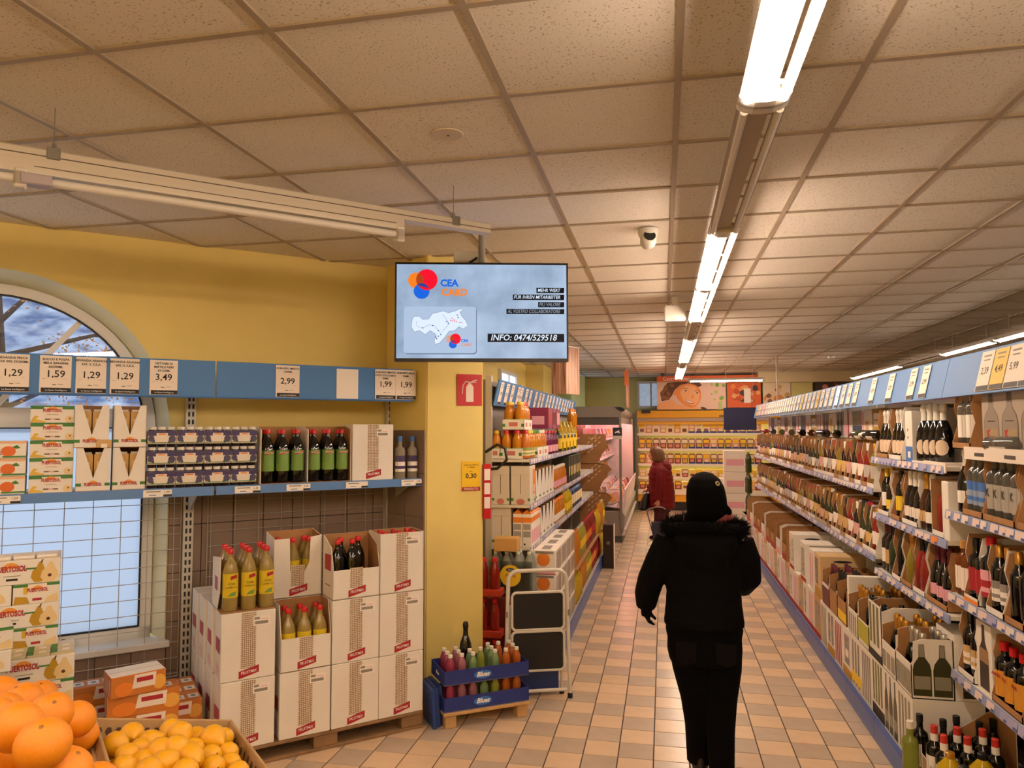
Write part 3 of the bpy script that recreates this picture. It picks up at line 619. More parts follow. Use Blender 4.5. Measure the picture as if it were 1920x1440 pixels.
def jar_pack(s, z, lab):
    t = thing('jar_pack', lab, 'jar pack', bay(s, .385, z), A, 'blueberry jar packs')
    obj('sleeve', cached('slv', lambda: MB().box(-.0755, .0755, -.075, .075, .018, .095, SLEEVE).build('sleeve', bevel=.004)), t)
    obj('print', cached('slp', lambda: prints(.151, .15, 1, [('F', (0,1,.066,.0952), PURPLE), ('F', (.30,.70,.045,.082), SLEEVE), ('F', ell(.12,.05,.11,.02), BERRY), ('F', ell(.86,.047,.13,.022), BERRY), ('F', ell(.2,.035,.05,.011), BERRY), ('F', ell(.76,.03,.05,.01), BERRY), ('F', (.02,.98,.024,.028), GREENP), ('T', (0,1,0,1), PURPLE)][:7])), t)
    obj('print', cached('slo', lambda: MB().prism('y', [(.022*math.cos(a), .008*math.sin(a)) for a in [math.pi*k/8 for k in range(9)]], -.0004, 0, ORANGEP).build('print')), t, (0, -.0768, .072))
    for i in range(3):
        obj('jar', cached('jar', lambda: MB().lathe([(0,0), (.021,0), (.0235,.004), (.0235,.018), (.0235,.096), (.021,.104)], JARM, 10).build('jar', True)), t, ((i-1)*.049, -.048, 0))
        obj('lid', cached('lid', lambda: MB().lathe([(.0225,.102), (.0225,.117), (.020,.119), (0,.119)], WHITE, 10).build('lid', True)), t, ((i-1)*.049, -.048, 0))
for r in range(3):
    for c in range(4):
        jar_pack(-1.565+c*.1545, PZ+.001+r*.1202, '%s jar pack in the %s row of purple sleeves, counted from the window' % (nth(c), ('bottom', 'middle', 'top')[r]))
LIGHTG = M('mint_label', '6f9440', .5); SYR = M('dark_syrup', '0b0c08', .08, coat=.4)
for c, s in enumerate((-.862, -.568)):
    nm = ('first', 'second')[c]
    open_carton('dark%d' % c, (.288, .27, .362, .004), bay(s, .34, PZ), A, 'open white carton, %s of two with dark mint syrup bottles' % nm, 'open syrup cartons on the shelf', side=[(-.135,0), (.135,0), (.135,.362), (-.02,.362), (-.135,.34)], rside=(c == 1))
    for r in range(2):
        for k in range(3):
            o = bottle('syrup', SYR, REDCAP, LIGHTG, bay(s-.092+k*.094+.004*r, .425-r*.10, PZ+.005), 'dark mint syrup bottle, %s in the %s row of the %s open carton' % (nth(k), ('front', 'back')[r], nm), 'mint syrup bottles', A, 'syrup_bottle', n=16)
            if r == 0:
                obj('print', cached('mintp', lambda: MB().face([(-.026,-.0335,.178), (.028,-.0325,.188), (.028,-.0325,.2), (-.026,-.0335,.19)], REDP).build('print')), o, (0, -.0105, 0))
                lettering(o, 'FRUITMIX', 0, -.0452, .189, .0125, PAPER)
WV = bpy.data.materials.new('weave_print'); WV.use_nodes = True; MATS['weave_print'] = WV
N, L = WV.node_tree.nodes, WV.node_tree.links; p = N['Principled BSDF']; p.inputs['Roughness'].default_value = .7
tc = N.new('ShaderNodeTexCoord'); ck = N.new('ShaderNodeTexBrick'); ck.inputs['Scale'].default_value = 1; ck.offset = 0
ck.inputs['Color1'].default_value = (*lin('e8ddcc'), 1); ck.inputs['Color2'].default_value = (*lin('d9c8ae'), 1); ck.inputs['Mortar'].default_value = (*lin('8a6a4a'), 1)
ck.inputs['Mortar Size'].default_value = .0016; ck.inputs['Brick Width'].default_value = .0105; ck.inputs['Row Height'].default_value = .0105
mp = N.new('ShaderNodeMapping'); mp.inputs['Rotation'].default_value = (R(90),0,0); L.new(tc.outputs['Object'], mp.inputs[0]); L.new(mp.outputs[0], ck.inputs['Vector']); L.new(ck.outputs['Color'], p.inputs['Base Color'])
SIDEP = M('faded_red', 'b05060', .6)
def fruit_items(h=1, full=True):
    it = [('F', (.36,.64,.0 if not full else .17,.995), WV), ('F', [(.33,.02),(.70,.09),(.70,.20),(.33,.13)], REDP)]
    if full: it += [('F', (.58,.90,.78,.92), PAPER), ('F', (.60,.70,.87,.905), INKG), ('F', (.61,.86,.80,.845), INKG), ('F', (.72,.86,.87,.88), PINKP)]
    it += [('L', [(.18,.40),(.86,.40),(.86,.62),(.18,.60)], SIDEP), ('L', (.25,.8,.14,.17), PINKP), ('L', (.3,.75,.08,.1), PINKP), ('L', (.3,.75,.20,.22), PINKP)]
    return it
def fruit_box(s, t, z, lab, rz=0, w=.288, d=.198, h=.366):
    o = carton('fruit', w, d, h, fruit_items(), bay(s, t, z), A+rz, lab, 'white syrup cartons')
    obj('lettering', text_mesh('FRUITMIX', .0225, PAPER, shear=.1, bold=.0002, wide=.85), o, (.004, -d/2-.0024, h*.110), rot=(0, -R(5.5), 0)); return o
o = fruit_box(-.268, .37, PZ, 'closed white syrup carton standing on the shelf beside two clear bottles', d=.2, h=.376)
CLB = M('sugar_syrup', 'a59a86', .1, trans=.3)
for k, s in enumerate((-.062, .03)): bottle('spirit', CLB, BLUEP, PAPER, bay(s, .44, PZ), 'clear syrup bottle with blue cap, %s of two at the shelf end' % ('first', 'second')[k], 'clear bottles at the shelf end', A, 'syrup_bottle', n=16, lab2=PURPLE)

# ---- pallet with the carton stack
WOOD = M('pallet_wood', '8a6a48', .8, var=.25, vs=9); WOODL = M('pale_wood', 'c29a66', .75, var=.15, vs=9)
pz = .105
t = thing('pallet', 'grey brown wooden pallet under the stack of white cartons', 'pallet', bay(-1.32, .94, 0), A)
for k in range(5): obj('deck_board', MB().box(0, 1.22, -.06, .06, .085, .103, WOOD).build('deck_board', bevel=.003), t, (0, .06+k*.17, 0))
for k in range(3): obj('bottom_board', MB().box(0, 1.22, -.05, .05, 0, .018, WOOD).build('bottom_board', bevel=.003), t, (0, .05+k*.35, 0))
for x in (.07, .61, 1.15):
    for k in range(3): obj('block', MB().box(-.07, .07, -.05, .05, .018, .085, WOOD).build('block', bevel=.004), t, (x, .055+k*.34, 0))
colS = (-1.150, -.832, -.538, -.247)
for c in range(4):
    for l in range(2):
        if c == 1 and l == 1: continue
        fruit_box(colS[c], .84, pz+l*.369, 'closed white syrup carton, %s layer of the %s column from the window' % (('bottom', 'second')[l], nth(c)), rz=(.02, -.015, .01, 0)[(c+l) % 4])
for r in range(1, 4):
    for l in range(2): fruit_box(colS[0]-.012*r, .84-r*.212, pz+l*.369, 'white syrup carton, %s layer, %s behind the front of the window column' % (('bottom', 'second')[l], nth(r-1)), rz=.01*(r-2))
for l in range(2): fruit_box(colS[1], .625, pz+l*.369, 'white syrup carton hidden low in the second column, %s layer of two' % ('bottom', 'top')[l])
o = open_carton('f5', (.288, .198, .366, .362), bay(colS[3], .84, pz+2*.369), A, 'top carton of the column beside the yellow pillar, red caps above its rim', 'open syrup cartons', items=fruit_items(), side=[(-.099,0), (.099,0), (.099,.366), (-.099,.362)])
obj('lettering', text_mesh('FRUITMIX', .0225, PAPER, shear=.1, bold=.0002, wide=.85), o, (.004, -.099-.0024, .366*.110), rot=(0, -R(5.5), 0))
for k in range(6): bottle('syrup', SYR, REDCAP, None, bay(colS[3]-.09+(k % 3)*.09, .885-.09*(k//3), pz+2*.369+.03), '%s red capped bottle peeping out of the pillar column carton' % nth(k), 'red caps in the top carton', A, 'syrup_bottle')
# open cartons in the stack
cut = [(-.144,0), (.144,0), (.144,.20), (-.144,.19)]
def fletter(o, d, z): obj('lettering', text_mesh('FRUITMIX', .0225, PAPER, shear=.1, bold=.0002, wide=.85), o, (.004, -d/2-.0030, z), rot=(0, -R(5.5), 0))
fi = [('F', (.36,.64,.17,.50), WV), ('F', [(.33,.02),(.70,.09),(.70,.20),(.33,.13)], REDP)]
o = open_carton('f2', (.288, .198, .366, .185), bay(colS[1], .84, pz+.369), A, 'white syrup carton cut open in front in the second column, pale bottles inside', 'open syrup cartons', items=fi, side=[(-.099,0), (.099,0), (.099,.366), (-.04,.366), (-.099,.19)]); fletter(o, .198, .04)
YLAB = M('yellow_syrup_label', 'e0c21e', .5)
def sbottle(s, t, z, lab, grp, gl=SYRUP, lb=YLAB, full=False):
    o = bottle('syrup', gl, REDCAP, lb, bay(s, t, z), lab, grp, A, 'syrup_bottle', n=16)
    if full:
        obj('print', cached('mintq', lambda: MB().face([(-.006,-.0335,.172), (.028,-.032,.182), (.028,-.032,.2), (-.006,-.0335,.192)], REDP).build('print')), o, (0, -.0105, 0))
        lettering(o, 'FIORI', 0, -.0448, .150, .016, INK); lettering(o, 'SAMBUCO', .0, -.0448, .132, .012, INK)
        obj('print', cached('elder', lambda: MB().face([(-.022,-.0335,.085), (.02,-.0335,.085), (.026,-.0325,.11), (0,-.0335,.104)], LIGHTG).build('print')), o, (0, -.0108, 0))
for k in range(6): sbottle(colS[1]-.092+(k % 3)*.092, .885-.09*(k//3), pz+.374, 'pale syrup bottle, %s in the cut open carton of the second column' % nth(k), 'pale bottles in the second column')
o = open_carton('f3', (.288, .198, .375, .13), bay(colS[1]-.0, .632, pz+2*.369), A, 'white carton with torn oval front opening on the back of the second column', 'open syrup cartons', items=fi,
    notch=[(-.144,0), (.144,0), (.144,.36), (.075,.35), (.068,.20), (.03,.125), (-.02,.105), (-.045,.16), (-.05,.35), (-.144,.35)], side=[(-.099,0), (.099,0), (.099,.375), (-.099,.355)]); fletter(o, .198, .04)
for k, (s, t_) in enumerate(((-.015, .665), (.085, .655), (.07, .60), (-.09, .60), (-.10, .665))): sbottle(colS[1]+s, t_, pz+2*.369+.006, 'pale syrup bottle, %s in the carton with the torn oval opening' % nth(k), 'pale bottles in the torn carton')
o = open_carton('f4', (.288, .198, .36, .17), bay(colS[2], .84, pz+2*.369), A, 'white carton with cut away front holding dark bottles, top of the third column', 'open syrup cartons', items=fi+[('L', [(.2,.45),(.8,.45),(.8,.72),(.2,.70)], REDP), ('L', (.3,.75,.2,.22), SIDEP)], side=[(-.099,0), (.099,0), (.099,.36), (.0,.35), (-.099,.30)] if 0 else [(-.099,0), (.099,0), (.099,.36), (-.06,.30), (-.099,.19)]); fletter(o, .198, .04)
for k, (s, t_) in enumerate(((-.10, .885), (-.01, .885), (-.055, .80), (.055, .80))): sbottle(colS[2]+s, t_, pz+2*.369+.006, 'dark syrup bottle, %s in the cut away carton of the third column' % nth(k), 'dark bottles in the third column', SYR, None)
o = obj('carton_tray', MB().box(-.144, .144, -.145, .145, 0, .004, CARDB).prism('y', [(-.144,0), (.144,0), (.144,.25), (-.144,.27)], .141, .145, CARDW, CARDB).prism('x', [(-.02,0), (.145,0), (.145,.27), (-.10,.30), (-.09,.10)], -.144, -.140, CARDW, CARDW, CARDB).build('carton_tray'), None, bay(colS[0]-.005, .79, pz+2*.369), A, None, 'torn white carton tray under the pale bottles on the window column', 'carton')
obj('print', prints(.288, .29, .3, [('L', [(.3,.35),(.62,.35),(.62,.6),(.3,.6)], SIDEP)]), o)
for r in range(3):
    for k in range(3): sbottle(colS[0]-.094+k*.097, .885-r*.093, pz+2*.369+.005, 'pale elderflower syrup bottle, %s in the %s row on the window column' % (nth(k), ('front', 'middle', 'back')[r]), 'pale bottles on the window column', full=(r == 0))
# ================================================================ around the bay: juice stacks, fruit, pillar, TV, trays, ladder
for (s, z, nm) in ((-1.912, PZ, 'lower notched carton by the pear packs'), (-1.734, PZ, 'lower notched carton by the jar packs'), (-1.925, PZ+.2425, 'upper notched carton by the pear packs'), (-1.734, PZ+.2425, 'upper notched carton by the jar packs')):
    for q in (-1, 1): obj('juice_brick', CACHE['brick'], None, bay(s+q*.037, .37+.05, z+.005), A, None, '%s juice brick in the %s' % ('first' if q < 0 else 'second', nm), 'juice brick', 'juice bricks in notched cartons')
# ---- stack of pear juice trays
STEM = M('stem_print', '3a2a18', .6)
def pear(cx, cy, rx, ry): return [(cx+rx*x, cy+ry*y) for x, y in ((-.9,-.5), (-.5,-1), (.3,-1), (.9,-.55), (.8,0), (.45,.5), (.25,1), (-.05,1.0), (-.3,.55), (-.75,.1))]
tray_items = [('F', pear(.10,.47,.10,.42), PEARY), ('F', pear(.775,.47,.10,.42), PEARY), ('F', pear(.885,.45,.11,.42), PEARW), ('F', ell(.885,.30,.022,.07), MATS['pip']), ('F', [(.78,.85),(.80,.99),(.815,.99),(.80,.85)], STEM), ('F', (.20,.32,.60,.67), GREENP), ('F', (.63,.74,.60,.67), GREENP), ('F', (.40,.58,.36,.39), INKG), ('F', (.43,.55,.18,.27), INK)]
packp = [('F', (0,1,.86,1), GREENP), ('F', [(.30,.5),(.32,.98),(.72,.98),(.74,.5)], CARDP), ('F', (.22,.31,.5,.86), BANANA), ('F', [(.02,.04),(.05,.42),(.30,.36),(.36,.05)], PEARY), ('F', [(.68,.06),(.74,.30),(.96,.46),(.98,.06)], PEARW), ('F', (.42,.62,.16,.28), REDP)]
half = [('F', pear(.19,.47,.18,.42), PEARY), ('F', pear(.62,.47,.30,.42), PEARW), ('F', ell(.60,.30,.05,.07), MATS['pip'])]
lay = [(.0,.115,'t'), (.116,.100,'p'), (.217,.112,'t'), (.330,.100,'p'), (.431,.115,'t'), (.547,.100,'p'), (.648,.115,'t')]
lay2 = [(.765,.10,'p'), (.866,.112,'t'), (.979,.10,'p'), (1.08,.118,'t')]
cnt = [0]
def pear_layer(z, h, kind, sR, t, row):
    if kind == 't':
        o = carton('ptray', .40, .28, h, tray_items, bay(sR-.20, t-.14, z), A, 'long pear juice tray, layer %s of the stack by the window' % nth(row), 'pear juice trays', name='juice_tray', cat='juice tray', flap=False)
        logo(o, .40, .28, -.01, h*.66, .038); return o
    o = carton('ppack', .196, .28, h, packp, bay(sR-.10, t-.14, z), A, 'pear juice pack, layer %s of the stack by the window' % nth(row), 'pear juice packs', name='juice_pack', cat='juice pack', flap=False)
    logo(o, .196, .28, .005, h*.68, .026)
    o = carton('phalf', .196, .28, h, half, bay(sR-.302, t-.14, z), A, 'pear tray end with a half pear, layer %s of the stack by the window' % nth(row), 'pear tray ends', name='juice_tray', cat='juice tray', flap=False)
for i, (z, h, k) in enumerate(lay): pear_layer(z, h, k, -1.977, 1.0, i)
for i, (z, h, k) in enumerate(lay2): pear_layer(z, h, k, -2.05, .80, i+7)
for k in range(4): obj('juice_brick', cached('wbrick', lambda: MB().box(-.046, .046, -.06, .06, 0, .016, PAPER).build('juice_brick', bevel=.006)), None, bay(-2.11-k*.098, .72, 1.199), A, None, 'white juice brick top, %s on the uppermost pear tray' % nth(k), 'juice brick', 'juice bricks on the uppermost tray')
BRT = M('brick_top', 'cfc49a', .5)
for k in range(8):
    obj('juice_brick', cached('pbrick', lambda: MB().box(-.047, .047, -.04, .04, 0, .012, BRT, BRT).box(-.047, -.02, -.04, .04, .012, .0125, GREENP).box(0, .03, -.02, .02, .012, .0127, CARDP).build('juice_brick', bevel=0)), None, bay(-2.03-(k % 4)*.097, .955-(k//4)*.085, .764), A, None, 'pear juice brick top, %s on the open tray at the foot of the upper stack' % nth(k), 'juice brick', 'juice bricks on the open pear tray')
o = carton('pfront', .2, .16, .10, packp, bay(-2.33, 1.09, .86), A+.12, 'loose pear juice pack at the front of the stack', None, name='juice_pack', cat='juice pack', flap=False); logo(o, .2, .16, 0, .068, .03)
carton('pfront2', .2, .18, .094, half, bay(-2.33, 1.09, .764), A+.05, 'pear tray end lying under the loose pear pack', None, name='juice_tray', cat='juice tray', flap=False)
# ---- orange juice packs on the floor by the window
ORT = M('orange_top', 'c9782e', .55)
ojit = [('F', (0,1,.0,.25), ORT), ('F', ell(.24,.35,.17,.33,14), ORANGEP), ('F', ell(.88,.42,.12,.36,14), M('orange_pale', 'e8ac4a', .55)), ('F', [(.38,.3),(.42,.95),(.82,.95),(.80,.3)], CARDP), ('F', (.46,.76,.58,.80), REDP)] + [('L', (.05+.24*k,.23+.24*k,.1,.85), (TAN, PINKP)[k % 2]) for k in range(4)]
def oj(s, t, z, rz, lab, w=.30, d=.13, white=False):
    o = carton('oj', w, d, .104, ojit, bay(s, t, z), A+rz, lab, 'orange juice packs', m=ORT, top=PAPER if white else None, name='juice_pack', cat='juice pack', flap=white)
    if not white:
        for k in range(4): obj('print', cached('ojt', lambda: MB().face([(-.028,-.035,.1048), (.028,-.035,.1048), (.028,.035,.1048), (-.028,.035,.1048)], PAPER).face([(-.012,-.014,.1052), (.012,-.014,.1052), (.012,.014,.1052), (-.012,.014,.1052)], INKG).build('print')), o, ((k-1.5)*.074, 0, 0))
    return o
for k in range(4): oj(-1.84, .43, .02+k*.105, .03*(k % 2), 'orange juice pack, %s layer against the window wall' % nth(k), .34, .14)
for k in range(4): oj(-1.66, .82, .065+k*.105, (-.08, .0, -.05, .02)[k], 'orange juice pack, %s layer of the stack topped by the white wrapped one' % nth(k), .34, .16)
o = oj(-1.70, .83, .487, .16, 'white wrapped orange juice pack lying on top of the floor stack', .26, .17, True)
for r in range(3):
    for k in range(3):
        oj(-1.50, .36+r*.145, .03+k*.105, .02, 'orange juice pack with square white tops, %s layer %s from the wall' % (nth(k), nth(r)), .30, .14)
# ---- fruit
OR = M('orange_peel', 'e48a12', .38, var=.10, vs=14, bump=.25, bs=220); LE = M('lemon_peel', 'e0a40c', .35, var=.12, vs=20, bump=.2, bs=160)
def orange(p, r, i, lab):
    def mk():
        b = MB(); b.ball((0,0,0), 1, OR, 18, 12, sz=.95); return b.build('orange', True)
    o = obj('orange', cached('orange', mk), None, p, 0, (rnd.uniform(-.7,.7), rnd.uniform(-.7,.7), rnd.uniform(0,6)), lab, 'orange', 'loose oranges in the pile', sc=(r, r, r))
    obj('stem_end', cached('ostem', lambda: MB().lathe([(0,.962), (.07,.955), (.10,.94), (.05,.93)], M('orange_navel', '8a5a10', .6), 8).build('stem_end', True)), o)
ORS = [(-0.941,0.985,1.367,.0401),(-1.027,1.02,1.372,.0405),(-1.118,1.084,1.298,.041),(-1.404,1.411,1.246,.041),(-1.696,1.762,1.116,.041),(-1.183,1.254,1.294,.041),(-1.543,1.728,1.078,.041),(-1.354,1.523,1.131,.041),(-0.946,1.036,1.300,.0417),(-1.311,1.343,1.143,.041),(-1.444,1.649,1.031,.041),(-1.553,1.497,1.223,.041),(-1.17,1.154,1.234,.041),(-1.39,1.60,.985,.041),(-1.47,1.59,1.14,.041),(-1.377,1.332,1.254,.041),(-1.30,1.45,1.20,.041),(-1.274,1.392,1.118,.041),(-1.229,1.401,1.058,.041),(-1.056,1.112,1.236,.041),(-1.14,1.077,1.353,.041),(-1.121,1.069,1.217,.041)]
CO = Vector((-1.402, 1.631, 1.125)); EXV = Vector((.6716,.705,-.2279))
ORS = [p for p in ORS if (Vector(p[:3])-CO).dot(EXV) < -.035]
for i, (x, y, z, r) in enumerate(ORS): orange((x, y, z), r, i, 'bright loose orange, %s counted back from the camera in the pile' % nth(sorted(range(len(ORS)), key=lambda k: math.hypot(ORS[k][0], ORS[k][1])).index(i)))
k = 0
for i in range(7):
    for j in range(5):
        q = Vector((-1.06-.085*i+.02*j, 1.17+.09*i-.06*j*.4-.07*(j-2), 1.19-.047*i))
        if (q-CO).dot(EXV) < -.05 and all((q-Vector(p[:3])).length > .068 for p in ORS): k += 1; orange(q, .041, k, 'shaded orange low in the pile, %s from the camera side' % nth(k-1))
# crates: a slatted wooden crate tilted to the customer
def crate(name_label, origin, ex, sd, nz, W, D, H_, group):
    M4 = Matrix(((ex.x, -sd.x, nz.x, origin.x), (ex.y, -sd.y, nz.y, origin.y), (ex.z, -sd.z, nz.z, origin.z), (0,0,0,1)))
    t = thing('fruit_crate', name_label, 'crate', group=group); t.matrix_world = M4
    CW = M('crate_card', 'a5855a', .75, var=.12, vs=25)
    # origin: far window-side corner of the rim; local x along the far rim, local -y towards the customer, z up
    def board(x0, x1, y0, y1): return MB().box(x0, x1, y0, y1, -H_, 0, CW).build('side_board', bevel=.002)
    obj('side_board', board(-.008, W+.008, 0, .008), t); obj('side_board', board(-.008, W+.008, -D-.008, -D), t)
    obj('side_board', board(-.008, 0, -D, 0), t); obj('side_board', board(W, W+.008, -D, 0), t)
    obj('base', MB().box(0, W, -D, 0, -H_-.008, -H_, CW).build('base'), t)
    dk = M('crate_hole', '4a341e', .8)
    hb = MB(); 
    for r in range(3):
        for c in range(14):
            a = (c+.5+.5*(r % 2))/14.6
            hb.face([(W*a+.008*math.cos(q), -.0006, -.03-.028*r+.011*math.sin(q)) for q in [6.283*k/6 for k in range(6)]], dk)
            hb.face([(W-.0006, -D*a+.008*math.cos(q), -.03-.028*r+.011*math.sin(q)) for q in [6.283*k/6 for k in range(6)]], dk)
    obj('hole_pattern', hb.build('hole_pattern'), t)
    return t, M4
ex, sd, nz = Vector((.6716,.705,-.2279)), Vector((.7222,-.6916,0)), Vector((.1576,.1646,.9737))
CO = Vector((-1.402, 1.631, 1.125))
lc, LM = crate('brown crate with honeycomb holes full of lemons', CO, ex, sd, nz, .329, .48, .14, 'fruit crates')
crate('brown crate under the pile of oranges', CO-ex*.50-nz*.03, ex, sd, nz, .485, .95, .14, 'fruit crates')
def lemon(p, r, lab):
    def mk():
        pr = [(0,-1.28), (.10,-1.24), (.20,-1.12), (.42,-.95), (.75,-.62), (.95,-.22), (1,.1), (.90,.48), (.66,.78), (.36,.98), (.15,1.06), (.06,1.1), (0,1.1)]
        return MB().lathe(pr, LE, 14).build('lemon', True)
    o = obj('lemon', cached('lemon', mk), None, p, 0, (rnd.uniform(1.0,2.1), rnd.uniform(-.6,.6), rnd.uniform(0,6.28)), lab, 'lemon', 'lemons in the crate', sc=(r, r, r))
    obj('stem_end', cached('lstem', lambda: MB().lathe([(.10,1.055), (.09,1.11), (0,1.12)], M('lemon_scar', '6a4a14', .7), 7).build('stem_end', True)), o)
LEM = [(0.034,0.127,-0.018,0.03),(0.077,0.064,-0.018,0.031),(0.113,0.11,-0.018,0.029),(0.111,0.228,0,0.033),(0.174,0.032,-0.018,0.03),(0.178,0.115,0,0.032),(0.226,0.092,-0.018,0.031),(0.252,0.146,0,0.034),(0.295,0.09,-0.018,0.028),(0.144,0.243,0.01,0.032),(0.171,0.278,0,0.033),(0.11,0.307,0,0.032),(0.077,0.242,-0.018,0.027),(0.048,0.205,-0.018,0.028),(0.235,0.215,-0.018,0.028),(0.281,0.195,-0.018,0.027),(0.271,0.265,-0.018,0.026),(0.034,0.277,-0.018,0.028),(0.224,0.285,-0.018,0.029),(0.07,0.346,0,0.03),(0.083,0.163,-0.018,0.027),(0.205,0.165,-0.018,0.027),(0.185,0.19,-0.018,0.029),(0.141,0.36,0,0.03),(0.273,0.322,-0.018,0.028),(0.036,0.42,0,0.028),(0.094,0.417,0,0.028),(0.166,0.427,0,0.029),(0.231,0.37,-0.018,0.028)]
k = 0
for x, y, z, r in LEM:
    lemon(LM @ Vector((x, -y, z)), r*.97, 'yellow lemon on top of the crate, %s from its far rim' % nth(sorted(range(len(LEM)), key=lambda q: LEM[q][1]).index(k))); k += 1
k = 0
for i in range(5):
    for j in range(7):
        lemon(LM @ Vector((.035+i*.065, -.035-j*.068, -.068)), .031, 'shaded lemon of the lower layer, %s from the far rim' % nth(k)); k += 1
t = thing('fruit_stand', 'grey fruit stand below the orange and lemon crates', 'stand', (0,0,0))
SM4 = Matrix(((ex.x, -sd.x, nz.x, CO.x), (ex.y, -sd.y, nz.y, CO.y), (ex.z, -sd.z, nz.z, CO.z), (0,0,0,1)))
o = obj('table_top', MB().box(-.52, .36, -1.0, .01, -.21, -.18, DGREY).build('table_top'), t); o.matrix_world = SM4
for x, y in ((-.48,-.05), (.30,-.03), (-.48,-.92), (.30,-.92)):
    q = SM4 @ Vector((x, y, -.21)); obj('leg', MB().box(-.02, .02, -.02, .02, 0, q.z, DGREY).build('leg'), t, (q.x, q.y, 0))

# ---- signs on the pillar
t = thing('fire_extinguisher_sign', 'square red sign with white extinguisher symbol on the yellow pillar', 'sign', front(.315, 2.124, .003), PFA)
obj('plate', MB().box(-.095, .095, -.003, 0, -.112, .112, M('sign_red', 'c01c22', .35)).build('plate', bevel=.006, seg=2), t)
q = MB(); W_ = M('sign_white', 'e8d8cc', .5)
q.prism('y', [(-.026,-.085), (.030,-.085), (.030,.02), (.018,.04), (-.014,.04), (-.026,.02)], -.0042, -.003, W_)
q.prism('y', [(-.008,.038), (.012,.038), (.012,.052), (-.008,.052)], -.0042, -.003, W_)
q.tube([(.002,-.0036,.05), (.03,-.0036,.066), (.055,-.0036,.072)], .005, W_, 5); q.tube([(.0,-.0036,.055), (-.03,-.0036,.06), (-.05,-.0036,.03), (-.055,-.0036,-.03)], .004, W_, 5); q.tube([(.002,-.0036,.054), (.03,-.0036,.054), (.05,-.0036,.058)], .003, W_, 5)
obj('symbol_print', q.build('symbol_print'), t)
t = thing('price_sign', 'small yellow price sign reading 0,30 on the yellow pillar', 'price sign', front(.328, 1.512, .003), PFA)
obj('card', MB().box(-.068, .068, -.002, 0, -.104, .104, M('sign_yellow', 'f2c416', .5)).build('card'), t)
obj('strip', MB().box(-.068, .068, -.0028, -.002, -.104, -.078, REDP).build('strip'), t)
lettering(t, 'RIBASSATO', 0, -.0036, -.091, .021, PAPER); lettering(t, '0,30', 0, -.003, .0, .048, INK, bold=.0008); lettering(t, 'CAD.', 0, -.003, .032, .012, INK)
lettering(t, 'OGNI SACCHETTO', 0, -.003, .078, .0125, INK); lettering(t, 'A 1 PEZZO', 0, -.003, .060, .0125, INK)
t = thing('red_label_board', 'narrow red board with white labels on the edge of the yellow pillar', 'board', PR+Vector((.02, .02, 1.40)), PFA)
obj('board', MB().box(-.03, .03, -.02, 0, -.195, .195, MATS['sign_red']).build('board', bevel=.003), t)
for k in range(3): obj('label_card', MB().box(-.022, .022, -.0215, -.02, -.04, .04, PAPER).build('label_card'), t, (0, 0, .12-.1*k))

# ---- television
t = thing('television', 'wide black framed television showing a blue grey card advert, hung from the ceiling', 'television', (-1.077, 4.306, 2.561), R(14))
obj('case', MB().box(-.53, .53, .008, .05, -.305, .305, BLACK).build('case', bevel=.006), t)
obj('bezel', MB().box(-.53, .53, 0, .008, .293, .305, BLACK).box(-.53, .53, 0, .008, -.305, -.285, BLACK).box(-.53, -.52, 0, .008, -.29, .295, BLACK).box(.52, .53, 0, .008, -.29, .295, BLACK).build('bezel'), t)
def EM(name, c, s=.8): return M(name, '000000', .3, spec=.08, emit=s, ec=c)
sm = bpy.data.materials.new('screen_grey'); sm.use_nodes = True; MATS['screen_grey'] = sm
N, L = sm.node_tree.nodes, sm.node_tree.links; p = N['Principled BSDF']; p.inputs['Base Color'].default_value = (0,0,0,1); p.inputs['Roughness'].default_value = .25; p.inputs['Specular IOR Level'].default_value = .08
tc = N.new('ShaderNodeTexCoord'); n1 = N.new('ShaderNodeTexNoise'); n1.inputs['Scale'].default_value = 3.2; n1.inputs['Detail'].default_value = 5; L.new(tc.outputs['Object'], n1.inputs['Vector'])
cr = N.new('ShaderNodeValToRGB'); cr.color_ramp.elements[0].position = .3; cr.color_ramp.elements[1].position = .7
cr.color_ramp.elements[0].color = (*lin('7f93ac'), 1); cr.color_ramp.elements[1].color = (*lin('b4c8e2'), 1); L.new(n1.outputs[0], cr.inputs[0]); L.new(cr.outputs[0], p.inputs['Emission Color']); p.inputs['Emission Strength'].default_value = .8
sc = obj('screen', MB().face([(-.52,.004,-.285), (.52,.004,-.285), (.52,.004,.293), (-.52,.004,.293)], sm).build('screen'), t)
def circ(x, z, r, m, y, n=28): return MB().face([(x+r*math.cos(6.2832*k/n), y, z+r*math.sin(6.2832*k/n)) for k in range(n)], m)
def spr(b): obj('print', b.build('print'), sc)
eR, eO, eB, eBr = EM('glow_red', 'f0142c'), EM('glow_orange', 'f07f24'), EM('glow_blue', '1a62d8'), EM('glow_brown', 'b2401a')
eD, eW, eG, eDk = EM('glow_dark', '0c0e14'), EM('glow_white', 'd9e6f8'), EM('glow_outline', '6a7890'), EM('glow_deep', '2a3f8a')
def venn(x, z, k):
    spr(circ(x-.055*k, z+.008*k, .046*k, eO, .0034)); spr(circ(x-.022*k, z-.055*k, .046*k, eB, .0032)); spr(circ(x+.008*k, z+.012*k, .062*k, eR, .0030))
    b = MB(); b.face([(x-.055*k+.046*k*math.cos(a), .0028, z+.008*k+.046*k*math.sin(a)) for a in [-1.1+2.2*q/8 for q in range(9)]] + [(x+.008*k+.062*k*math.cos(a), .0028, z+.012*k+.062*k*math.sin(a)) for a in [2.35+1.5*q/8 for q in range(9)]], eBr); spr(b)
    spr(MB().face([(x-.022*k+.044*k*math.cos(a), .0026, z-.055*k+.046*k*math.sin(a)) for a in [.35+1.9*q/8 for q in range(9)]], eDk))
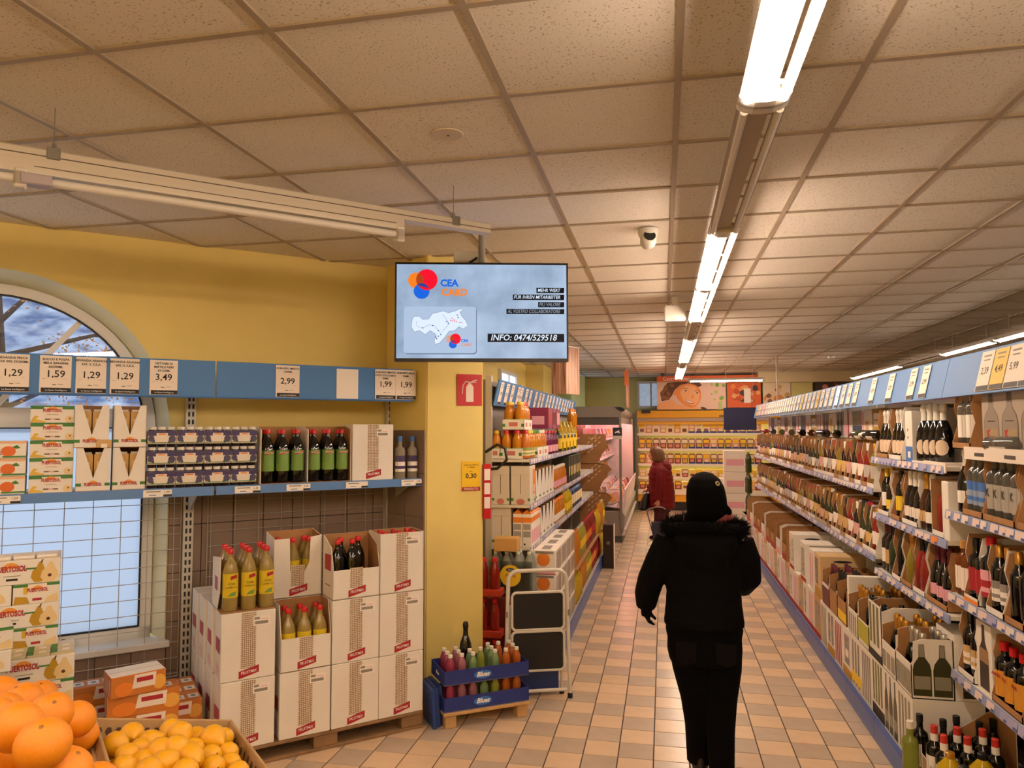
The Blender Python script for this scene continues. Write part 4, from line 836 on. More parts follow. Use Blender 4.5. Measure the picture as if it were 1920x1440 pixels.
venn(-.345, .185, 1.05)
def stext(s, x, z, size, m, **k): lettering(sc, s, x, .0022, z, size, m, **k)
stext('CEA', -.200, .176, .058, eB, bold=.0022, align='CENTER'); stext('CARD', -.168, .118, .058, eO, bold=.0022)
rr = []
for cx, cz, a0 in ((-.055,.012,0), (-.455,.012,90), (-.455,-.235,180), (-.055,-.235,270)):
    rr += [(cx+.02*math.cos(R(a0+q*22.5)), cz+.02*math.sin(R(a0+q*22.5))) for q in range(5)]
spr(MB().face([(x+.004, .0037, z-.005) for x, z in rr], EM('glow_shadow', '5a6a80'))); spr(MB().face([(x, .0034, z) for x, z in rr], EM('glow_card', 'a9bcd6')))
mp_ = [(-.425,-.055), (-.415,-.03), (-.38,-.028), (-.36,-.048), (-.325,-.045), (-.30,-.01), (-.255,.0), (-.235,.005), (-.205,-.006), (-.165,.005), (-.13,.02), (-.115,.015), (-.135,-.002), (-.12,-.03), (-.10,-.05), (-.085,-.085), (-.115,-.105), (-.14,-.09), (-.165,-.115), (-.2,-.12), (-.225,-.155), (-.255,-.19), (-.285,-.2), (-.29,-.175), (-.278,-.14), (-.315,-.115), (-.345,-.14), (-.38,-.115), (-.41,-.125), (-.43,-.095)]
spr(MB().face([(x, .0030, z) for x, z in mp_], eW)); spr(MB().tube([(x, .0030, z) for x, z in mp_], .0012, eG, 4, closed=True))
spr(MB().tube([(x, .0028, z) for x, z in ((-.40,-.06),(-.395,-.09),(-.36,-.1),(-.32,-.08),(-.29,-.085),(-.265,-.115),(-.25,-.13))], .0011, eG, 4)); spr(MB().tube([(x, .0028, z) for x, z in ((-.24,-.12),(-.20,-.075),(-.21,-.055),(-.24,-.015))], .0011, eG, 4))
for k, (x, z) in enumerate(((-.215,-.06), (-.30,-.085), (-.265,-.115), (-.25,-.14), (-.275,-.165), (-.28,-.155), (-.36,-.1), (-.205,-.07), (-.15,-.02), (-.145,-.035), (-.265,-.15))): spr(circ(x, z, .004, eDk, .0024, 8))
for x, z in ((-.19,-.052), (-.18,-.055), (-.17,-.05), (-.165,-.058), (-.155,-.06), (-.135,-.065), (-.125,-.066), (-.182,-.04)): spr(circ(x, z, .0035, eR, .0024, 8))
venn(-.165, -.172, .52); stext('CEA', -.105, -.178, .024, eB, bold=.0009); stext('CARD', -.092, -.202, .024, eO, bold=.0006)
for s, x0, z, h, col in (('MEHR WERT', .335, .135, .034, eW), ('FÜR IHREN MITARBEITER', .19, .092, .034, eW), ('PIÙ VALORE', .345, .047, .032, EM('glow_dim', '8a94a4')), ('AL VOSTRO COLLABORATORE', .150, .004, .032, EM('glow_dim', '8a94a4'))):
    spr(MB().face([(x0, .0030, z-h/2), (.505, .0030, z-h/2), (.507, .0030, z+h/2), (x0, .0030, z+h/2)], eD))
    stext(s, .485, z, .031, col, shear=.25, bold=.0008, align='RIGHT', wide=(.5-x0-.03)/ (len(s)*.0178))if 0 else None
    me = text_mesh(s, .030, col, shear=.2, bold=.0002); wd = max(v.co.x for v in me.vertices)-min(v.co.x for v in me.vertices)
    obj('lettering', me, sc, ((x0+.487)/2, .0022, z), sc=((.475-x0)/wd, 1, 1))
spr(MB().face([(.035, .0030, -.185), (.505, .0030, -.185), (.505, .0030, -.133), (.035, .0030, -.133)], eD))
me = text_mesh('INFO: 0474/529518', .052, eW, shear=.2, bold=.0006); wd = max(v.co.x for v in me.vertices)-min(v.co.x for v in me.vertices)
obj('lettering', me, sc, (.255, .0022, -.159), sc=(.405/wd, 1, 1))
obj('mount_pole', MB().tube([(.0,.05,.2), (.0,.05,ZC-2.561)], .022, GREYM, 10).box(-.05, .05, .03, .07, .1, .25, DGREY).build('mount_pole', True), t)
t = thing('wall_box', 'white box with dark cable beside the television pole', 'box', (-1.19, 4.40, 2.93), R(14))
obj('body', MB().box(-.09, .07, -.04, .04, -.04, .03, WHITE).build('body', bevel=.006), t); obj('cable', MB().tube([(.07,-.02,.0), (.04,-.05,-.03), (.01,-.05,-.05), (0,-.04,-.06)], .008, BLACK, 6).build('cable', True), t)

# ---- two blue trays of soft drink bottles on a small pallet
TA = R(34); TO = Vector((-1.343, 4.418, 0)); tx = Vector((math.cos(TA), math.sin(TA), 0)); ty = Vector((-math.sin(TA), math.cos(TA), 0))
def tp(a, b, z): return TO+tx*a+ty*b+Vector((0,0,z))
t = thing('small_pallet', 'small pale wooden pallet under the two blue drink trays', 'pallet', tp(.29, .15, 0), TA)
obj('deck_board', MB().box(-.29, .29, -.15, .15, .078, .098, WOODL).build('deck_board', bevel=.003), t)
for x in (-.24, .24):
    for y in (-.1, .1): obj('foot', MB().box(-.035, .035, -.035, .035, 0, .078, WOODL).build('foot', bevel=.003), t, (x, y, 0))
DRINK = [M('pink_drink', 'c04a6e', .12, trans=.45), M('mint_drink', '9cc088', .12, trans=.5), M('lime_drink', 'b8c04a', .12, trans=.45), M('amber_drink', 'e07a34', .12, trans=.45), M('rosy_drink', 'd98aa0', .12, trans=.5)]
for lv, z in enumerate((.10, .262)):
    nm = ('lower', 'upper')[lv]; w_, d_, h_ = .57, .28, .088
    b = MB(); b.box(-w_/2, w_/2, -d_/2, d_/2, 0, .004, CARDP); c = .004
    for x0, x1, y0, y1 in ((-w_/2,w_/2,-d_/2,-d_/2+c), (-w_/2,w_/2,d_/2-c,d_/2), (-w_/2,-w_/2+c,-d_/2,d_/2), (w_/2-c,w_/2,-d_/2,d_/2)): b.box(x0, x1, y0, y1, 0, h_, NAVY)
    o = obj('drink_tray', b.build('drink_tray'), None, tp(.286, .145, z), TA, None, '%s navy blue cardboard tray holding soft drink bottles' % nm, 'drink tray', 'navy drink trays')
    obj('print', MB().face([(x, -d_/2-.0008, zz) for x, zz in ell(-.03, .044, .06, .026, 20)], M('oval_blue', '2f6fc0', .5)).build('print'), o)
    lettering(o, 'Blues', -.03, -d_/2-.0016, .045, .040, PAPER, shear=.3, bold=.0014)
    lo = lettering(o, 'Blues', -w_/2-.001, .0, .045, .03, PAPER, rz=-math.pi/2, shear=.3, bold=.001)
    for r in range(3):
        for k in range(7):
            if lv == 0 and r == 1: continue
            if lv == 1 and (r, k) in ((2, 3), (0, 3), (1, 5)): continue
            dm = DRINK[(0, 4, 1, 2, 1, 3, 3)[k] if lv else (0, 4, 4, 1, 2, 3, 3)[k]]
            bottle('small', dm, WHITEF, None, tp(.286+(k-3)*.075+.004*r, .145+(r-1)*.078, z+.005), 'small soft drink bottle, %s in the %s row of the %s navy tray' % (nth(k), ('front', 'middle', 'back')[r], nm), 'soft drink bottles in navy trays', TA, 'drink_bottle', sc=(1,1,.88), n=12)
bottle('spumante', BGLASS, BLACK, None, tp(.215, .225, .27), 'single dark wine bottle with black capsule among the soft drinks', None, TA)
for k in range(3): obj('folded_crate', MB().box(-.11, .11, -.012, .012, 0, .24, M('crate_blue', '1f3f86', .4)).box(-.09, .09, -.016, -.012, .03, .21, M('crate_blue2', '17306a', .4)).build('folded_crate', bevel=.003), None, Vector((-1.463, 4.515, 0))+k*Vector((.012,.035,0)), R(-55)+0, (R(4), 0, R(-55)), 'folded blue crate leaning by the pillar, %s of three' % nth(k), 'crate', 'folded blue crates')

# ---- step ladder
t = thing('step_ladder', 'folded white step ladder with two black treads standing by the drink trays', 'ladder', (-.865, 5.044, 0), R(20))
LW = M('ladder_white', 'd9d2c6', .35)
arc = [(.07*math.cos(a), .07*math.sin(a)) for a in [math.pi/2*k/5 for k in range(6)]]
fpts = [(.225,.0,.02), (.205,.0,.78)] + [(.135+x, 0, .80+y) for x, y in arc][1:] + [(-.135-x, 0, .80+y) for x, y in arc[::-1]][:-1] + [(-.205,.0,.78), (-.225,.0,.02)]
obj('front_frame', MB().tube(fpts, .0135, LW, 10).build('front_frame', True), t)
bp_ = [(.185,.09,.02), (.185,.06,.62), (-.185,.06,.62), (-.185,.09,.02)]
obj('rear_frame', MB().tube(bp_, .011, LW, 8, closed=True).build('rear_frame', True), t)
obj('foot_bar', MB().tube([(-.20,-.005,.06), (.2,-.005,.06)], .012, LW, 8).build('foot_bar', True), t)
def tread(z0, z1):
    b = MB(); r = .03; w_ = .18
    o = []
    for cx, cz, a0 in ((w_-r, z1-r, 0), (-w_+r, z1-r, 90), (-w_+r, z0+r, 180), (w_-r, z0+r, 270)): o += [(cx+r*math.cos(R(a0+q*22.5)), cz+r*math.sin(R(a0+q*22.5))) for q in range(5)]
    b.prism('y', o, -.022, -.012, M('tread_rubber', '15120f', .7)); rim = MB().tube([(x, -.018, z) for x, z in o], .010, LW, 6, closed=True)
    return b.build('tread'), rim.build('tread_rim', True)
for z0, z1 in ((.475, .725), (.20, .462)):
    a, b = tread(z0, z1); q = obj('tread', a, t); obj('tread_rim', b, q)
for x, y in ((.225,0), (-.225,0), (.185,.09), (-.185,.09)): obj('rubber_foot', MB().lathe([(0,0), (.018,0), (.018,.035), (.0,.035)], BLACK, 8).build('rubber_foot', True), t, (x, y, 0))
for x in (.215, -.215): obj('rivet_plate', MB().box(-.006, .006, -.018, -.010, .56, .60, GREYM).build('rivet_plate'), t, (x, 0, 0))
t = thing('plastic_crate', 'low red and blue plastic crate standing behind the step ladder', 'crate', (-.93, 5.26, 0), R(20))
obj('body', MB().box(-.16, .16, -.1, .1, 0, .16, M('crate_navy', '1c3a7c', .4)).build('body', bevel=.008), t); obj('rim', MB().box(-.17, .17, -.11, .11, .16, .20, M('crate_red', 'b02a20', .4)).build('rim', bevel=.006), t)
# ================================================================ the wine gondola along the aisle
LIP = 1.40
RAILM = M('rail_lilac', '8f9cc4', .4); GRACK = M('rack_grey', 'b9b2a6', .45); GBACK = M('rack_back', '6e665c', .6)
ELAB = [M('edge_label_pink', 'e2cdc6', .65), M('edge_label_white', 'e4d8d0', .65), M('edge_label_lilac', 'a9a6c8', .65)]
def gondola_bay(name, label, origin, rz, zs, lipd=.45, kick=.20, ln=1.33, hdr=(2.0, 2.205), tilt=.05, z_top=2.2, seed=1, group='wine gondola units', kz=.13, hoff=0):
    t = thing(name, label, 'shelf unit', origin, rz, group); h = ln/2; rn = random.Random(seed)
    obj('back_panel', cached(('gbp', ln, lipd), lambda: MB().box(-h, h, lipd, lipd+.02, .05, z_top-.03, GBACK).build('back_panel')), t)
    for sx in (-1, 1): obj('upright', cached(('gup', lipd), lambda: MB().box(-.02, .02, lipd-.05, lipd, 0, z_top, GRACK).build('upright')), t, (sx*(h-.02), 0, 0))
    obj('base_deck', cached(('gbd', ln, lipd, kick), lambda: MB().box(-h, h, -kick+.012, lipd, kz-.02, kz, GRACK).build('base_deck')), t)
    km = cached(('gkp', ln, kick, kz), lambda: MB().prism('x', [(-kick,.0), (-kick+.012,.0), (-kick+.012,kz+.012), (-kick+.004,kz+.012), (-kick-.004,kz-.012), (-kick-.004,.02)], -ln/4+.002, ln/4-.002, KICKB).build('kick_panel'))
    for sx in (-1, 1): obj('kick_panel', km, t, (sx*ln/4, 0, 0))
    for z in zs:
        s = obj('shelf', cached(('gsh', ln, lipd), lambda: MB().box(-h+.002, h-.002, .006, lipd, -.022, 0, CREAM).build('shelf', bevel=.002)), t, (0, 0, z))
        obj('price_rail', cached(('gpr', ln), lambda: MB().prism('x', [(-.006,-.038), (.006,-.038), (.006,.004), (-.0,.004)], -h+.002, h-.002, RAILM).build('price_rail')), s)
        x = -h+.05
        while x < h-.06:
            w_ = rn.choice((.06, .075, .09)); m = rn.choice(ELAB+ELAB[:1])
            if rn.random() < .02: m = ORANGEP
            obj('edge_label', cached(('gel', w_, m.name), lambda: MB().face([(-w_/2,-.0072,-.034), (w_/2,-.0072,-.034), (w_/2,-.0022,.001), (-w_/2,-.0022,.001)], m).face([(w_*.1,-.0076,-.033), (w_/2,-.0076,-.033), (w_/2,-.0061,-.022), (w_*.1,-.0061,-.022)], M('label_navy', '4a5896', .6)).build('edge_label')), s, (x, 0, 0))
            x += w_+rn.choice((.004, .02, .05))
    if hdr:
        hb = obj('header_board', cached(('ghb', ln, hdr, tilt), lambda: MB().prism('x', [(.0,hdr[0]), (.012,hdr[0]), (.012+tilt,hdr[1]), (tilt,hdr[1])], -h+.002, h-.002, BLUE).build('header_board', bevel=.002)), t, (0, hoff, 0))
        for sx in (-1, 1): obj('header_arm', cached(('gha', lipd, hoff), lambda: MB().box(-.01, .01, hoff+.045, lipd-.02, 2.08, 2.11, GRACK).build('header_arm')), t, (sx*(h-.05), 0, 0))
    return t
YB = [2.79+1.33*k for k in range(8)]
gl = ['near unit of the wine gondola with clear spirits', 'second unit of the wine gondola with sparkling wine'] + ['%s unit of the wine gondola from the camera end' % nth(k) for k in range(2, 7)]
for k in range(7):
    zs = (1.43, 1.02, .64) if k == 0 else (1.648, 1.272, .898) if k == 1 else (1.43, .975)
    gondola_bay('wine_shelf', gl[k], (LIP, YB[k]+.665, 0), RG, zs, seed=k+3)
def P3(Y, X, z): return Vector((X, Y, z))
cntr = {}
def num(key): cntr[key] = cntr.get(key, -1)+1; return nth(cntr[key])
def wb(Y, z, kind, glass, capm, labm, desc, place, X=None, n=10, **k):
    return bottle(kind, glass, capm, labm, P3(Y, X if X is not None else LIP+.062, z+.006), '%s, %s on the %s' % (desc, num((place, 'b')), place), 'bottles on the '+place, RG+rnd.uniform(-.25, .25), n=n, **k)
def dcart(Y, w_, z, place, h=.30, d=.26, mo=CARDW, fh=.03, X=None, key=None, items=None, desc=None, side=None, mi=CARDB, **k):
    X = LIP+.014+d/2 if X is None else X
    nm = {CARDW: 'white', CARDB: 'brown'}.get(mo, 'printed')
    return open_carton(('dc', key, mo.name, round(w_, 3), h, d, fh, bool(side)), (w_, d, h, fh), P3(Y, X, z+.001), RG, '%s, %s on the %s' % (desc or 'open %s wine carton' % nm, num((place, 'c')), place), 'cartons on the '+place, items, mo=mo, mi=mi,
        side=side or [(-d/2,0), (d/2,0), (d/2,h), (-d/2+.03,h), (-d/2+.012,h*.72), (-d/2+.03,h*.45), (-d/2,fh)], **k)
# ---- far units: two shelves of open cartons, each with two bottles in front
KINDS = [('wine', BGLASS, 'dark wine bottle'), ('wine', BGLASS, 'dark wine bottle'), ('burg', GGLASS, 'green wine bottle'), ('wine', AGLASS, 'brown wine bottle'), ('flute', GGLASS, 'slim green wine bottle'), ('wine', STRAW, 'pale white wine bottle'), ('wine', ROSE, 'rose wine bottle')]
LABS = [(CARDP, 'cream label'), (PAPER, 'white label'), (M('gold_label', 'd8b46a', .6), 'golden label'), (M('grey_label', 'b5aca4', .6), 'grey label'), (TAN, 'tan label'), (M('rose_label', 'd6a49c', .6), 'rosy label')]
CAPS = [WINEP, BLACK, GOLD, REDP, WHITEF]
rn = random.Random(21)
lying = []
for li, (z, place) in enumerate(((1.43, 'upper far wine shelf'), (.975, 'lower far wine shelf'))):
    y = 5.47
    while y < 11.95:
        wd = .172; yc = y+wd/2
        mo = rn.choice((CARDW, CARDW, CARDB, CARDB, M('kraft_grey', 'b7a488', .75)))
        dcart(yc, wd-.004, z, place, h=.315+rn.choice((0, .012)), mo=mo, key=li)
        kd, gm, gd = rn.choice(KINDS); lm, ld = rn.choice(LABS); cp = rn.choice(CAPS)
        for q in (-1, 1): wb(yc+q*.041, z, kd, gm, cp, lm, '%s with %s' % (gd, ld), place, X=LIP+.066, n=10)
        y += wd
# bottles lying and cartons standing on top of the upper row
place = 'top of the far wine shelves'
for k, (y, gm, cp) in enumerate(((5.62, BGLASS, WHITEF), (5.95, GGLASS, WINEP), (6.9, BGLASS, GOLD), (7.3, BGLASS, WINEP), (8.0, AGLASS, REDP), (8.5, BGLASS, WINEP), (9.2, BGLASS, BLACK), (9.9, GGLASS, WINEP), (10.6, BGLASS, REDP), (11.3, ROSE, WINEP))):
    bottle('wine', gm, cp, LABS[k % 4][0], P3(y-.14, LIP+.07, 1.43+.329+.038), 'wine bottle lying on its side, %s on the %s' % (nth(k), place), 'lying bottles on the '+place, rot=(R(90), 0, R(180)+rn.uniform(-.2, .2)), n=10)
TOPS = [('white carton with fine red stripes', CARDW, [('F', (.1+.28*k, .18+.28*k, .05, .95), REDP) for k in range(3)]), ('mustard carton with a cream panel', M('mustard_card', 'a8842c', .7), [('F', (.15,.9,.42,.85), CARDP), ('F', (.25,.75,.60,.65), INKG)]), ('pale carton with a brown block', CARDW, [('F', (.35,.7,.3,.6), TAN), ('F', (.05,.25,.2,.9), PINKP)]),
    ('grey carton with dark blue lower half', M('grey_card', '9c948a', .7), [('F', (0,1,0,.48), M('navy_print', '232c50', .6)), ('F', (.2,.8,.68,.74), INKG)]), ('pink and white carton with a red band', CARDW, [('F', (.45,.62,0,1), REDP), ('F', (0,.4,.1,.5), PINKP)]), ('grey carton printed with two dark bottles', M('grey_card2', 'a79d8e', .7), [('F', bottle_out(.3,.3,.08,.86), M('dark_olive', '2c2a1c', .6)), ('F', bottle_out(.72,.3,.08,.86), M('dark_olive', '2c2a1c', .6))]),
    ('cream carton with pale prints', CARDP, [('F', (.1,.5,.15,.8), TAN), ('F', (.6,.9,.2,.5), OLIVE)]), ('grey carton with two red capped bottles printed', M('grey_card2', 'a79d8e', .7), [('F', bottle_out(.3,.3,.05,.9), WINEP), ('F', bottle_out(.72,.3,.05,.9), WINEP), ('F', (0,1,0,.18), PINKP)])]
y = 5.5
for k in range(21):
    ds, m, it = TOPS[k % 8]
    carton('top%d' % (k % 8), .295, .24, .235 if k % 3 else .225, it, P3(y+.15, LIP+.30, 1.43+.329), RG, '%s, %s along the far wine shelf top' % (ds, nth(k)), 'cartons along the top of the wine units', m=m, flap=False)
    y += .30
# ---- second unit: sparkling wine
place = 'sparkling top shelf'; z = 1.648
OVAL = M('oval_label', 'e0c8ac', .5)
def oval(o, r=.0435, zc=.075):
    def mk():
        q = MB(); K = 10
        for k in range(K):
            a0, a1 = -1+2*k/K, -1+2*(k+1)/K; h0, h1 = .042*math.sqrt(max(0, 1-a0*a0)), .042*math.sqrt(max(0, 1-a1*a1)); rr = r*1.012
            q.face([(math.sin(.8*a0)*rr, -math.cos(.8*a0)*rr, zc-h0), (math.sin(.8*a1)*rr, -math.cos(.8*a1)*rr, zc-h1), (math.sin(.8*a1)*rr, -math.cos(.8*a1)*rr, zc+h1), (math.sin(.8*a0)*rr, -math.cos(.8*a0)*rr, zc+h0)], OVAL)
        return q.build('oval_label')
    obj('oval_label', cached(('ov', r), mk), o)
for yc in (5.25, 4.98):
    dcart(yc, .25, z, place, h=.325, mo=CARDB if yc > 5.1 else CARDW, d=.28, key='sp')
    for q in (-.078, 0, .078):
        for r in range(2): 
            o = wb(yc+q, z, 'spumante', BGLASS, WHITEF, None, 'black sparkling wine bottle with oval label', place, X=LIP+.07+.095*r, n=14)
            o.rotation_euler = (0, 0, RG+.5); oval(o)
carton('bluebox', .09, .13, .30, [('F', (0,1,0,.30), BLUEP), ('F', (.3,.7,.08,.20), PAPER), ('F', [(.15,.3),(.6,.3),(.75,.6),(.55,.98),(.1,.98)], CARDP), ('F', (.3,.5,.45,.5), INKG), ('F', (.3,.5,.6,.65), INKG)], P3(4.74, LIP+.09, z), RG+.1, 'slim white and blue standing carton among the sparkling wine', None, flap=False)
carton('whitebox', .14, .2, .315, [('F', (.2,.5,.4,.6), PINKP)], P3(4.72, LIP+.26, z), RG, 'plain white carton behind the slim blue one', None, flap=False)
for k in range(4):
    o = wb(4.61-.062*k, z, 'gran', BGLASS, WHITEF, None, 'broad black sparkling bottle with white neck', place, X=LIP+.075+.012*k, n=16); o.rotation_euler = (0, 0, RG+.9); oval(o, .048, .085)
for k in range(2):
    o = wb(4.30-.085*k, z, 'gran', BGLASS, WHITEF, None, 'broad black sparkling bottle with white neck', place, X=LIP+.2, n=14); o.rotation_euler = (0, 0, RG+.6)
obj('card_tray', MB().box(-.30, .06, -.0, .24, 0, .012, CARDP).box(-.06, .25, -.012, -.006, -.03, .022, CARDP).build('card_tray'), None, P3(4.35, LIP+.012, z), RG, None, 'flat cream card tray under the broad sparkling bottles', 'tray')
for k in range(3): carton('flat%d' % k, .40, .30, .075, [('F', (.1,.9,.3,.5), PINKP)], P3(4.36+.40*k, LIP+.25, z+.332+(.0 if k != 1 else .01)), RG+.03*k, 'flat cream carton lying over the sparkling wine, %s from the camera' % nth(k), 'flat cartons above the sparkling wine', m=CARDP, flap=False)
place = 'sparkling middle shelf'; z = 1.272
dcart(5.27, .24, z, place, h=.30, key='m1'); dcart(5.01, .18, z, place, h=.29, mo=CARDB, key='m2'); dcart(4.74, .27, z, place, h=.30, key='m3')
for y, lm, cp, ds in ((5.32, PAPER, YELP, 'dark wine bottle with white label and yellow neck'), (5.20, YELP, GOLD, 'dark wine bottle with yellow label'), (5.02, YELP, BLACK, 'slim dark wine bottle with yellow label'), (4.83, CARDP, WHITEF, 'dark sparkling bottle with cream label'), (4.745, CARDP, WHITEF, 'dark sparkling bottle with cream label'), (4.66, CARDP, WHITEF, 'dark sparkling bottle with cream label'), (4.56, TAN, GOLD, 'brown wine bottle with tan label'), (4.47, PAPER, WHITEF, 'dark sparkling bottle with broad white label')):
    wb(y, z, 'spumante' if cp in (WHITEF, GOLD) else 'wine', AGLASS if lm is TAN else BGLASS, cp, lm, ds, place, n=14)
o = dcart(4.28, .17, z, place, h=.30, desc='white carton framing a red bottle', key='m4', side=[(-.13,0), (.13,0), (.13,.3), (-.13,.3)], rside=True)
wb(4.30, z, 'jug', ROSE, BLACK, None, 'bulging red rose wine bottle', place, X=LIP+.085, n=16)
carton('l8', .09, .26, .30, [('R', (.60,.75,.72,.80), INKG), ('R', (.62,.72,.3,.55), INKG)], P3(4.165, LIP+.145, z), RG, 'plain white carton end panel beside the red rose bottle', None, flap=False)
place = 'sparkling low shelf'; z = .898
for y, kd, gm, cp, lm, ds in ((5.36, 'wine', BGLASS, WINEP, PAPER, 'dark wine bottle with white label'), (5.28, 'wine', BGLASS, WINEP, TAN, 'dark wine bottle with tan label'), (5.19, 'burg', GGLASS, BLACK, None, 'plain green wine bottle')): wb(y, z, kd, gm, cp, lm, ds, place, n=14)
for yc, wd, mo, key in ((5.03, .17, CARDW, 'l1'), (4.83, .18, CARDB, 'l2'), (4.62, .20, CARDW, 'l3'), (4.34, .30, CARDB, 'l4')): dcart(yc, wd, z, place, h=.305, mo=mo, key=key)
wb(5.03, z, 'flute', BGLASS, BLACK, None, 'tall dark flute bottle in a white carton', place, n=14); wb(4.84, z, 'spumante', STRAW, GOLD, None, 'pale champagne style bottle', place, n=14)
for q in (-.045, .05): wb(4.62+q, z, 'gran', ROSE, BLACK, None, 'rose sparkling bottle with black neck', place, n=14)
for q in (-.09, 0, .09): wb(4.34+q, z, 'spumante', BGLASS, WINEP, PINKP, 'dark sparkling bottle with pink label', place, n=14)
# ---- near unit: spirits
place = 'spirits top shelf'; z = 1.43
wb(4.0, z, 'spumante', BGLASS, WHITEF, PAPER, 'black bottle with slim white label and white neck', place, n=16)
dcart(3.83, .22, z, place, h=.285, mo=CARDB, key='s1', d=.28); dcart(3.56, .30, z, place, h=.285, mo=CARDB, key='s2', d=.28); dcart(3.24, .30, z, place, h=.285, mo=CARDB, key='s3', d=.28)
for q in (-.068, 0, .068): wb(3.83+q, z, 'spirit', CLEARG, BLACK, M('faded_blue_label', '8fa0b8', .4), 'clear spirit bottle with blue label', place, n=16, lab2=BLUEP)
KL = M('silver_label', 'b9b4ac', .4, .3)
for q in (-.10, -.02, .06, .14):
    o = wb(3.56+q-.02, z, 'spirit', CLEARG, M('clear_cap', 'b4aca0', .3), KL, 'clear spirit bottle marked with a large K', place, n=16)
    lettering(o, 'K', 0, -.0395, .12, .05, INK, bold=.001)
for q in (-.08, 0, .08): wb(3.24+q, z, 'spirit', CLEARG, REDCAP, PAPER, 'clear spirit bottle with red cap', place, n=12)
obj('card_tray', MB().box(-.42, .26, -.02, .28, 0, .006, CARDP).box(-.42, .26, -.026, -.02, -.028, .03, CARDP).box(-.30, -.20, -.0268, -.026, -.012, .004, DGREY).box(0, .10, -.0268, -.026, -.012, .004, DGREY).build('card_tray'), None, P3(3.42, LIP+.02, z+.30), RG, None, 'cream card tray lying over the clear spirit bottles', 'tray')
dcart(3.93, .21, z+.315, place, h=.28, mo=CARDB, key='s5', desc='open brown carton raised above the black bottle'); 
for q in (-.05, .05): wb(3.93+q, z+.315, 'spirit', CLEARG, BLACK, PAPER, 'clear bottle with white label in the raised carton', place, n=12)
PB = M('printed_bottle', '8d7f70', .6); PBD = M('printed_neck', '5f564c', .6)
it = []
for c in (.18, .5, .82): it += [('F', bottle_out(c, .27, .03, .93), PBD), ('F', bottle_out(c, .25, .035, .915), PB), ('F', (c-.035,c+.035,.80,.955), PBD), ('F', (c-.07,c+.07,.50,.515), INK), ('F', (c-.11,c+.11,.24,.38), M('printed_label', 'a08a62', .6)), ('F', [(c-.09,.36),(c-.02,.38),(c-.05,.30),(c,.22),(c-.08,.20)], REDP)]
carton('pb', .56, .24, .275, it, P3(3.49, LIP+.17, z+.308), RG, 'taupe carton printed with three outlined bottles, under the blue header', None, m=M('taupe_card', 'ab9c8a', .7), flap=False)
bottle('spirit', CLEARG, CLEARG, PAPER, P3(3.62, LIP+.02, z+.345), 'clear bottle lying in front of the printed taupe carton', None, rot=(R(90), 0, R(10)), n=14)
place = 'spirits middle shelf'; z = 1.02
for y in (4.07, 4.0): wb(y, z, 'square', M('amber_spirit', '7a3e12', .1, trans=.3), M('tan_cap', 'b98a4a', .5), CARDP, 'squat amber bottle with cream label', place, n=12)
dcart(3.88, .16, z, place, h=.315, key='w1', desc='white carton with orange tape', items=[('F', (0,1,0,.06), ORANGEP)])
for q in (-.04, .04): wb(3.88+q, z, 'spirit', BGLASS, BLACK, REDP, 'black bitter bottle with red label', place, n=14)
wb(3.755, z, 'spirit', BGLASS, REDCAP, REDP, 'tall black bottle with bright red cap and red label', place, n=16, sc=(1.25, 1.25, 1.1), lab2=PINKP)
dcart(3.63, .17, z, place, h=.30, key='w2'); dcart(3.45, .17, z, place, h=.29, mo=CARDB, key='w3'); dcart(3.27, .17, z, place, h=.29, key='w4')
for q in (-.042, .042): wb(3.63+q, z, 'wine', BGLASS, GOLD, PAPER, 'black bottle with tall white label', place, n=14, lab2=INKG)
for q in (-.042, .042): wb(3.45+q, z, 'wine', BGLASS, GOLD, None, 'dark bottle with tan neck in a brown carton', place, n=14)
for q in (-.042, .042): wb(3.27+q, z, 'square', M('amber_spirit', '7a3e12', .1, trans=.3), GOLD, ORANGEP, 'amber bottle with orange label', place, n=12)
place = 'spirits low shelf'; z = .64
dcart(3.98, .19, z, place, h=.30, key='v1')
for q in (-.045, .045): wb(3.98+q, z, 'wine', BGLASS, BLACK, CARDP, 'dark fortified wine bottle with cream label', place, n=16, lab2=TAN)
carton('wrapped', .16, .2, .31, [('F', bottle_out(.5,.62,.03,.94), M('print_brown', '3a2c26', .5)), ('F', (.2,.8,.42,.62), M('kraft_print', '9a7650', .6))], P3(3.80, LIP+.13, z), RG, 'white carton printed with one dark bottle', None, flap=False)
dcart(3.55, .28, z, place, h=.29, mo=CARDB, key='v2'); dcart(3.24, .28, z, place, h=.29, key='v3')
ORL = M('folk_label', 'd8952c', .5)
for q in (-.09, 0, .09):
    o = wb(3.57+q, z, 'square', BGLASS, REDCAP, ORL, 'square shouldered dark bottle with orange picture label', place, n=14)
    lettering(o, 'AMARO', 0, -.0432, .118, .018, REDP, bold=.0008)
for q in (-.09, 0, .09): wb(3.24+q, z, 'square', BGLASS, BLACK, ORL, 'dark bottle with plain ochre label', place, n=12)
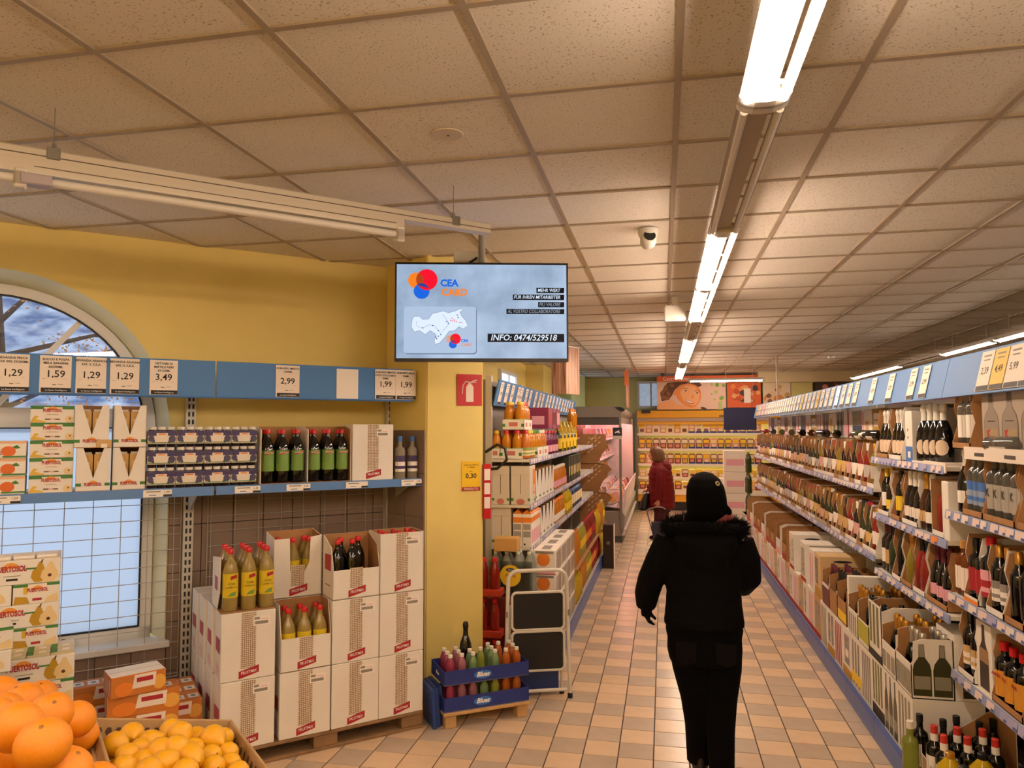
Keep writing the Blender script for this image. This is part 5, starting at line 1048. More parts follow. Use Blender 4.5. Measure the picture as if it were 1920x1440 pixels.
# ---- floor row
KZ = .131
def wbf(Y, X, z, kind, glass, capm, labm, desc, place='spirits base deck', n=14, **k): return wb(Y, z-.006, kind, glass, capm, labm, desc, place, X=X-.10, n=n, **k)
for k, (y, x) in enumerate(((4.07, 1.33), (4.02, 1.42), (4.08, 1.50), (4.02, 1.58), (4.07, 1.66))): wbf(y, x, KZ, 'spirit', BGLASS, BLACK, PAPER, 'dark bottle with black cap')
o = wbf(3.97, 1.255, KZ, 'spirit', M('lime_glass', '8f9a3c', .1, trans=.4), WHITEF, None, 'pale green bottle in the corner carton')
RWC = M('red_white_cap', 'c03028', .4)
for k, (y, x) in enumerate(((3.93, 1.35), (3.82, 1.355), (3.93, 1.45), (3.82, 1.455), (3.93, 1.56), (3.82, 1.57))):
    o = wbf(y, x, KZ, 'spirit', BGLASS, RWC, PAPER, 'dark vermouth bottle with red and white cap')
    obj('neck_band', cached('nband', lambda: MB().lathe([(.0170,.225), (.0170,.259)], PAPER, 12).build('neck_band', True)), o)
for k, (y, x) in enumerate(((3.69, 1.335), (3.70, 1.47), (3.62, 1.60), (3.55, 1.34))): wbf(y, x, KZ, 'jug', YLIQ, BLACK if k else GOLD, M('pale_yellow_label', 'e6d27c', .5), 'bright yellow liqueur bottle')
for k, (y, x) in enumerate(((3.40, 1.40), (3.42, 1.51), (3.44, 1.64), (3.28, 1.36), (3.28, 1.46), (3.30, 1.56), (3.30, 1.66))): wbf(y, x, KZ, 'square', AGLASS if k % 2 else CLEARG, BLACK, CARDP, 'bottle with tall black cap')
dcart(3.98, .22, KZ, 'spirits base deck', h=.34, X=1.40, d=.36, key='b0', fh=.12, items=[('F', (.05+.32*k,.30+.32*k,.03,.34), TAN) for k in range(3)], side=[(-.18,0), (.18,0), (.18,.34), (-.18,.10)], rside=False)
# stacked cartons: lower layer closed, upper layer mostly open
GB = M('print_green', '363618', .4); GS = M('print_silver', '8f8a78', .5)
def stripes(n, m, v0=.05, v1=.9): return [('F', (.08+.86*k/n, .08+.86*k/n+.5/n, v0, v1), m) for k in range(n)]
def botp(n, m=GB, lm=GS, face='F'):
    it = []
    for k in range(n): c = (k+.5)/n; it += [(face, bottle_out(c, .8/n, .03, .93), m), (face, (c-.36/n, c+.36/n, .15, .34), lm)]
    return it
lowers = [('white carton with slim printed flutes', CARDW, stripes(4, GS)), ('white carton with printed green bottles', CARDW, botp(3)), ('white carton with dark foot and slits', CARDW, stripes(4, OLIVE, .25, .95)+[('F', (0,1,0,.2), M('foot_print', '1e1a18', .6))]), ('white carton with grey printed bottles', CARDW, stripes(5, INKG)), ('pale carton with yellow band', CARDW, stripes(3, INKG)+[('F', (0,1,.1,.3), YELP)]),
    ('white carton with black window', CARDW, [('F', (.2,.75,.25,.85), BGLASS), ('F', (.3,.65,.4,.55), CARDP), ('F', (0,1,0,.18), M('mustard_print', 'b88a2c', .6))]), ('white and crimson striped carton', CARDW, stripes(4, M('crimson_print', 'a83048', .6))), ('ochre footed carton with twin windows', CARDW, [('F', (.12,.42,.25,.9), BGLASS), ('F', (.55,.85,.25,.9), BGLASS), ('F', (0,1,0,.2), M('mustard_print', 'b88a2c', .6))])]
place = 'wine floor row'
y = 4.16; k = 0; Hc = .335
while y < 11.9:
    wd = .245 if y < 8 else .27
    ds, m, it = lowers[k % 8] if k < 9 else (('tan carton with window slots', M('tan_card', 'c79a62', .7), [('F', (.15,.45,.2,.85), BGLASS), ('F', (.6,.85,.2,.85), BGLASS), ('F', (0,1,0,.12), REDP)]), ('white carton with pink print', CARDW, stripes(3, PINKP)+[('F', (0,1,.0,.12), REDP)]), ('pale carton with window slots', CARDW, [('F', (.2,.5,.2,.85), BGLASS), ('F', (0,1,0,.12), REDP)]))[k % 3]
    carton('low%s' % ds, wd, .34, Hc, it, P3(y+wd/2, 1.225+.17, KZ), RG, '%s, %s in the %s' % (ds, nth(k), place), 'cartons in the '+place, m=m)
    y += wd+.004; k += 1
NLOW = k; place = 'upper wine floor row'
# near end: white carton with two printed bottles on the side that faces the camera, silver capsules above
U = KZ+Hc+.001
def ucart(Y, wd, desc, mo=CARDW, fh=.16, h=.335, items=None, key='', full=True):
    side = [(-.17,0), (.17,0), (.17,h), (-.10,h), (-.165,h*.92), (-.165,fh+.02), (-.17,fh)] if full else None
    return dcart(Y, wd, U, place, h=h, mo=mo, fh=fh, d=.34, X=1.225+.17, key='u'+key, items=items, desc=desc, side=side)
it = []
for c in (.26, .74): it += [('R', bottle_out(c, .44, .05, .86), GB), ('R', (c-.19, c+.19, .16, .38), GS), ('R', (c-.06, c+.06, .70, .90), GS)]
it += [('F', (.02+.33*q,.31+.33*q,.06,.44), GS) for q in range(3)]
dcart(4.285, .25, U, place, h=.30, d=.20, fh=.17, X=1.225+.10, key='ua', items=it, desc='white carton printed with two green bottles', side=[(-.10,0), (.10,0), (.10,.30), (-.04,.30), (-.085,.285), (-.09,.19), (-.10,.17)])
carton('ub2', .25, .19, .33, [('R', bottle_out(.4,.44,.05,.86), GB), ('R', (.21,.59,.16,.38), GS)], P3(4.285, 1.525, U), RG, 'second carton with a printed green bottle, behind the corner carton', None)
ubots = lambda Y, ks, gm, cp, lm, desc, rows=2: [wb(Y+q, U, ks, gm, cp, lm, desc, place, X=1.225+.075+.10*r, n=12) for r in range(rows) for q in (-.078, 0, .078)]
ubots(4.285, 'spumante', BGLASS, SILVER, None, 'dark sparkling bottle with silver cap', 2)
ucart(4.545, .25, 'brown lined open carton with gold capped bottles', mo=CARDW, items=[('F', (.04+.32*q,.30+.32*q,.08,.42), GS) for q in range(3)], key='b', h=.265); ubots(4.545, 'spumante', BGLASS, GOLD, None, 'dark sparkling bottle with orange gold cap', 3)
ucart(4.81, .26, 'white carton with tall slits and dark foot', items=stripes(3, OLIVE, .25, .95)+[('F', (0,1,0,.14), M('foot_print', '1e1a18', .6))], key='c', fh=.33); ubots(4.81, 'wine', BGLASS, BLACK, None, 'black capped wine bottle', 3)
ucart(5.08, .25, 'open carton with lime yellow front print', items=[('F', (0,1,.1,.5), M('lime_print', 'b8b03a', .6))], key='d', fh=.15, h=.285); ubots(5.08, 'wine', BGLASS, BLACK, None, 'slender black capped wine bottle')
ucart(5.34, .24, 'open carton with bright gold necks', mo=CARDW, items=stripes(4, INKG, .05, .5), key='e', h=.265); ubots(5.34, 'spumante', AGLASS, GOLD, None, 'amber bottle with bright gold neck', 3)
carton('bc', .05, .33, .36, [('R', (.35,.62,.55,.80), INKG), ('R', (.38,.41,.56,.79), PAPER), ('R', (.46,.49,.56,.79), PAPER), ('R', (.54,.57,.56,.79), PAPER)], P3(5.495, 1.40, U), RG, 'white carton panel with barcode above the gold necks', None, flap=False)
ucart(5.65, .25, 'open brown carton with gold capped pair', mo=CARDB, items=[('F', (0,1,.05,.3), YELP)], key='f', h=.265); ubots(5.65, 'spumante', BGLASS, GOLD, PAPER, 'green gold capped bottle')
ucart(5.92, .25, 'open brown carton with a tall dark bottle', mo=CARDB, key='g', h=.28); ubots(5.92, 'wine', BGLASS, BLACK, PAPER, 'tall dark bottle in the brown carton')
ucart(6.18, .24, 'half open carton with wine red bottles', items=[('F', (0,1,0,.5), WINEP)], key='h', h=.275); ubots(6.18, 'wine', M('wine_red_glass', '2e060c', .1), WINEP, PINKP, 'wine red bottle')
hole = ('R', ell(.5,.88,.22,.03), INK)
for k, (yy, wd, ds, it) in enumerate(((6.47, .22, 'tan carton with oval handle hole and printed lines', [hole, ('R', (.06,.94,.05,.75), M('kraft_panel', 'c4a56c', .7)), ('R', (.2,.6,.62,.64), INKG), ('R', (.2,.6,.5,.54), INKG), ('R', (.1,.9,.05,.26), CARDP), ('L', (.1,.9,.3,.9), BGLASS), ('F', (.1,.55,.3,.9), BGLASS), ('F', (0,1,0,.22), M('mustard_print', 'b88a2c', .6))]), (6.72, .18, 'narrow white carton with pink print', [('F', (.1,.4,.1,.9), PINKP), ('F', (.6,.8,.1,.9), PINKP)]), (7.12, .26, 'pale carton with oval handle hole beside a dark window', [hole, ('R', (.1,.9,.93,.96), INKG), ('F', (.15,.75,.15,.85), BGLASS), ('F', (0,1,0,.10), REDP)]), (7.72, .26, 'second carton with oval handle hole beyond the first pair', [hole, ('F', (.1,.4,.2,.85), BGLASS), ('F', (.55,.85,.2,.85), BGLASS), ('F', (0,1,0,.1), REDP)]))):
    carton('uc%d' % k, wd, .34, .345, it, P3(yy, 1.395, U), RG, ds, None, m=CARDW if k else M('tan_card2', 'd0b080', .7))
    if k in (0, 2, 3): carton('ucb%d' % k, wd, .26, .34, [('R', ell(.5,.88,.22,.03), INK)], P3(yy, 1.70, U), RG, '%s plain carton standing behind a handle carton' % nth(k), 'plain cartons behind', m=CARDW)
y = 8.2; k = 0
while y < 11.8:
    ucart(y, .26, 'open brown carton with dark necks', mo=(CARDB, CARDW, CARDB)[k % 3], key='z%d' % (k % 3), items=[('F', (0,1,0,.2), (REDP, PINKP, REDP)[k % 3])])
    for q in (-.06, .06): wb(y+q, U, 'wine', BGLASS, WINEP, CARDP, 'dark wine bottle in a far floor carton', place, X=1.30, n=8)
    y += .42; k += 1
# end of the gondola: green bottles and shrink wrapped white packs
GG2 = M('deep_green_pack', '33401e', .25, var=.2, vs=30)
for k in range(3):
    for q in range(3): 
        if k < 2 or q < 2: bottle('pet', GG2, GREENP, None, P3(12.35+.10*q, 1.34-.0*k, .13+.33*k+.34), 'large green water bottle, %s in the %s tier at the gondola end' % (nth(q), ('lowest', 'middle', 'topmost')[k]), 'green bottles at the gondola end', RG, 'water_bottle', n=8)
obj('end_rack', MB().box(1.25, 1.75, 12.2, 12.75, 0, .47, GRACK).build('end_rack', bevel=.01), None, (0, 0, 0), label='grey end rack below the green water bottles', cat='rack')
for k in range(3): obj('shelf_plate', MB().box(-.12, .35, -.16, .3, 0, .006, GRACK).build('shelf_plate'), None, P3(12.4, 1.38, .464+.33*k), 0, None, 'thin grey plate, %s under the green water bottles' % nth(k), 'plate', 'plates under the green bottles') if k == 0 else None
for k in range(4): carton('ew%d' % k, .36, .3, .36, [('F', (.1,.9,.3,.6), PINKP), ('F', (.2,.7,.7,.8), PAPER)], P3(13.3+.0*k, 1.20, .0+.365*k), 0, 'pinkish white carton, %s from the floor beyond the gondola end' % nth(k), 'cartons beyond the gondola end', m=CARDP)
for k in range(3): carton('ex%d' % k, .3, .3, .3, [('F', (.1,.9,.3,.6), ORANGEP)], P3(14.2, 1.0+.05*k, .0+.31*k), 0, 'small pale carton, %s from the floor before the dairy fridge' % nth(k), 'cartons before the dairy fridge', m=CARDP)
# ---- price tags on the header
tg = [(3.23, 'w', '5,99'), (3.36, 'w', '5,99'), (3.50, 'y', None), (3.64, 'w', '2,39'), (4.42, 'w', '2,99'), (4.63, 'w', '2,99'), (5.05, 'w', None), (5.45, 'w', None)]
y = 5.9
seq = 'ww' 'w' 's' 'www' 'y' 'www' 'y' 'wwwwwwwwwwwwwww' 'wpwpwwypp'
step = .20
for ch in seq:
    tg.append((y, ch, None)); y += step if y < 8.5 else .165
    if y > 11.9: break
th = math.atan2(.05, .205)
for k, (y, ch, pr) in enumerate(tg):
    m = {'w': CARDP, 'y': CARDY, 's': SILVER, 'p': PINKP}[ch]
    price_tag(P3(y, LIP+.025-.003, 2.1025), RG, '%s tag on the wine gondola header, %s from the camera' % ({'w': 'white price', 'y': 'yellow offer', 's': 'shiny', 'p': 'pink price'}[ch], nth(k)), 'tags on the wine gondola header', None, pr or ('%d,%d9' % (2+k % 5, (k*7) % 10)), w=.115 if y > 4 else .13, h=.185, m=m, tilt=-th)
# ================================================================ the juice gondola on the other side of the aisle
LX = -1.05; YL = [5.8+1.33*k for k in range(4)]
for k in range(4):
    gondola_bay('juice_shelf', '%s unit of the juice gondola beyond the yellow pillar' % nth(k), (LX, YL[k]+.665, 0), LG, (1.598, 1.232, .897), lipd=.37, kick=.23, hdr=(2.035, 2.25), tilt=-.05, hoff=.30, seed=40+k, group='juice gondola units', z_top=2.28)
JO = M('orange_juice', 'd98a1e', .12, trans=.25); JY = M('yellow_juice', 'e6c02a', .12, trans=.2); JR = M('red_juice', '8f2014', .12, trans=.25); JP = M('peach_juice', 'd9803c', .12, trans=.2); PURP = M('purple_drink', '6a1c48', .2)
JL = M('juice_label', 'd9d0a4', .6); JLG = M('juice_label_green', '8a9a4c', .6); YCAP = M('yellow_cap', 'd9b41e', .4)
def jb(Y, X, z, kind, gl, cp, lb, desc, place, n=10, **k):
    return bottle(kind, gl, cp, lb, P3(Y, X, z+.002), '%s, %s on the %s' % (desc, num((place, 'j')), place), 'juices on the '+place, LG+rnd.uniform(-.3, .3)+(-.9 if Y < 6.3 else 0), name='juice_bottle', n=n, **k)
def low_tray(Y, X, z, wy, wx, place, m=CARDW, h=.085):
    # tray open to the top, low print towards the aisle and towards the camera
    return open_carton(('lt', m.name, round(wy,3), round(wx,3), h), (wy, wx, h, h-.001), P3(Y, X, z+.001), LG, 'low white bottle tray, %s on the %s' % (num((place, 't')), place), 'trays on the '+place, [('L', (.3,.7,.35,.75), M('terracotta_print', 'c4746a', .6)), ('L', (.0,.14,.3,.6), GREENP), ('L', (.86,1,.3,.6), GREENP), ('F', (.3,.7,.3,.7), M('terracotta_print', 'c4746a', .6))], mo=m, mi=m, side=[(-wx/2,0), (wx/2,0), (wx/2,h), (-wx/2,h)])
place = 'top juice shelf'; z = 1.60
def tray_of(Y, X, z, gl, cp, lb, ds, ny=3, nx=2, tray=True):
    if tray: low_tray(Y+(ny-1)*.0445, X, z, ny*.089+.006, nx*.089+.006, place)
    for j in range(ny):
        for i in range(nx): jb(Y+j*.089, X+(i-(nx-1)/2)*.089, z+.006, 'juice', gl, cp, lb, ds, place, n=12, lab2=JLG)
tray_of(5.87, -1.345, z, JO, YCAP, JL, 'orange juice bottle with yellow cap', 2, 1)
tray_of(5.87, -1.215, z, JO, REDCAP, JL, 'orange juice bottle with red cap', 3, 2)
tray_of(5.89, -1.105, z, JP, REDCAP, JL, 'large peach juice bottle with red cap', 1, 1, False); tray_of(5.99, -1.10, z, JO, YCAP, JL, 'loose orange juice bottle with yellow cap', 2, 1, False)
tray_of(6.22, -1.145, z, JO, GREENP, JL, 'orange juice bottle with green cap', 3, 2); tray_of(6.52, -1.145, z, JP, WHITEF, PINKP, 'peach juice bottle with white cap', 3, 2)
tray_of(5.90, -1.20, z+.235, JO, YCAP, JL, 'upper tier orange juice bottle with yellow cap', 2, 2); tray_of(6.10, -1.16, z+.235, JP, REDCAP, PINKP, 'upper tier peach juice bottle with red cap', 2, 1)
for k in range(8):
    jb(6.86+.10*k, -1.10, z, 'small' if k % 2 else 'juice', PURP, (REDCAP, BLACK)[k % 2], PINKP, 'purple drink bottle', place); jb(6.86+.10*k, -1.20, z, 'juice', PURP, BLACK, PINKP, 'purple drink bottle behind', place)
for k in range(3): carton('pp%d' % k, .24, .2, .20, [('F', (.1,.9,.2,.8), (REDP, PURP, PINKP)[k]), ('L', (.2,.8,.2,.6), PINKP)], P3(6.95+.27*k, -1.16, z+.245), LG, 'pink and purple drink carton, %s in the upper tier of the top shelf' % nth(k), 'drink cartons of the upper tier', m=M('plum_card', '8a2a4c', .6), flap=False)
for k in range(14):
    gm, cp = ((M('can_green', '2c3c28', .3), GOLD), (YLIQ, YCAP), (M('can_dark', '1c2a30', .3), SILVER))[k % 3]
    jb(7.75+.105*k, -1.10, z, 'pet' if k % 3 == 1 else 'square', gm, cp, YELP, 'dark green and yellow drink bottle', place, n=8)
for k in range(3): jb(8.9+.18*k, -1.11, z+.262, 'juice', JO, ORANGEP, None, 'yellow capped bottle of the upper tier', place, n=8)
def vside(o, w_, h_): pass
TB1 = [('L', (.49,.515,.28,.78), INK), ('L', ell(.5,.08,.22,.08), M('terracotta_print', 'c4746a', .6)), ('L', (.0,.14,.10,.17), GREENP), ('L', (.88,1,.10,.17), GREENP), ('L', (.02,.98,.77,.776), TAN), ('F', (.55,.95,.25,.9), ORANGEP), ('F', (.65,.85,.3,.5), CARDP), ('F', (.8,1,.05,.12), GREENP)]
place = 'middle juice shelf'; z = 1.234
for k, x in enumerate((-1.30, -1.135)): carton('tb', .24, .142 if k == 0 else .158, .31, TB1, P3(5.94, x, z), LG, 'white juice carton with a dark slit, %s from the pillar on the middle shelf' % nth(k), 'white juice cartons at the shelf end', m=M('card_white2', 'd9cfbe', .65), flap=False)
for k in range(5):
    o = open_carton(('js', k % 2), (.2, .2, .26, .258), P3(6.19+.205*k, -1.155, z+.001), LG, 'notched white juice carton, %s on the %s' % (nth(k), place), 'notched cartons on the juice gondola', [('F', (0,.2,.1,.17), GREENP), ('F', (.8,1,.1,.17), GREENP)], notch=[(-.1,0), (.1,0), (.1,.258), (.06,.258), (0,.09), (-.06,.258), (-.1,.258)], side=[(-.1,0), (.1,0), (.1,.26), (-.1,.258)])
    for q in (-1, 1): obj('juice_brick', CACHE['brick'], None, P3(6.19+.205*k+q*.04, -1.11, z+.006), LG, None, '%s juice brick in the %s notched carton of the middle juice shelf' % (('first', 'second')[q > 0], nth(k)), 'juice brick', 'juice bricks on the juice gondola')
for k in range(10): jb(7.26+.095*k, -1.10, z, 'juice', (JO, JP)[k % 2], WHITEF, PINKP, 'orange drink bottle with pink label', place, n=8)
for k in range(8): carton('gb%d' % (k % 2), .11, .2, .30, [('F', (.2,.8,.25,.6), (YELP, LABS[0][0])[k % 2])], P3(8.3+.15*k, -1.15, z), LG, 'dark olive drink carton, %s on the middle juice shelf' % nth(k), 'olive cartons on the juice gondola', m=M('olive_card', '34362a', .5), flap=False)
place = 'low juice shelf'; z = .899
carton('tb', .24, .157, .315, TB1, P3(5.94, -1.293, z), LG, 'white juice carton with a dark slit, alone on the low shelf end', None, m=MATS['card_white2'], flap=False)
TP = [('L', (0,1,.74,.90), ORANGEP), ('L', (.1,.9,.52,.70), M('grey_panel', 'a39c92', .6)), ('L', (.1,.9,.3,.48), M('grey_panel', 'a39c92', .6)), ('L', (.15,.35,.06,.11), INK), ('F', (0,1,.74,.9), ORANGEP), ('F', (.1,.9,.1,.5), PINKP)]
for k in range(10):
    x = -1.16 if k % 2 == 0 else -1.083; y = 5.86+.085*(k//2)
    o = carton('tp', .08, .074, .262, TP, P3(y, x, z), LG, 'tall white juice pack with orange band, %s on the low juice shelf' % nth(k), 'tall juice packs', m=PAPER, name='juice_pack', cat='juice pack', flap=False)
    obj('gable', cached('gable', lambda: MB().prism('y', [(-.04,0), (.04,0), (0,.035)], -.037, .037, ORANGEP).build('gable')), o, (0, 0, .2625), math.pi/2)
for k in range(4):
    open_carton(('js', k % 2), (.2, .2, .26, .258), P3(6.42+.205*k, -1.155, z+.001), LG, 'notched white juice carton, %s on the %s' % (nth(k), place), 'notched cartons on the juice gondola', [('F', (0,.2,.1,.17), GREENP), ('F', (.8,1,.1,.17), GREENP)], notch=[(-.1,0), (.1,0), (.1,.258), (.06,.258), (0,.09), (-.06,.258), (-.1,.258)], side=[(-.1,0), (.1,0), (.1,.26), (-.1,.258)])
for k in range(8): jb(7.3+.09*k, -1.10, z, 'juice', JO, ORANGEP, PAPER, 'orange capped juice bottle', place, n=8)
for k in range(18): jb(8.05+.095*k, -1.10, z, ('jug', 'spirit')[k % 2] if k < 6 else 'spirit', (YLIQ, M('blue_drink', '23468c', .2), M('can_dark', '1c2a30', .3))[0 if k < 6 else 1+k % 2], WHITEF, PAPER if k % 2 else YELP, ('yellow' if k < 6 else 'dark blue')+' drink bottle', place, n=8)
# floor: drink packs
place = 'juice gondola floor'
OT = [('L', ell(.45,.62,.30,.30), ORANGEP), ('L', (.05,.95,.04,.22), PINKP), ('L', (.1,.9,.86,.96), INKG), ('L', (0,1,-.0,.03), REDP)]+[('F', (.07+.12*k,.12+.12*k,.1,.9), (INKG, GOLD, INKG)[k % 3]) for k in range(8)]+[('T', (.2,.8,.3,.7), INKG)]
for l in range(4):
    for k in range(4): carton('ot', .30, .18, .187, OT, P3(5.93+.31*k, -.935, .131+.189*l), LG, 'white orange juice pack, layer %s, %s along the floor from the pillar' % (nth(l), nth(k)), 'orange juice packs on the gondola floor', m=PAPER, name='juice_pack', cat='juice pack', flap=False)
for l in range(2):
    for k in range(26):
        Y = 7.24+.146*k; c = k//4 % 5
        gm, kd = ((YLIQ, 'jug'), (JO, 'pet'), (M('lime_drink2', 'b0a83c', .2, trans=.2), 'pet'), (JR, 'pet'), (M('cola_red', '7a1a14', .15), 'pet'))[(c+l) % 5]
        jb(Y, -.905, .131+(.345 if l else 0), kd, gm, (YCAP, ORANGEP, WHITEF, REDCAP, REDCAP)[(c+l) % 5], (None, None, YELP, ORANGEP, REDP)[(c+l) % 5], 'big soft drink bottle, %s tier' % ('lower', 'upper')[l], place, n=10)
    if l == 0:
        for q in range(3): obj('card_sheet', MB().box(-.62, .62, -.07, .07, 0, .004, CARDB).build('card_sheet'), None, P3(7.82+1.27*q, -.905, .466), LG, None, 'card sheet between the soft drink tiers, %s along the gondola' % nth(q), 'sheet', 'card sheets')
# water pack and red drinks behind the ladder
WATER = M('water_bottle', 'c6cabb', .08, trans=.55)
for r in range(2):
    for k in range(4): jb(5.60+.10*r, -1.29+.088*k, .575, 'pet', WATER, M('pale_cap', 'd8dcc8', .4), None, 'clear water bottle of the pack behind the ladder', 'water pack', n=12)
t = thing('water_pack_wrap', 'round yellow label on the film of the clear water pack', 'label', (-1.16, 5.545, .575), 0)
obj('film', MB().box(-.17, .17, -.003, 0, .04, .26, M('wrap_film', 'cfd2c6', .15, trans=.95)).build('film'), t)
obj('label', MB().prism('y', ell(-.0,.15,.082,.082,24), -.006, -.0035, YELP).build('label'), t)
obj('print', MB().face([(x,-.0066,z_) for x, z_ in ell(0,.195,.036,.014,14)], M('teal_print', '2a4450', .5)).build('print'), t); lettering(t, 'Blues', 0, -.0072, .195, .018, PAPER, shear=.2)
lettering(t, 'Fonte', 0, -.0068, .15, .036, M('label_brown', '7a4a14', .6), shear=.3)
obj('pack_base', MB().box(-.24, .20, -.11, .17, 0, .555, M('red_pack', '6e2018', .5, var=.3, vs=14)).build('pack_base', bevel=.02), None, (-1.13, 5.66, .01), label='dark red drinks pack under the clear water bottles', cat='drink pack')
carton('kraft', .18, .14, .10, [], P3(5.62, -1.20, .905), 0, 'small kraft carton on top of the clear water pack', None, m=M('kraft_box', 'c79a58', .7))
for l in range(3):
    for k in range(2): jb(5.40+.0*k, -1.335+.085*k, .02+.30*l, 'small', JR, REDCAP, None, 'red drink bottle in the pack beside the pillar', 'red drink pack', n=10, sc=(1.35,1.35,1.4))
    obj('red_tray', MB().box(-.10, .10, -.06, .06, -.0, .05, M('red_tray', 'a82a16', .5)).build('red_tray', bevel=.004), None, (-1.29, 5.40, .006+.30*l), 0, None, 'red card tray, %s from the floor beside the pillar' % nth(l), 'tray', 'red trays beside the pillar')
# header tags
th2 = math.atan2(.05, .215)
for k, y in enumerate([5.93, 6.16, 6.38, 6.66, 6.80, 7.06, 7.28, 7.6, 7.86, 8.06, 8.38, 8.6, 8.86, 9.15, 9.42, 9.7, 9.95, 10.2, 10.45, 10.75]):
    price_tag(P3(y, LX-.30-.025+.052, 2.14), LG, '%s price tag on the juice gondola header, %s from the pillar' % ('pale', nth(k)), 'tags on the juice gondola header', None, '%d,%d9' % (1+k % 2, (k*3) % 10), w=.115, h=.19, tilt=th2)
obj('drain_hose', MB().tube([(-1.40, 5.72, 1.66), (-1.30, 5.70, 1.72), (-1.235, 5.70, 1.69), (-1.22, 5.70, 1.60), (-1.30, 5.71, 1.53), (-1.40, 5.72, 1.52)], .012, BLACK, 8).build('drain_hose', True), label='loop of black hose beside the juice bottles on the top shelf', cat='hose')
# hanging wood print panel, card stand, dark carton, blue board
WP = bpy.data.materials.new('wood_print'); WP.use_nodes = True; MATS['wood_print'] = WP
N, L = WP.node_tree.nodes, WP.node_tree.links; p = N['Principled BSDF']; tc = N.new('ShaderNodeTexCoord'); mp = N.new('ShaderNodeMapping'); mp.inputs['Scale'].default_value = (14, 14, .8); n1 = N.new('ShaderNodeTexNoise'); n1.inputs['Scale'].default_value = 2.2; n1.inputs['Detail'].default_value = 5
L.new(tc.outputs['Object'], mp.inputs[0]); L.new(mp.outputs[0], n1.inputs['Vector']); cr = N.new('ShaderNodeValToRGB'); cr.color_ramp.elements[0].position = .35; cr.color_ramp.elements[1].position = .65
cr.color_ramp.elements[0].color = (*lin('8a5a44'), 1); cr.color_ramp.elements[1].color = (*lin('d9a98c'), 1); L.new(n1.outputs[0], cr.inputs[0]); L.new(cr.outputs[0], p.inputs['Base Color'])
t = thing('hanging_sign', 'tall wood print box sign hanging above the juice gondola', 'sign', (-1.24, 9.5, 2.30), 0)
obj('panel', MB().box(-.19, 0, 0, .01, 0, .62, WP).build('panel'), t); obj('panel', MB().prism('z', [(0,0), (.14,.32), (.13,.33), (-.01,.01)], 0, .62, WP).build('panel'), t)
obj('top_rail', MB().tube([(-.19,0,.63), (0,0,.63), (.14,.33,.63)], .008, WHITE, 6).build('top_rail'), t); obj('wire', MB().tube([(0,0,.63), (0,0,.768)], .003, GREYM, 5).build('wire'), t)
t = thing('cardboard_stand', 'brown wavy edged cardboard display stand by the meat counter', 'display stand', (-1.27, 11.28, 0), 0)
wav = [(0,0), (.50,0), (.50,.30)]; zz = .32
for k in range(3):
    wav += [(.47,zz), (.42,zz+.06), (.31,zz+.10), (.28,zz+.16), (.33,zz+.26), (.40,zz+.33), (.40,zz+.38)]; zz += .44
wav += [(.38,1.66), (.38,1.755), (0,1.755)]
BRC = M('stand_brown', '94683c', .75, var=.08, vs=5)
for y in (0, .34): obj('side_panel', MB().prism('y', wav, y, y+.012, BRC).build('side_panel'), t)
SLT = M('slot_pale', 'd9b486', .7); b = MB()
for g in range(3):
    for r in range(3):
        for c in range(4):
            x = .12+.055*c+.0; zc = 1.30-.44*g+.10*r*.75+.05*c+.16
            b.face([(x,-.001,zc), (x+.036,-.001,zc+.026), (x+.036,-.001,zc+.042), (x,-.001,zc+.016)], SLT)
obj('slot_pattern', b.build('slot_pattern'), t)
for k in range(3): obj('shelf_board', MB().prism('x', [(0,.42+.44*k), (.34,.42+.44*k), (.34,.43+.44*k), (0,.43+.44*k)], .02, .36, BRC).build('shelf_board'), t)
lettering(t, 'mulino', .20, -.002, 1.70, .05, SLT, shear=.2)
o = carton('dk', .14, .26, .57, [('F', (.35,.65,.55,.62), M('faint_mark', '8a7a6a', .6)), ('R', (0,1,0,1), CARDP)], (-.735, 9.95, .001), 0, 'tall dark brown carton standing on the floor by the cardboard stand', None, m=M('dark_card', '2c1c12', .6))
t = thing('blue_board', 'plain dark navy board hanging before the dairy fridge', 'board', (1.283, 13.0, 1.815), 0)
obj('panel', MB().box(-.268, .268, 0, .012, 0, .375, M('navy_board', '1b2250', .5)).build('panel', bevel=.003), t)
for x in (-.22, .22): obj('wire', MB().tube([(x,.006,.375), (x,.006,ZC-1.815)], .0025, GREYM, 5).build('wire'), t)
t = thing('hanging_sign', 'narrow orange and pink sign hanging edge on above the meat counter', 'sign', (-.72, 15.0, 2.27), 0)
obj('panel', MB().box(-.01, .01, 0, 1.0, 0, .78, M('sign_pink', 'e0a68c', .5, var=.2, vs=3)).build('panel'), t); obj('edge_strip', MB().box(-.04, .03, -.006, 0, .45, .75, M('sign_orange', 'e06a2c', .5)).build('edge_strip'), t)

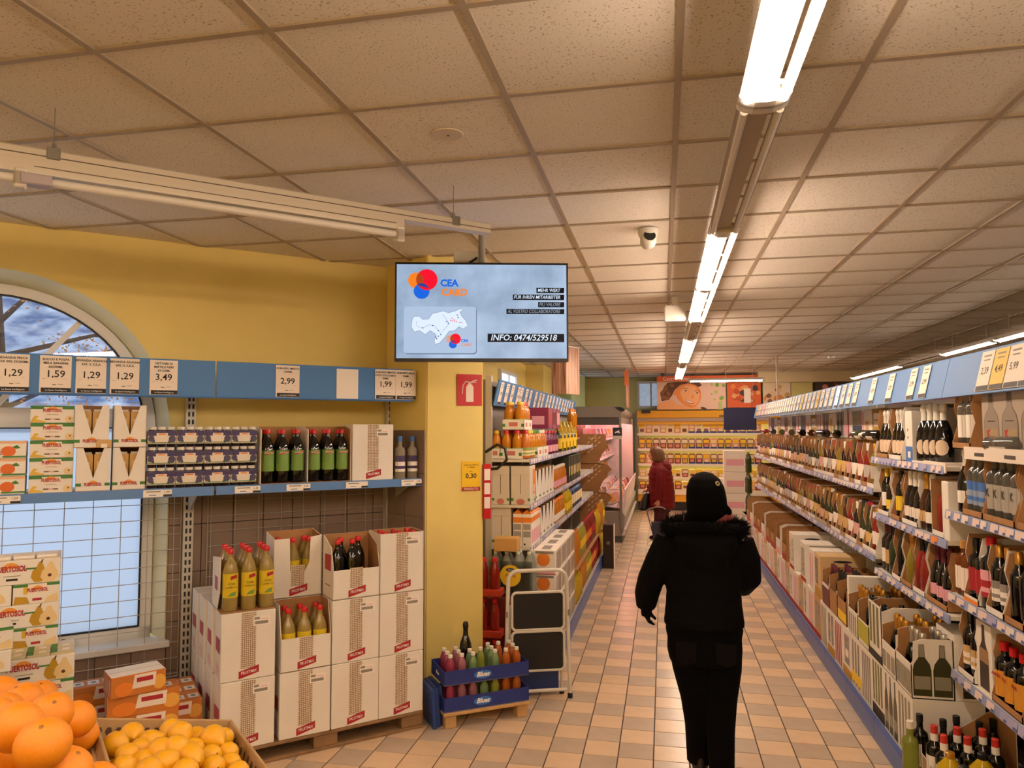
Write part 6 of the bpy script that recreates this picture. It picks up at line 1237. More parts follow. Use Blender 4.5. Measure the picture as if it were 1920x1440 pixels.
# ================================================================ meat counter
PK = M('meat_white', 'efd9d4', .5); GLS = MATS['clear_pane']; CANO = M('canopy_grey', '7c736a', .4)
t = thing('meat_counter', 'pink lit refrigerated meat counter with grey canopy along the far aisle', 'refrigerated counter', (-.68, 12.05, 0), 0)
LNG = 4.7
obj('plinth', MB().box(-1.0, .0, .02, LNG, 0, .10, DGREY).build('plinth'), t)
obj('base', MB().prism('y', [(-1.0,.10), (-.0,.10), (.06,.42), (.0,.50), (-.08,.50), (-.9,.50), (-1.0,.5)], 0, LNG, M('counter_grey', '8f867c', .4)).build('base', bevel=.01), t)
obj('bumper', MB().prism('y', [(.0,.12), (.05,.12), (.075,.22), (.03,.22)], -.02, LNG, M('bumper_white', 'd9c9c0', .4)).build('bumper'), t)
obj('front_panel', MB().prism('y', [(.0,.50), (.02,.50), (.06,.85), (.04,.85)], .06, LNG, PK).build('front_panel'), t)
obj('back_wall', MB().box(-1.0, -.93, 0, LNG, .5, 2.05, PK).build('back_wall'), t)
obj('end_panel', MB().box(-1.0, .0, LNG-.05, LNG, .5, 2.05, PK).build('end_panel'), t)
obj('canopy', MB().prism('y', [(-1.02,2.02), (-.05,2.02), (.02,2.10), (.03,2.17), (-.02,2.205), (-1.02,2.205)], -.03, LNG, CANO).build('canopy', bevel=.01), t)
obj('valance', MB().box(-1.0, -.03, 0, .012, 1.90, 2.02, CANO).box(-.035, -.02, 0, LNG, 1.93, 2.03, CANO).build('valance'), t)  # added to hide the bright pink tubes from view
obj('canopy_end', MB().prism('y', [(-.10,2.19), (.0,2.195), (.07,2.16), (.05,2.13), (.0,2.12)], -.04, .2, BLACK).build('canopy_end'), t)
obj('post', MB().box(-.03, .01, -.02, .02, .16, 2.1, CANO).build('post', bevel=.004), t); obj('post', MB().box(-.03, .01, LNG-.04, LNG, .16, 2.1, CANO).build('post', bevel=.004), t)
for k in range(3): obj('shelf', MB().prism('y', [(-.93,.98+.36*k), (-.48+.06*k,.90+.36*k), (-.48+.06*k,.915+.36*k), (-.93,.995+.36*k)], .05, LNG-.05, PK).build('shelf'), t)
obj('deck', MB().prism('y', [(-.93,.66), (-.04,.54), (-.04,.555), (-.93,.675)], .05, LNG-.05, PK).build('deck'), t)
obj('side_glass', MB().box(-.93, -.02, .0, .006, .5, 2.02, GLS).build('side_glass'), t)
PT = M('pink_tube', 'ffffff', .3, emit=PINK, ec=(1, .40, .38))
for x, z in ((-.10, 2.005), (-.55, 2.01)): obj('tube', MB().tube([(x,.1,z), (x,LNG-.1,z)], .014, PT, 8).build('tube', True), t)
MEAT = [M('meat_red', 'b8443c', .4), M('meat_pink', 'd98c84', .4), M('meat_orange', 'd98a3c', .4), M('meat_brown', '8a4a34', .4), M('meat_tray', 'e2cfc6', .5), M('meat_grey', '8a7c88', .4)]
def pack_me(k): return cached(('mp', k), lambda: MB().box(-.12, .12, -.03, .03, 0, .19, MEAT[4]).box(-.105, .105, -.036, -.03, .015, .175, MEAT[k]).build('meat_pack', bevel=.006))
k = 0
for r in range(4):
    for y in range(15):
        x0, z0 = ((-.42+.0, .61), (-.60, .935), (-.57, 1.29), (-.52, 1.65))[r]
        kk = rn.choice((0, 1, 1, 2, 3, 5))
        for c in range(2 if r == 0 else 1):
            q = Vector((-.68+x0+.26*c, 12.05+.25+y*.29, z0+.02-(.035*c if r == 0 else 0)))
            obj('meat_pack', pack_me(kk), None, q, 0, (R(-28), 0, R(90)-R(25+rn.random()*50)), 'meat pack, %s from the near end in row %s of the pink counter' % (nth(y), nth(r*2+c)), 'meat pack', 'meat packs in the counter'); k += 1
for k in range(7): 
    o = obj('salami', cached('salami', lambda: MB().lathe([(0,-.16), (.02,-.155), (.03,-.12), (.032,0), (.03,.12), (.02,.155), (0,.16)], MEAT[3], 10).build('salami', True)), None, (-1.45, 12.3+.22*k, 1.82), 0, None, 'hanging salami, %s from the near end of the meat counter' % nth(k), 'salami', 'salami on the meat counter wall')
    obj('cord', cached('scord', lambda: MB().tube([(0,0,.16), (-.0,0,.2)], .003, WHITE, 5).build('cord')), o)
t = thing('camera_warning_sign', 'small navy square sign with white camera symbol on the counter glass', 'sign', (-.735, 12.03, 1.745), 0)
obj('plate', MB().box(-.075, .075, -.004, 0, -.02, .115, M('sign_navy', '141c34', .4)).box(-.075, .075, -.004, 0, -.075, -.02, M('sign_pale', 'c9c0b8', .5)).build('plate'), t)
obj('symbol_print', MB().face([(-.04,-.005,.04), (.03,-.005,.07), (.035,-.005,.05), (-.035,-.005,.02)], PAPER).face([(.0,-.005,.03), (.04,-.005,.02), (.05,-.005,.03), (.01,-.005,.04)], PAPER).build('symbol_print'), t)

# ================================================================ dairy fridge and posters
FY = 16.9
t = thing('dairy_fridge', 'wide open dairy fridge with yellow top band and lit shelves', 'fridge', (0, FY, 0), 0)
FB = M('fridge_yellow', 'e6a820', .4); FW = M('fridge_white', 'efe6d0', .5); FS = M('fridge_side', '6e655c', .4); FIN = M('fridge_inner', 'e0d488', .5)
X0, X1 = -.58, 3.4
obj('side_panel', MB().box(X0-.05, X0, 0, .85, 0, 2.24, FS).build('side_panel'), t); obj('side_panel', MB().box(X1, X1+.05, 0, .85, 0, 2.24, FS).build('side_panel'), t)
obj('back_panel', MB().box(X0, X1, .78, .85, .2, 2.2, FIN).build('back_panel'), t)
obj('top_band', MB().prism('x', [(0,2.08), (.03,2.07), (.03,2.24), (-.01,2.24)], X0, X1, FB).build('top_band'), t); obj('canopy', MB().box(X0, X1, .03, .06, 1.93, 2.07, FB).box(X0, X1, .0, .78, 2.0, 2.07, M('fridge_lip', 'b09a8a', .4)).build('canopy'), t)  # front drop of the canopy added to hide the bright tube behind it
obj('kick', MB().box(X0, X1, .06, .78, 0, .20, BLACK).build('kick'), t); obj('base_band', MB().box(X0, X1, .0, .78, .20, .36, FB).build('base_band'), t); obj('base_lip', MB().box(X0, X1, -.04, .03, .36, .47, FW).build('base_lip'), t)
obj('mark', MB().box(X0+1.8, X0+1.95, -.012, -.008, 2.10, 2.13, DGREY).build('mark'), t); obj('lamp_box', MB().box(X0+.10, X0+.30, -.08, 0, 2.19, 2.26, BLACK).build('lamp_box'), t)
FT = M('fridge_tube', 'ffffff', .3, emit=FRIDGE, ec=(1, .86, .50))
ZF = (1.725, 1.375, 1.035, .735)
for z in ZF:
    s = obj('shelf', MB().box(X0, X1, .10, .74, -.02, 0, FW).build('shelf'), t, (0, 0, z)); obj('price_rail', MB().box(X0, X1, .08, .10, -.045, .012, FW).build('price_rail'), s); obj('tube', MB().tube([(X0+.05,.18,-.035), (X1-.05,.18,-.035)], .010, FT, 6).build('tube', True), s)
obj('tube', MB().tube([(X0+.05,.30,1.985), (X1-.05,.30,1.985)], .012, FT, 6).build('tube', True), t)
HAM = [M('ham_pink', 'd98a78', .4), M('ham_brown', '8a5a4c', .4), M('cheese_pale', 'e6d6a4', .45), M('cheese_yellow', 'd9b03c', .45), M('dark_red_pack', '7a2a2c', .4), M('cream_pack', 'efe0c8', .5)]
def dpack(k, lidm, trap):
    def mk():
        w0, w1 = (.066, .052) if trap else (.062, .062)
        b = MB(); b.prism('y', [(-w1,0), (w1,0), (w0,.19), (.045,.215), (-.045,.215), (-w0,.19)], -.05, .05, HAM[k]); b.prism('y', [(-w0*.8,.12), (w0*.8,.12), (w0*.8,.19), (-w0*.8,.19)], -.0515, -.05, lidm); b.prism('y', [(-w0*.6,.03), (w0*.6,.03), (w0*.6,.10), (-w0*.6,.10)], -.0515, -.05, HAM[(k+2) % 6])
        return b.build('dairy_pack', bevel=.003)
    return cached(('dp', k, lidm.name, trap), mk)
rowd = ('first', 'second', 'third', 'fourth', 'lowest')
for r, z in enumerate(ZF+(.47,)):
    for c in range(17):
        x = X0+.10+c*.158
        if x > 2.1: break
        kk = rn.choice(((2, 5, 5, 0), (1, 0, 1, 4), (1, 1, 4, 0), (4, 3, 3, 2), (4, 5, 3, 0))[r]); lm = rn.choice((YELP, HAM[5], HAM[2]))
        o = obj('dairy_pack', dpack(kk, lm, c % 3 == 0), None, (x, FY+(.17 if r < 4 else .14), z+.001), 0, None, 'dairy pack, %s along the %s shelf of the fridge' % (nth(c), rowd[r]), 'dairy pack', 'packs in the dairy fridge', sc=(1.16, 1, 1.1 if r < 3 else .85))
        if r < 3 and c > 6: obj('price_card', cached('dpc', lambda: MB().prism('y', [(-.07,0), (.07,0), (.055,.045), (-.055,.045)], -.062, -.056, NAVY).build('price_card')), o)
# posters above the fridge
t = thing('poster', 'poster of a smiling woman above the dairy fridge', 'poster', (-.13, 16.88, 2.265), 0)
PW, PH = 1.50, .62
obj('sheet', MB().box(0, PW, -.004, .01, 0, PH, M('poster_pink', 'e6c4b0', .6)).build('sheet'), t)
SKIN1, SKIN2, HAIR1, LIPS = M('poster_skin', 'e8924c', .6), M('poster_skin_lit', 'f0b078', .6), M('poster_hair', '5a3420', .6), M('poster_lips', 'c0483c', .6)
def pp(pts, m, k): obj('print', MB().face([(x*PW, -.0045-.0004*k, y*PH) for x, y in pts], m).build('print'), t)
def rel(cx, cy, rx, ry, a, n=20):
    c, s = math.cos(R(a)), math.sin(R(a)); return [(cx+(rx*math.cos(6.283*i/n)*c-ry*math.sin(6.283*i/n)*s)/PW, cy+(rx*math.cos(6.283*i/n)*s+ry*math.sin(6.283*i/n)*c)/PH) for i in range(n)]
def faces(): pass
HB = M('poster_curl', '8a5a34', .6)
pp([(.07,.30), (.05,.55), (.10,.80), (.16,.98), (.30,1), (.62,1), (.66,.86), (.60,.80), (.45,.93), (.33,.86), (.26,.70), (.22,.50), (.16,.36)], HAIR1, 1)
for k, (x, y, r) in enumerate(((.10,.45,.07), (.08,.62,.06), (.13,.78,.07), (.17,.58,.06), (.22,.88,.06), (.16,.40,.05))): pp(rel(x, y, r, r*.7, 40*k), HB, 2)
pp([(0,0), (.0,.20), (.10,.27), (.22,.36), (.30,.18), (.62,.10), (.64,0)], SKIN2, 3)
pp([(.27,.58), (.29,.78), (.36,.90), (.47,.95), (.57,.88), (.63,.74), (.65,.58), (.645,.40), (.61,.22), (.565,.10), (.51,.06), (.44,.11), (.36,.22), (.30,.38)], SKIN1, 4)
pp([(.34,.58), (.36,.78), (.44,.88), (.54,.84), (.60,.70), (.625,.52), (.61,.32), (.57,.17), (.52,.13), (.45,.20), (.39,.32)], SKIN2, 5)
pp(rel(.265,.60,.028,.06,-10), SKIN1, 6)
for x, y, a in ((.42,.665,-14), (.585,.585,-20)): pp(rel(x, y, .040, .014, a), M('poster_white', 'efe4d8', .6), 6); pp(rel(x+.004, y, .018, .013, a), M('poster_eye', '3a2418', .6), 7); pp(rel(x, y+.028, .044, .006, a), MATS['poster_eye'], 7)
pp([(.355,.75), (.40,.79), (.46,.765), (.46,.75), (.40,.77), (.36,.735)], HAIR1, 6); pp([(.555,.69), (.60,.69), (.635,.63), (.63,.62), (.60,.67), (.555,.67)], HAIR1, 6)
pp([(.52,.56), (.545,.44), (.525,.40), (.49,.42), (.51,.44)], SKIN1, 6)
pp([(.405,.36), (.45,.335), (.50,.29), (.545,.235), (.53,.20), (.49,.20), (.45,.24), (.42,.30)], LIPS, 6); pp([(.418,.345), (.455,.322), (.50,.28), (.535,.238), (.51,.225), (.47,.245), (.44,.285)], M('poster_teeth', 'f6ece0', .5), 7)
for k, (x, y, r) in enumerate(((.86,.62,.05), (.94,.40,.055), (.92,.2,.06), (.88,.88,.05), (.80,.90,.035), (.97,.85,.04), (.84,.35,.03), (.80,.55,.02), (.92,.05,.05))): pp(rel(x, y, r, r*.8, 30*k), M('poster_leaf', '7fae3c', .6) if k % 2 else M('poster_leaf2', 'b4c878', .6), 2)
pp(rel(.68,.03,.07,.03,-20), M('poster_dark', '4a3430', .6), 6)
obj('title_strip', MB().box(0, 2.25, -.012, .004, PH+.01, PH+.135, M('strip_orange', 'd9622c', .6)).build('title_strip'), t); lettering(t, 'Gastronomia', .44, -.0128, PH+.07, .13, PAPER, wide=.9)
def food(label, x0, w_, h_, cols, seed):
    t = thing('poster', label, 'poster', (x0, 16.88, 2.30), 0); r2 = random.Random(seed)
    obj('sheet', MB().box(0, w_, -.004, .01, 0, h_, M('food_back_%d' % seed, cols[0], .6)).build('sheet'), t)
    for k in range(26):
        x, y, r = r2.uniform(.08, .92)*w_, r2.uniform(.08, .85)*h_, r2.uniform(.03, .10); r = min(r, x, w_-x, y, h_-y); c = r2.choice(cols[1:])
        obj('print', MB().face([(x+r*math.cos(6.283*i/9)*r2.uniform(.7,1), -.0045-.0003*k, y+r*math.sin(6.283*i/9)*r2.uniform(.6,1)) for i in range(9)], M('food_'+c, c, .6)).build('print'), t)
    return t
q = food('orange poster of sliced food beside the smiling woman', 1.40, .72, .56, ['d9622c', 'e88a3c', 'c04a24', '4a3430', 'e6a86c'], 3); obj('card_print', MB().box(.36, .50, -.016, -.0125, .10, .42, PAPER).build('card_print'), q)
food('pale poster of bread and vegetables beside the column', 2.16, .58, .56, ['e6d2b4', 'd98a3c', 'c9a45c', '4a5a34', '8a5a3c', 'e6c89c'], 5)
q = food('dark poster with pink meat beyond the column', 3.25, 1.5, .60, ['4a3a30', 'd98c78', 'e0a490', '8a4a3c'], 8); obj('title_strip', MB().box(0, 1.5, -.012, .004, .57, .70, MATS['strip_orange']).build('title_strip'), q)
# ================================================================ people
def loft(b, rings, m, n=22):
    # rings: (cx, cy, z, rx, ry)
    base = len(b.v); k = b.mi(m)
    for cx, cy, z, rx, ry in rings:
        for j in range(n): a = 6.2832*j/n; b.v.append((cx+rx*math.cos(a), cy+ry*math.sin(a), z))
    for i in range(len(rings)-1):
        for j in range(n):
            j2 = (j+1) % n; q = (base+i*n+j, base+i*n+j2, base+(i+1)*n+j2, base+(i+1)*n+j)
            b.f.append(q); b.m.append(k)
    b.f.append(tuple(base+j for j in range(n))[::-1]); b.m.append(k); b.f.append(tuple(base+(len(rings)-1)*n+j for j in range(n))); b.m.append(k)
    return b
def fused(b, name, vox=.009, it=4, mats=None, pick=None):
    me = b.build('tmp'); o = bpy.data.objects.new('tmp', me); COL.objects.link(o)
    r = o.modifiers.new('r', 'REMESH'); r.mode = 'VOXEL'; r.voxel_size = vox; r.use_smooth_shade = True
    if it: s = o.modifiers.new('s', 'SMOOTH'); s.iterations = it; s.factor = .5
    bpy.context.view_layer.update()
    out = bpy.data.meshes.new_from_object(o.evaluated_get(bpy.context.evaluated_depsgraph_get()))
    bpy.data.objects.remove(o); out.name = name; out.materials.clear()
    for m in (mats or b.mats[:1]): out.materials.append(m)
    for p in out.polygons:
        p.use_smooth = True
        p.material_index = pick(p.center) if pick else 0
    return out
SKINM = M('skin', 'c98a6c', .5); COATM = M('black_coat', '030202', .85, spec=.12, bump=.4, bs=30); FABR = M('black_fabric', '030202', .9, spec=.1, bump=.3, bs=300); JEAN = M('dark_trousers', '030202', .9, spec=.1, bump=.15, bs=200); GLOVE = M('black_glove', '040303', .8, spec=.1)
def hand(b, wrist, d, palm_n, m, side, curl=.5, k=1.0):
    # a palm and five fingers, curled; d: direction of the fingers, palm_n: the way the palm faces
    w_ = Vector(wrist); d = Vector(d).normalized(); pn = Vector(palm_n).normalized(); ac = d.cross(pn).normalized()*side
    b.tube([w_, w_+d*.03*k, w_+d*.075*k], [.026*k, .033*k, .030*k], m, 10)
    for i, ln in enumerate((.066, .076, .070, .054)):
        p0 = w_+d*.07*k+ac*(.030-.020*i)*k; dd = (d+pn*curl*.5).normalized(); de = (d*.5+pn*curl*1.4).normalized()
        b.tube([p0, p0+dd*ln*.5*k, p0+dd*ln*.5*k+de*ln*.5*k], [.0100*k, .0095*k, .0080*k], m, 7)
    t0 = w_+d*.028*k+ac*.028*k; b.tube([t0, t0+(ac*.7+d*.7+pn*.3).normalized()*.035*k, t0+(ac*.5+d*.8+pn*.6).normalized()*.065*k], [.013*k, .0115*k, .009*k], m, 7)
# ---- the woman in black, seen from behind, walking up the aisle
W0 = Vector((.2, 4.15, 0))
b = MB()
loft(b, [(.015,.0,1.36,.05,.055), (.018,.01,1.40,.062,.08), (.02,.02,1.46,.074,.095), (.02,.02,1.52,.072,.092), (.02,.015,1.57,.05,.065)], SKINM)
b.ball((.022,.115,1.452), .014, SKINM, 8, 6); 
for sx in (-1, 1): b.ball((.02+sx*.076,.01,1.45), .02, SKINM, 8, 6, sx=.5)
loft(b, [(0,0,.60,.14,.11), (0,0,.75,.155,.115), (0,0,.95,.135,.10), (0,0,1.12,.16,.10), (.01,0,1.25,.175,.09), (.012,0,1.31,.09,.07), (.015,0,1.39,.05,.055)], SKINM)
b.tube([(-.15,0,1.24), (-.25,-.02,1.02), (-.303,.03,.875)], [.05,.042,.03], SKINM, 12); b.tube([(.17,0,1.24), (.235,.0,1.03), (.16,.20,1.02)], [.05,.042,.03], SKINM, 12)
b.tube([(-.06,0,.66), (-.035,.03,.37), (-.03,.06,.08)], [.085,.055,.04], SKINM, 12); b.tube([(.075,0,.66), (.075,-.02,.37), (.072,-.10,.10)], [.085,.055,.04], SKINM, 12)
hand(b, (-.303,.03,.885), (-.06,.12,-1), (.9,.35,0), SKINM, 1, .7); hand(b, (.16,.20,1.02), (-.5,.8,0), (0,-.3,-1), SKINM, 1, .8)
body = fused(b, 'person', .0065, 2, [SKINM, GLOVE], lambda c: 1 if (c.z < .93 and c.x < -.2) or (c.y > .19 and c.z < 1.2) else 0)
t = obj('person', body, None, W0, 0, None, 'person seen from behind in black coat, hat and trousers walking up the aisle', 'person')
b = MB(); rings = []
prof = [(.785,.208,.150), (.80,.212,.155), (.84,.207,.150), (.90,.200,.145), (.96,.196,.140), (1.02,.202,.142), (1.08,.212,.146), (1.14,.222,.148), (1.20,.222,.145), (1.26,.20,.13), (1.31,.15,.11), (1.335,.10,.085)]
for i, (z, rx, ry) in enumerate(prof):
    rings.append((0 if z < 1.3 else .01, 0, z, rx, ry))
    if i < len(prof)-1:
        z2, rx2, ry2 = prof[i+1]; e = .002 if z < 1.2 else 0
        rings.append((0, 0, (z+z2)/2, (rx+rx2)/2+e, (ry+ry2)/2+e))
loft(b, rings, COATM, 30)
b.tube([(-.17,0,1.235), (-.225,-.01,1.13), (-.280,-.02,1.02), (-.302,.0,.94), (-.308,.025,.865)], [.085,.080,.072,.068,.054], COATM, 16)
b.tube([(.185,0,1.235), (.222,.0,1.14), (.232,.02,1.04), (.215,.09,1.0), (.165,.19,1.015)], [.085,.080,.074,.072,.055], COATM, 16)
loft(b, [(.01,-.12,1.08,.04,.02), (.01,-.135,1.12,.10,.035), (.01,-.14,1.18,.14,.045), (.01,-.13,1.25,.165,.05), (.01,-.10,1.30,.16,.05), (.01,-.08,1.33,.12,.04)], COATM)
obj('coat', fused(b, 'coat', .009, 2, [COATM]), t)
b = MB(); loft(b, [(0,0,.70,.192,.135), (0,0,.765,.205,.148), (0,0,.80,.20,.145)], COATM); obj('hem_band', fused(b, 'hem_band', .008, 2, [FABR]), t)
b = MB(); loft(b, [(0,-.01,.60,.185,.14), (-.0,-.015,.66,.198,.15), (0,-.01,.74,.195,.14), (0,0,.82,.18,.13)], JEAN)
b.tube([(-.075,0,.68), (-.062,.0,.56), (-.045,.02,.40), (-.035,.04,.25), (-.03,.06,.045)], [.115,.108,.085,.074,.070], JEAN, 18)
b.tube([(.085,0,.68), (.084,-.005,.56), (.080,-.015,.40), (.075,-.05,.25), (.072,-.10,.07)], [.115,.108,.085,.072,.066], JEAN, 18)
obj('trousers', fused(b, 'trousers', .009, 3, [JEAN]), t)
PKT = M('pocket_patch', '0a0606', .8, spec=.1)
for x in (-.10, .10): obj('pocket', MB().prism('y', [(-.055,0), (.055,0), (.05,-.10), (0,-.12), (-.05,-.10)], -.006, 0, PKT).build('pocket', bevel=.002), t, (x, -.158, .735))
b = MB(); loft(b, [(.02,.0,1.355,.085,.095), (.022,.0,1.385,.102,.118), (.026,.0,1.42,.108,.124), (.024,.0,1.47,.108,.122), (.020,.0,1.53,.100,.112), (.018,.0,1.575,.078,.088), (.016,.0,1.602,.044,.050), (.016,.0,1.61,.015,.016)], FABR)
b.tube([(.13,-.02,1.42), (.142,0,1.395), (.13,.03,1.385)], [.015,.02,.015], FABR, 8)
h = obj('knit_hat', fused(b, 'knit_hat', .007, 3, [FABR]), t)
q = Vector((.078,-.082,1.553)); nrm = Vector((.55,-.72,.42)).to_track_quat('Z', 'Y').to_euler()
obj('hat_button', MB().lathe([(0,.004), (.006,.005), (.0065,.003), (.013,.004), (.0135,.0), (.0,-.002)], M('button_ring', 'c9b48c', .35, .3), 16).lathe([(0,.0062), (.0062,.0056), (.0065,.003)], BLACK, 12).build('hat_button', True), h, q, rot=nrm)
b = MB(); loft(b, [(.015,.02,1.315,.10,.09), (.015,.02,1.345,.118,.11), (.02,.025,1.375,.116,.115), (.02,.03,1.395,.095,.10)], FABR); b.tube([(.115,-.0,1.37), (.145,.03,1.365), (.15,.07,1.355)], [.02,.026,.02], FABR, 10)
obj('scarf', fused(b, 'scarf', .008, 2, [M('pink_scarf', '9a4a50', .8), FABR], lambda c: 0 if (c.x > .075 or c.x < -.095) else 1), t)
# fur collar: a thick ring bristling with short hair
FUR = M('black_fur', '050403', .9, spec=.1); fr2 = random.Random(5); b = MB(); b2 = MB()
ringp = [(.012+.195*math.cos(a), -.01+.125*math.sin(a), 1.318+.012*math.sin(a)-.014*math.cos(2*a)) for a in [6.2832*k/28 for k in range(28)]]
b.tube(ringp, .036, FUR, 10, closed=True)
col = obj('fur_collar', b.build('fur_collar', True), t)
for k in range(5200):
    i = fr2.randrange(28); c = Vector(ringp[i]).lerp(Vector(ringp[(i+1) % 28]), fr2.random()); a = fr2.random()*6.2832
    out_ = (c-Vector((.012, -.01, c.z))).normalized(); d = out_*math.cos(a)+Vector((0,0,1))*math.sin(a); s_ = d.cross(Vector((fr2.uniform(-1,1), fr2.uniform(-1,1), fr2.uniform(-1,1)))).normalized()*.0016
    p0 = c+d*.030; tip = c+d*(.045+fr2.random()*.022)+Vector((fr2.uniform(-.012,.012), fr2.uniform(-.012,.012), fr2.uniform(-.012,.012)))
    b2.face([p0-s_, p0+s_, tip], FUR)
obj('fur', b2.build('fur'), col, kind='stuff')
for x, y, z, rx in ((-.03, .08, 0, 0), (.072, -.07, .03, .35)):
    b = MB(); loft(b, [(0,.02,.0,.042,.125), (0,.02,.02,.045,.128), (0,.01,.05,.042,.11), (0,-.04,.09,.040,.055), (0,-.05,.12,.040,.045)], BLACK)
    s = obj('shoe', fused(b, 'shoe', .007, 2, [M('black_shoe', '0b0a0a', .5)]), t, (x, y, z), rot=(-rx, 0, 0))
    obj('sole', MB().prism('z', [(.043*math.cos(a), .02+.13*math.sin(a)) for a in [6.2832*k/16 for k in range(16)]], -.004, .012, M('sole_white', 'c9c0b4', .6)).build('sole'), s)
# ---- the woman in red, side on, by the dairy fridge
b = MB(); Q = Vector((-.04, 12.7, 0))
loft(b, [(-.075,0,1.23,.05,.05), (-.085,0,1.29,.052,.055), (-.11,0,1.33,.080,.068), (-.112,0,1.40,.092,.078), (-.105,0,1.46,.085,.075), (-.09,0,1.505,.04,.04)], SKINM)
b.ball((-.205,0,1.375), .017, SKINM, 8, 6); b.ball((-.165,0,1.32), .022, SKINM, 8, 6)
for s_ in (-1, 1): b.ball((-.085,s_*.075,1.385), .02, SKINM, 8, 6, sy=.5)
loft(b, [(0,0,.45,.13,.14), (0,0,.7,.13,.15), (-.01,0,.95,.125,.15), (-.03,0,1.12,.12,.17), (-.05,0,1.2,.08,.12), (-.07,0,1.26,.05,.05)], SKINM)
b.tube([(-.0,-.15,1.14), (-.03,-.20,.86), (-.062,-.205,.635)], [.05,.04,.027], SKINM, 10); b.tube([(-.02,.15,1.14), (-.12,.18,.92), (-.22,.12,.80)], [.05,.04,.027], SKINM, 10)
hand(b, (-.062,-.205,.64), (-.05,.0,-1), (-.3,.9,0), SKINM, -1, .9); hand(b, (-.22,.12,.80), (-1,-.2,-.3), (0,-.3,-1), SKINM, 1, .8)
b.tube([(-.03,-.07,.5), (-.06,-.07,.27), (-.05,-.07,.06)], [.08,.055,.04], SKINM, 10); b.tube([(.03,.07,.5), (.02,.07,.27), (.06,.07,.06)], [.08,.055,.04], SKINM, 10)
t = obj('person', fused(b, 'person', .0068, 2, [SKINM]), None, Q, 0, None, 'person in red quilted coat with blond bob looking down by the fridge', 'person')
FACE = M('face_dark', '3a2018', .5)
for s_ in (-1, 1):
    obj('eye', cached('eye', lambda: MB().ball((0,0,0), .009, M('eye_white', 'd8ccc0', .3), 8, 6).build('eye', True)), t, (-.188, s_*.032, 1.408)); obj('eyebrow', MB().box(-.004, .004, -.018, .018, -.003, .003, FACE).build('eyebrow'), t, (-.196, s_*.032, 1.43))
obj('mouth', MB().box(-.003, .003, -.022, .022, -.004, .004, M('mouth_red', '8a3a34', .5)).build('mouth', bevel=.002), t, (-.188, 0, 1.342))
REDC = M('red_coat', '6a0409', .6, spec=.3, bump=.4, bs=18); b = MB(); rings = []
prof = [(.50,.0,.212,.19), (.60,.0,.212,.195), (.72,-.0,.213,.195), (.84,-.005,.210,.195), (.96,-.01,.203,.195), (1.06,-.015,.193,.20), (1.15,-.02,.175,.20), (1.22,-.03,.135,.15), (1.275,-.045,.10,.11)]
for i, (z, cx, rx, ry) in enumerate(prof):
    rings.append((cx, 0, z, rx, ry))
    if i < len(prof)-1: n_ = prof[i+1]; rings.append(((cx+n_[1])/2, 0, (z+n_[0])/2, (rx+n_[2])/2+.008, (ry+n_[3])/2+.008))
loft(b, rings, REDC, 26)
b.tube([(0,-.17,1.15), (-.01,-.215,1.02), (-.03,-.225,.86), (-.055,-.215,.66)], [.085,.08,.072,.058], REDC, 14); b.tube([(-.02,.17,1.15), (-.12,.19,.93), (-.20,.13,.82)], [.085,.075,.058], REDC, 14)
loft(b, [(.06,0,1.12,.09,.12), (.08,0,1.17,.095,.14), (.06,0,1.24,.10,.14), (.03,0,1.30,.075,.10), (.02,0,1.315,.05,.07)], REDC)
obj('coat', fused(b, 'coat', .009, 2, [REDC]), t)
HAIRM = M('blond_hair', '6c4826', .5, var=.35, vs=40); b = MB()
loft(b, [(-.03,0,1.25,.07,.09), (-.045,0,1.30,.112,.12), (-.06,0,1.38,.120,.125), (-.075,0,1.45,.122,.12), (-.085,0,1.50,.10,.10), (-.09,0,1.54,.04,.04)], HAIRM)
obj('hair', fused(b, 'hair', .008, 2, [HAIRM]), t)
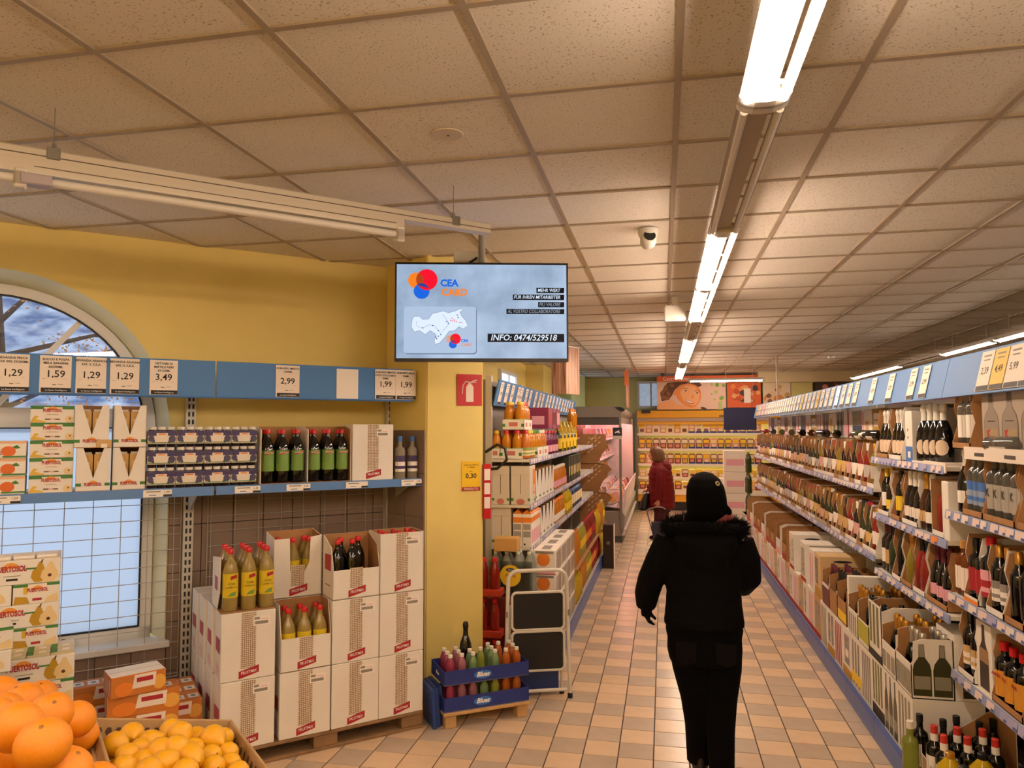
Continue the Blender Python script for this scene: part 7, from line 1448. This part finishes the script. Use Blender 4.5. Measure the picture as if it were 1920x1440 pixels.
TRR = M('dark_red_trousers', '4a1016', .7); b = MB(); loft(b, [(0,0,.44,.14,.15), (0,0,.55,.15,.16)], TRR)
b.tube([(-.03,-.07,.5), (-.055,-.07,.3), (-.05,-.07,.06)], [.10,.085,.075], TRR, 12); b.tube([(.03,.07,.5), (.02,.07,.3), (.06,.07,.06)], [.10,.085,.075], TRR, 12)
obj('trousers', fused(b, 'trousers', .009, 2, [TRR]), t)
for x, y in ((-.07, -.07), (.04, .07)): b = MB(); loft(b, [(-.03,0,0,.12,.042), (-.03,0,.03,.12,.044), (0,0,.07,.07,.04), (.03,0,.10,.045,.04)], BLACK); obj('shoe', fused(b, 'shoe', .008, 2, [MATS['black_shoe']]), t, (x, y, 0))
hb = thing('hand_bag', 'black hand bag hanging in front of the red coat', 'bag', (-.34, 12.72, .46), 0)
b = MB(); loft(b, [(-.01,0,0,.07,.12), (0,0,.03,.085,.14), (.02,0,.16,.075,.12), (.05,0,.28,.045,.09)], BLACK); obj('body', fused(b, 'body', .008, 2, [M('bag_black', '0c0a0b', .5)]), hb)
obj('strap', MB().tube([(.03,-.06,.25), (.07,-.03,.36), (.085,0,.39), (.07,.03,.36), (.03,.06,.25)], .007, MATS['bag_black'], 6).build('strap', True), hb)
tr = thing('shopping_trolley', 'wheeled shopping trolley with grey handle pulled by the person in red', 'trolley', (-.10, 12.49, 0), 0)
HM = M('handle_grey', '8a8480', .35, .5)
obj('handle', MB().tube([(-.19,0,.455), (-.15,0,.50), (-.05,0,.535), (.06,0,.535), (.12,0,.50)], .012, HM, 8).build('handle', True), tr)
for y in (-.015, -.09): obj('pole', MB().tube([(-.185,y,.46), (-.085,y,.06)], .008, HM, 6).build('pole'), tr)
obj('basket', MB().prism('y', [(-.09,.05), (.10,.05), (.13,.30), (-.12,.30)], -.16, .02, M('basket_navy', '23233a', .5)).build('basket', bevel=.01), tr)
for x in (-.07, .09): obj('wheel', MB().tube([(x,-.175,.03), (x,-.155,.03)], .03, BLACK, 12).build('wheel', True), tr)
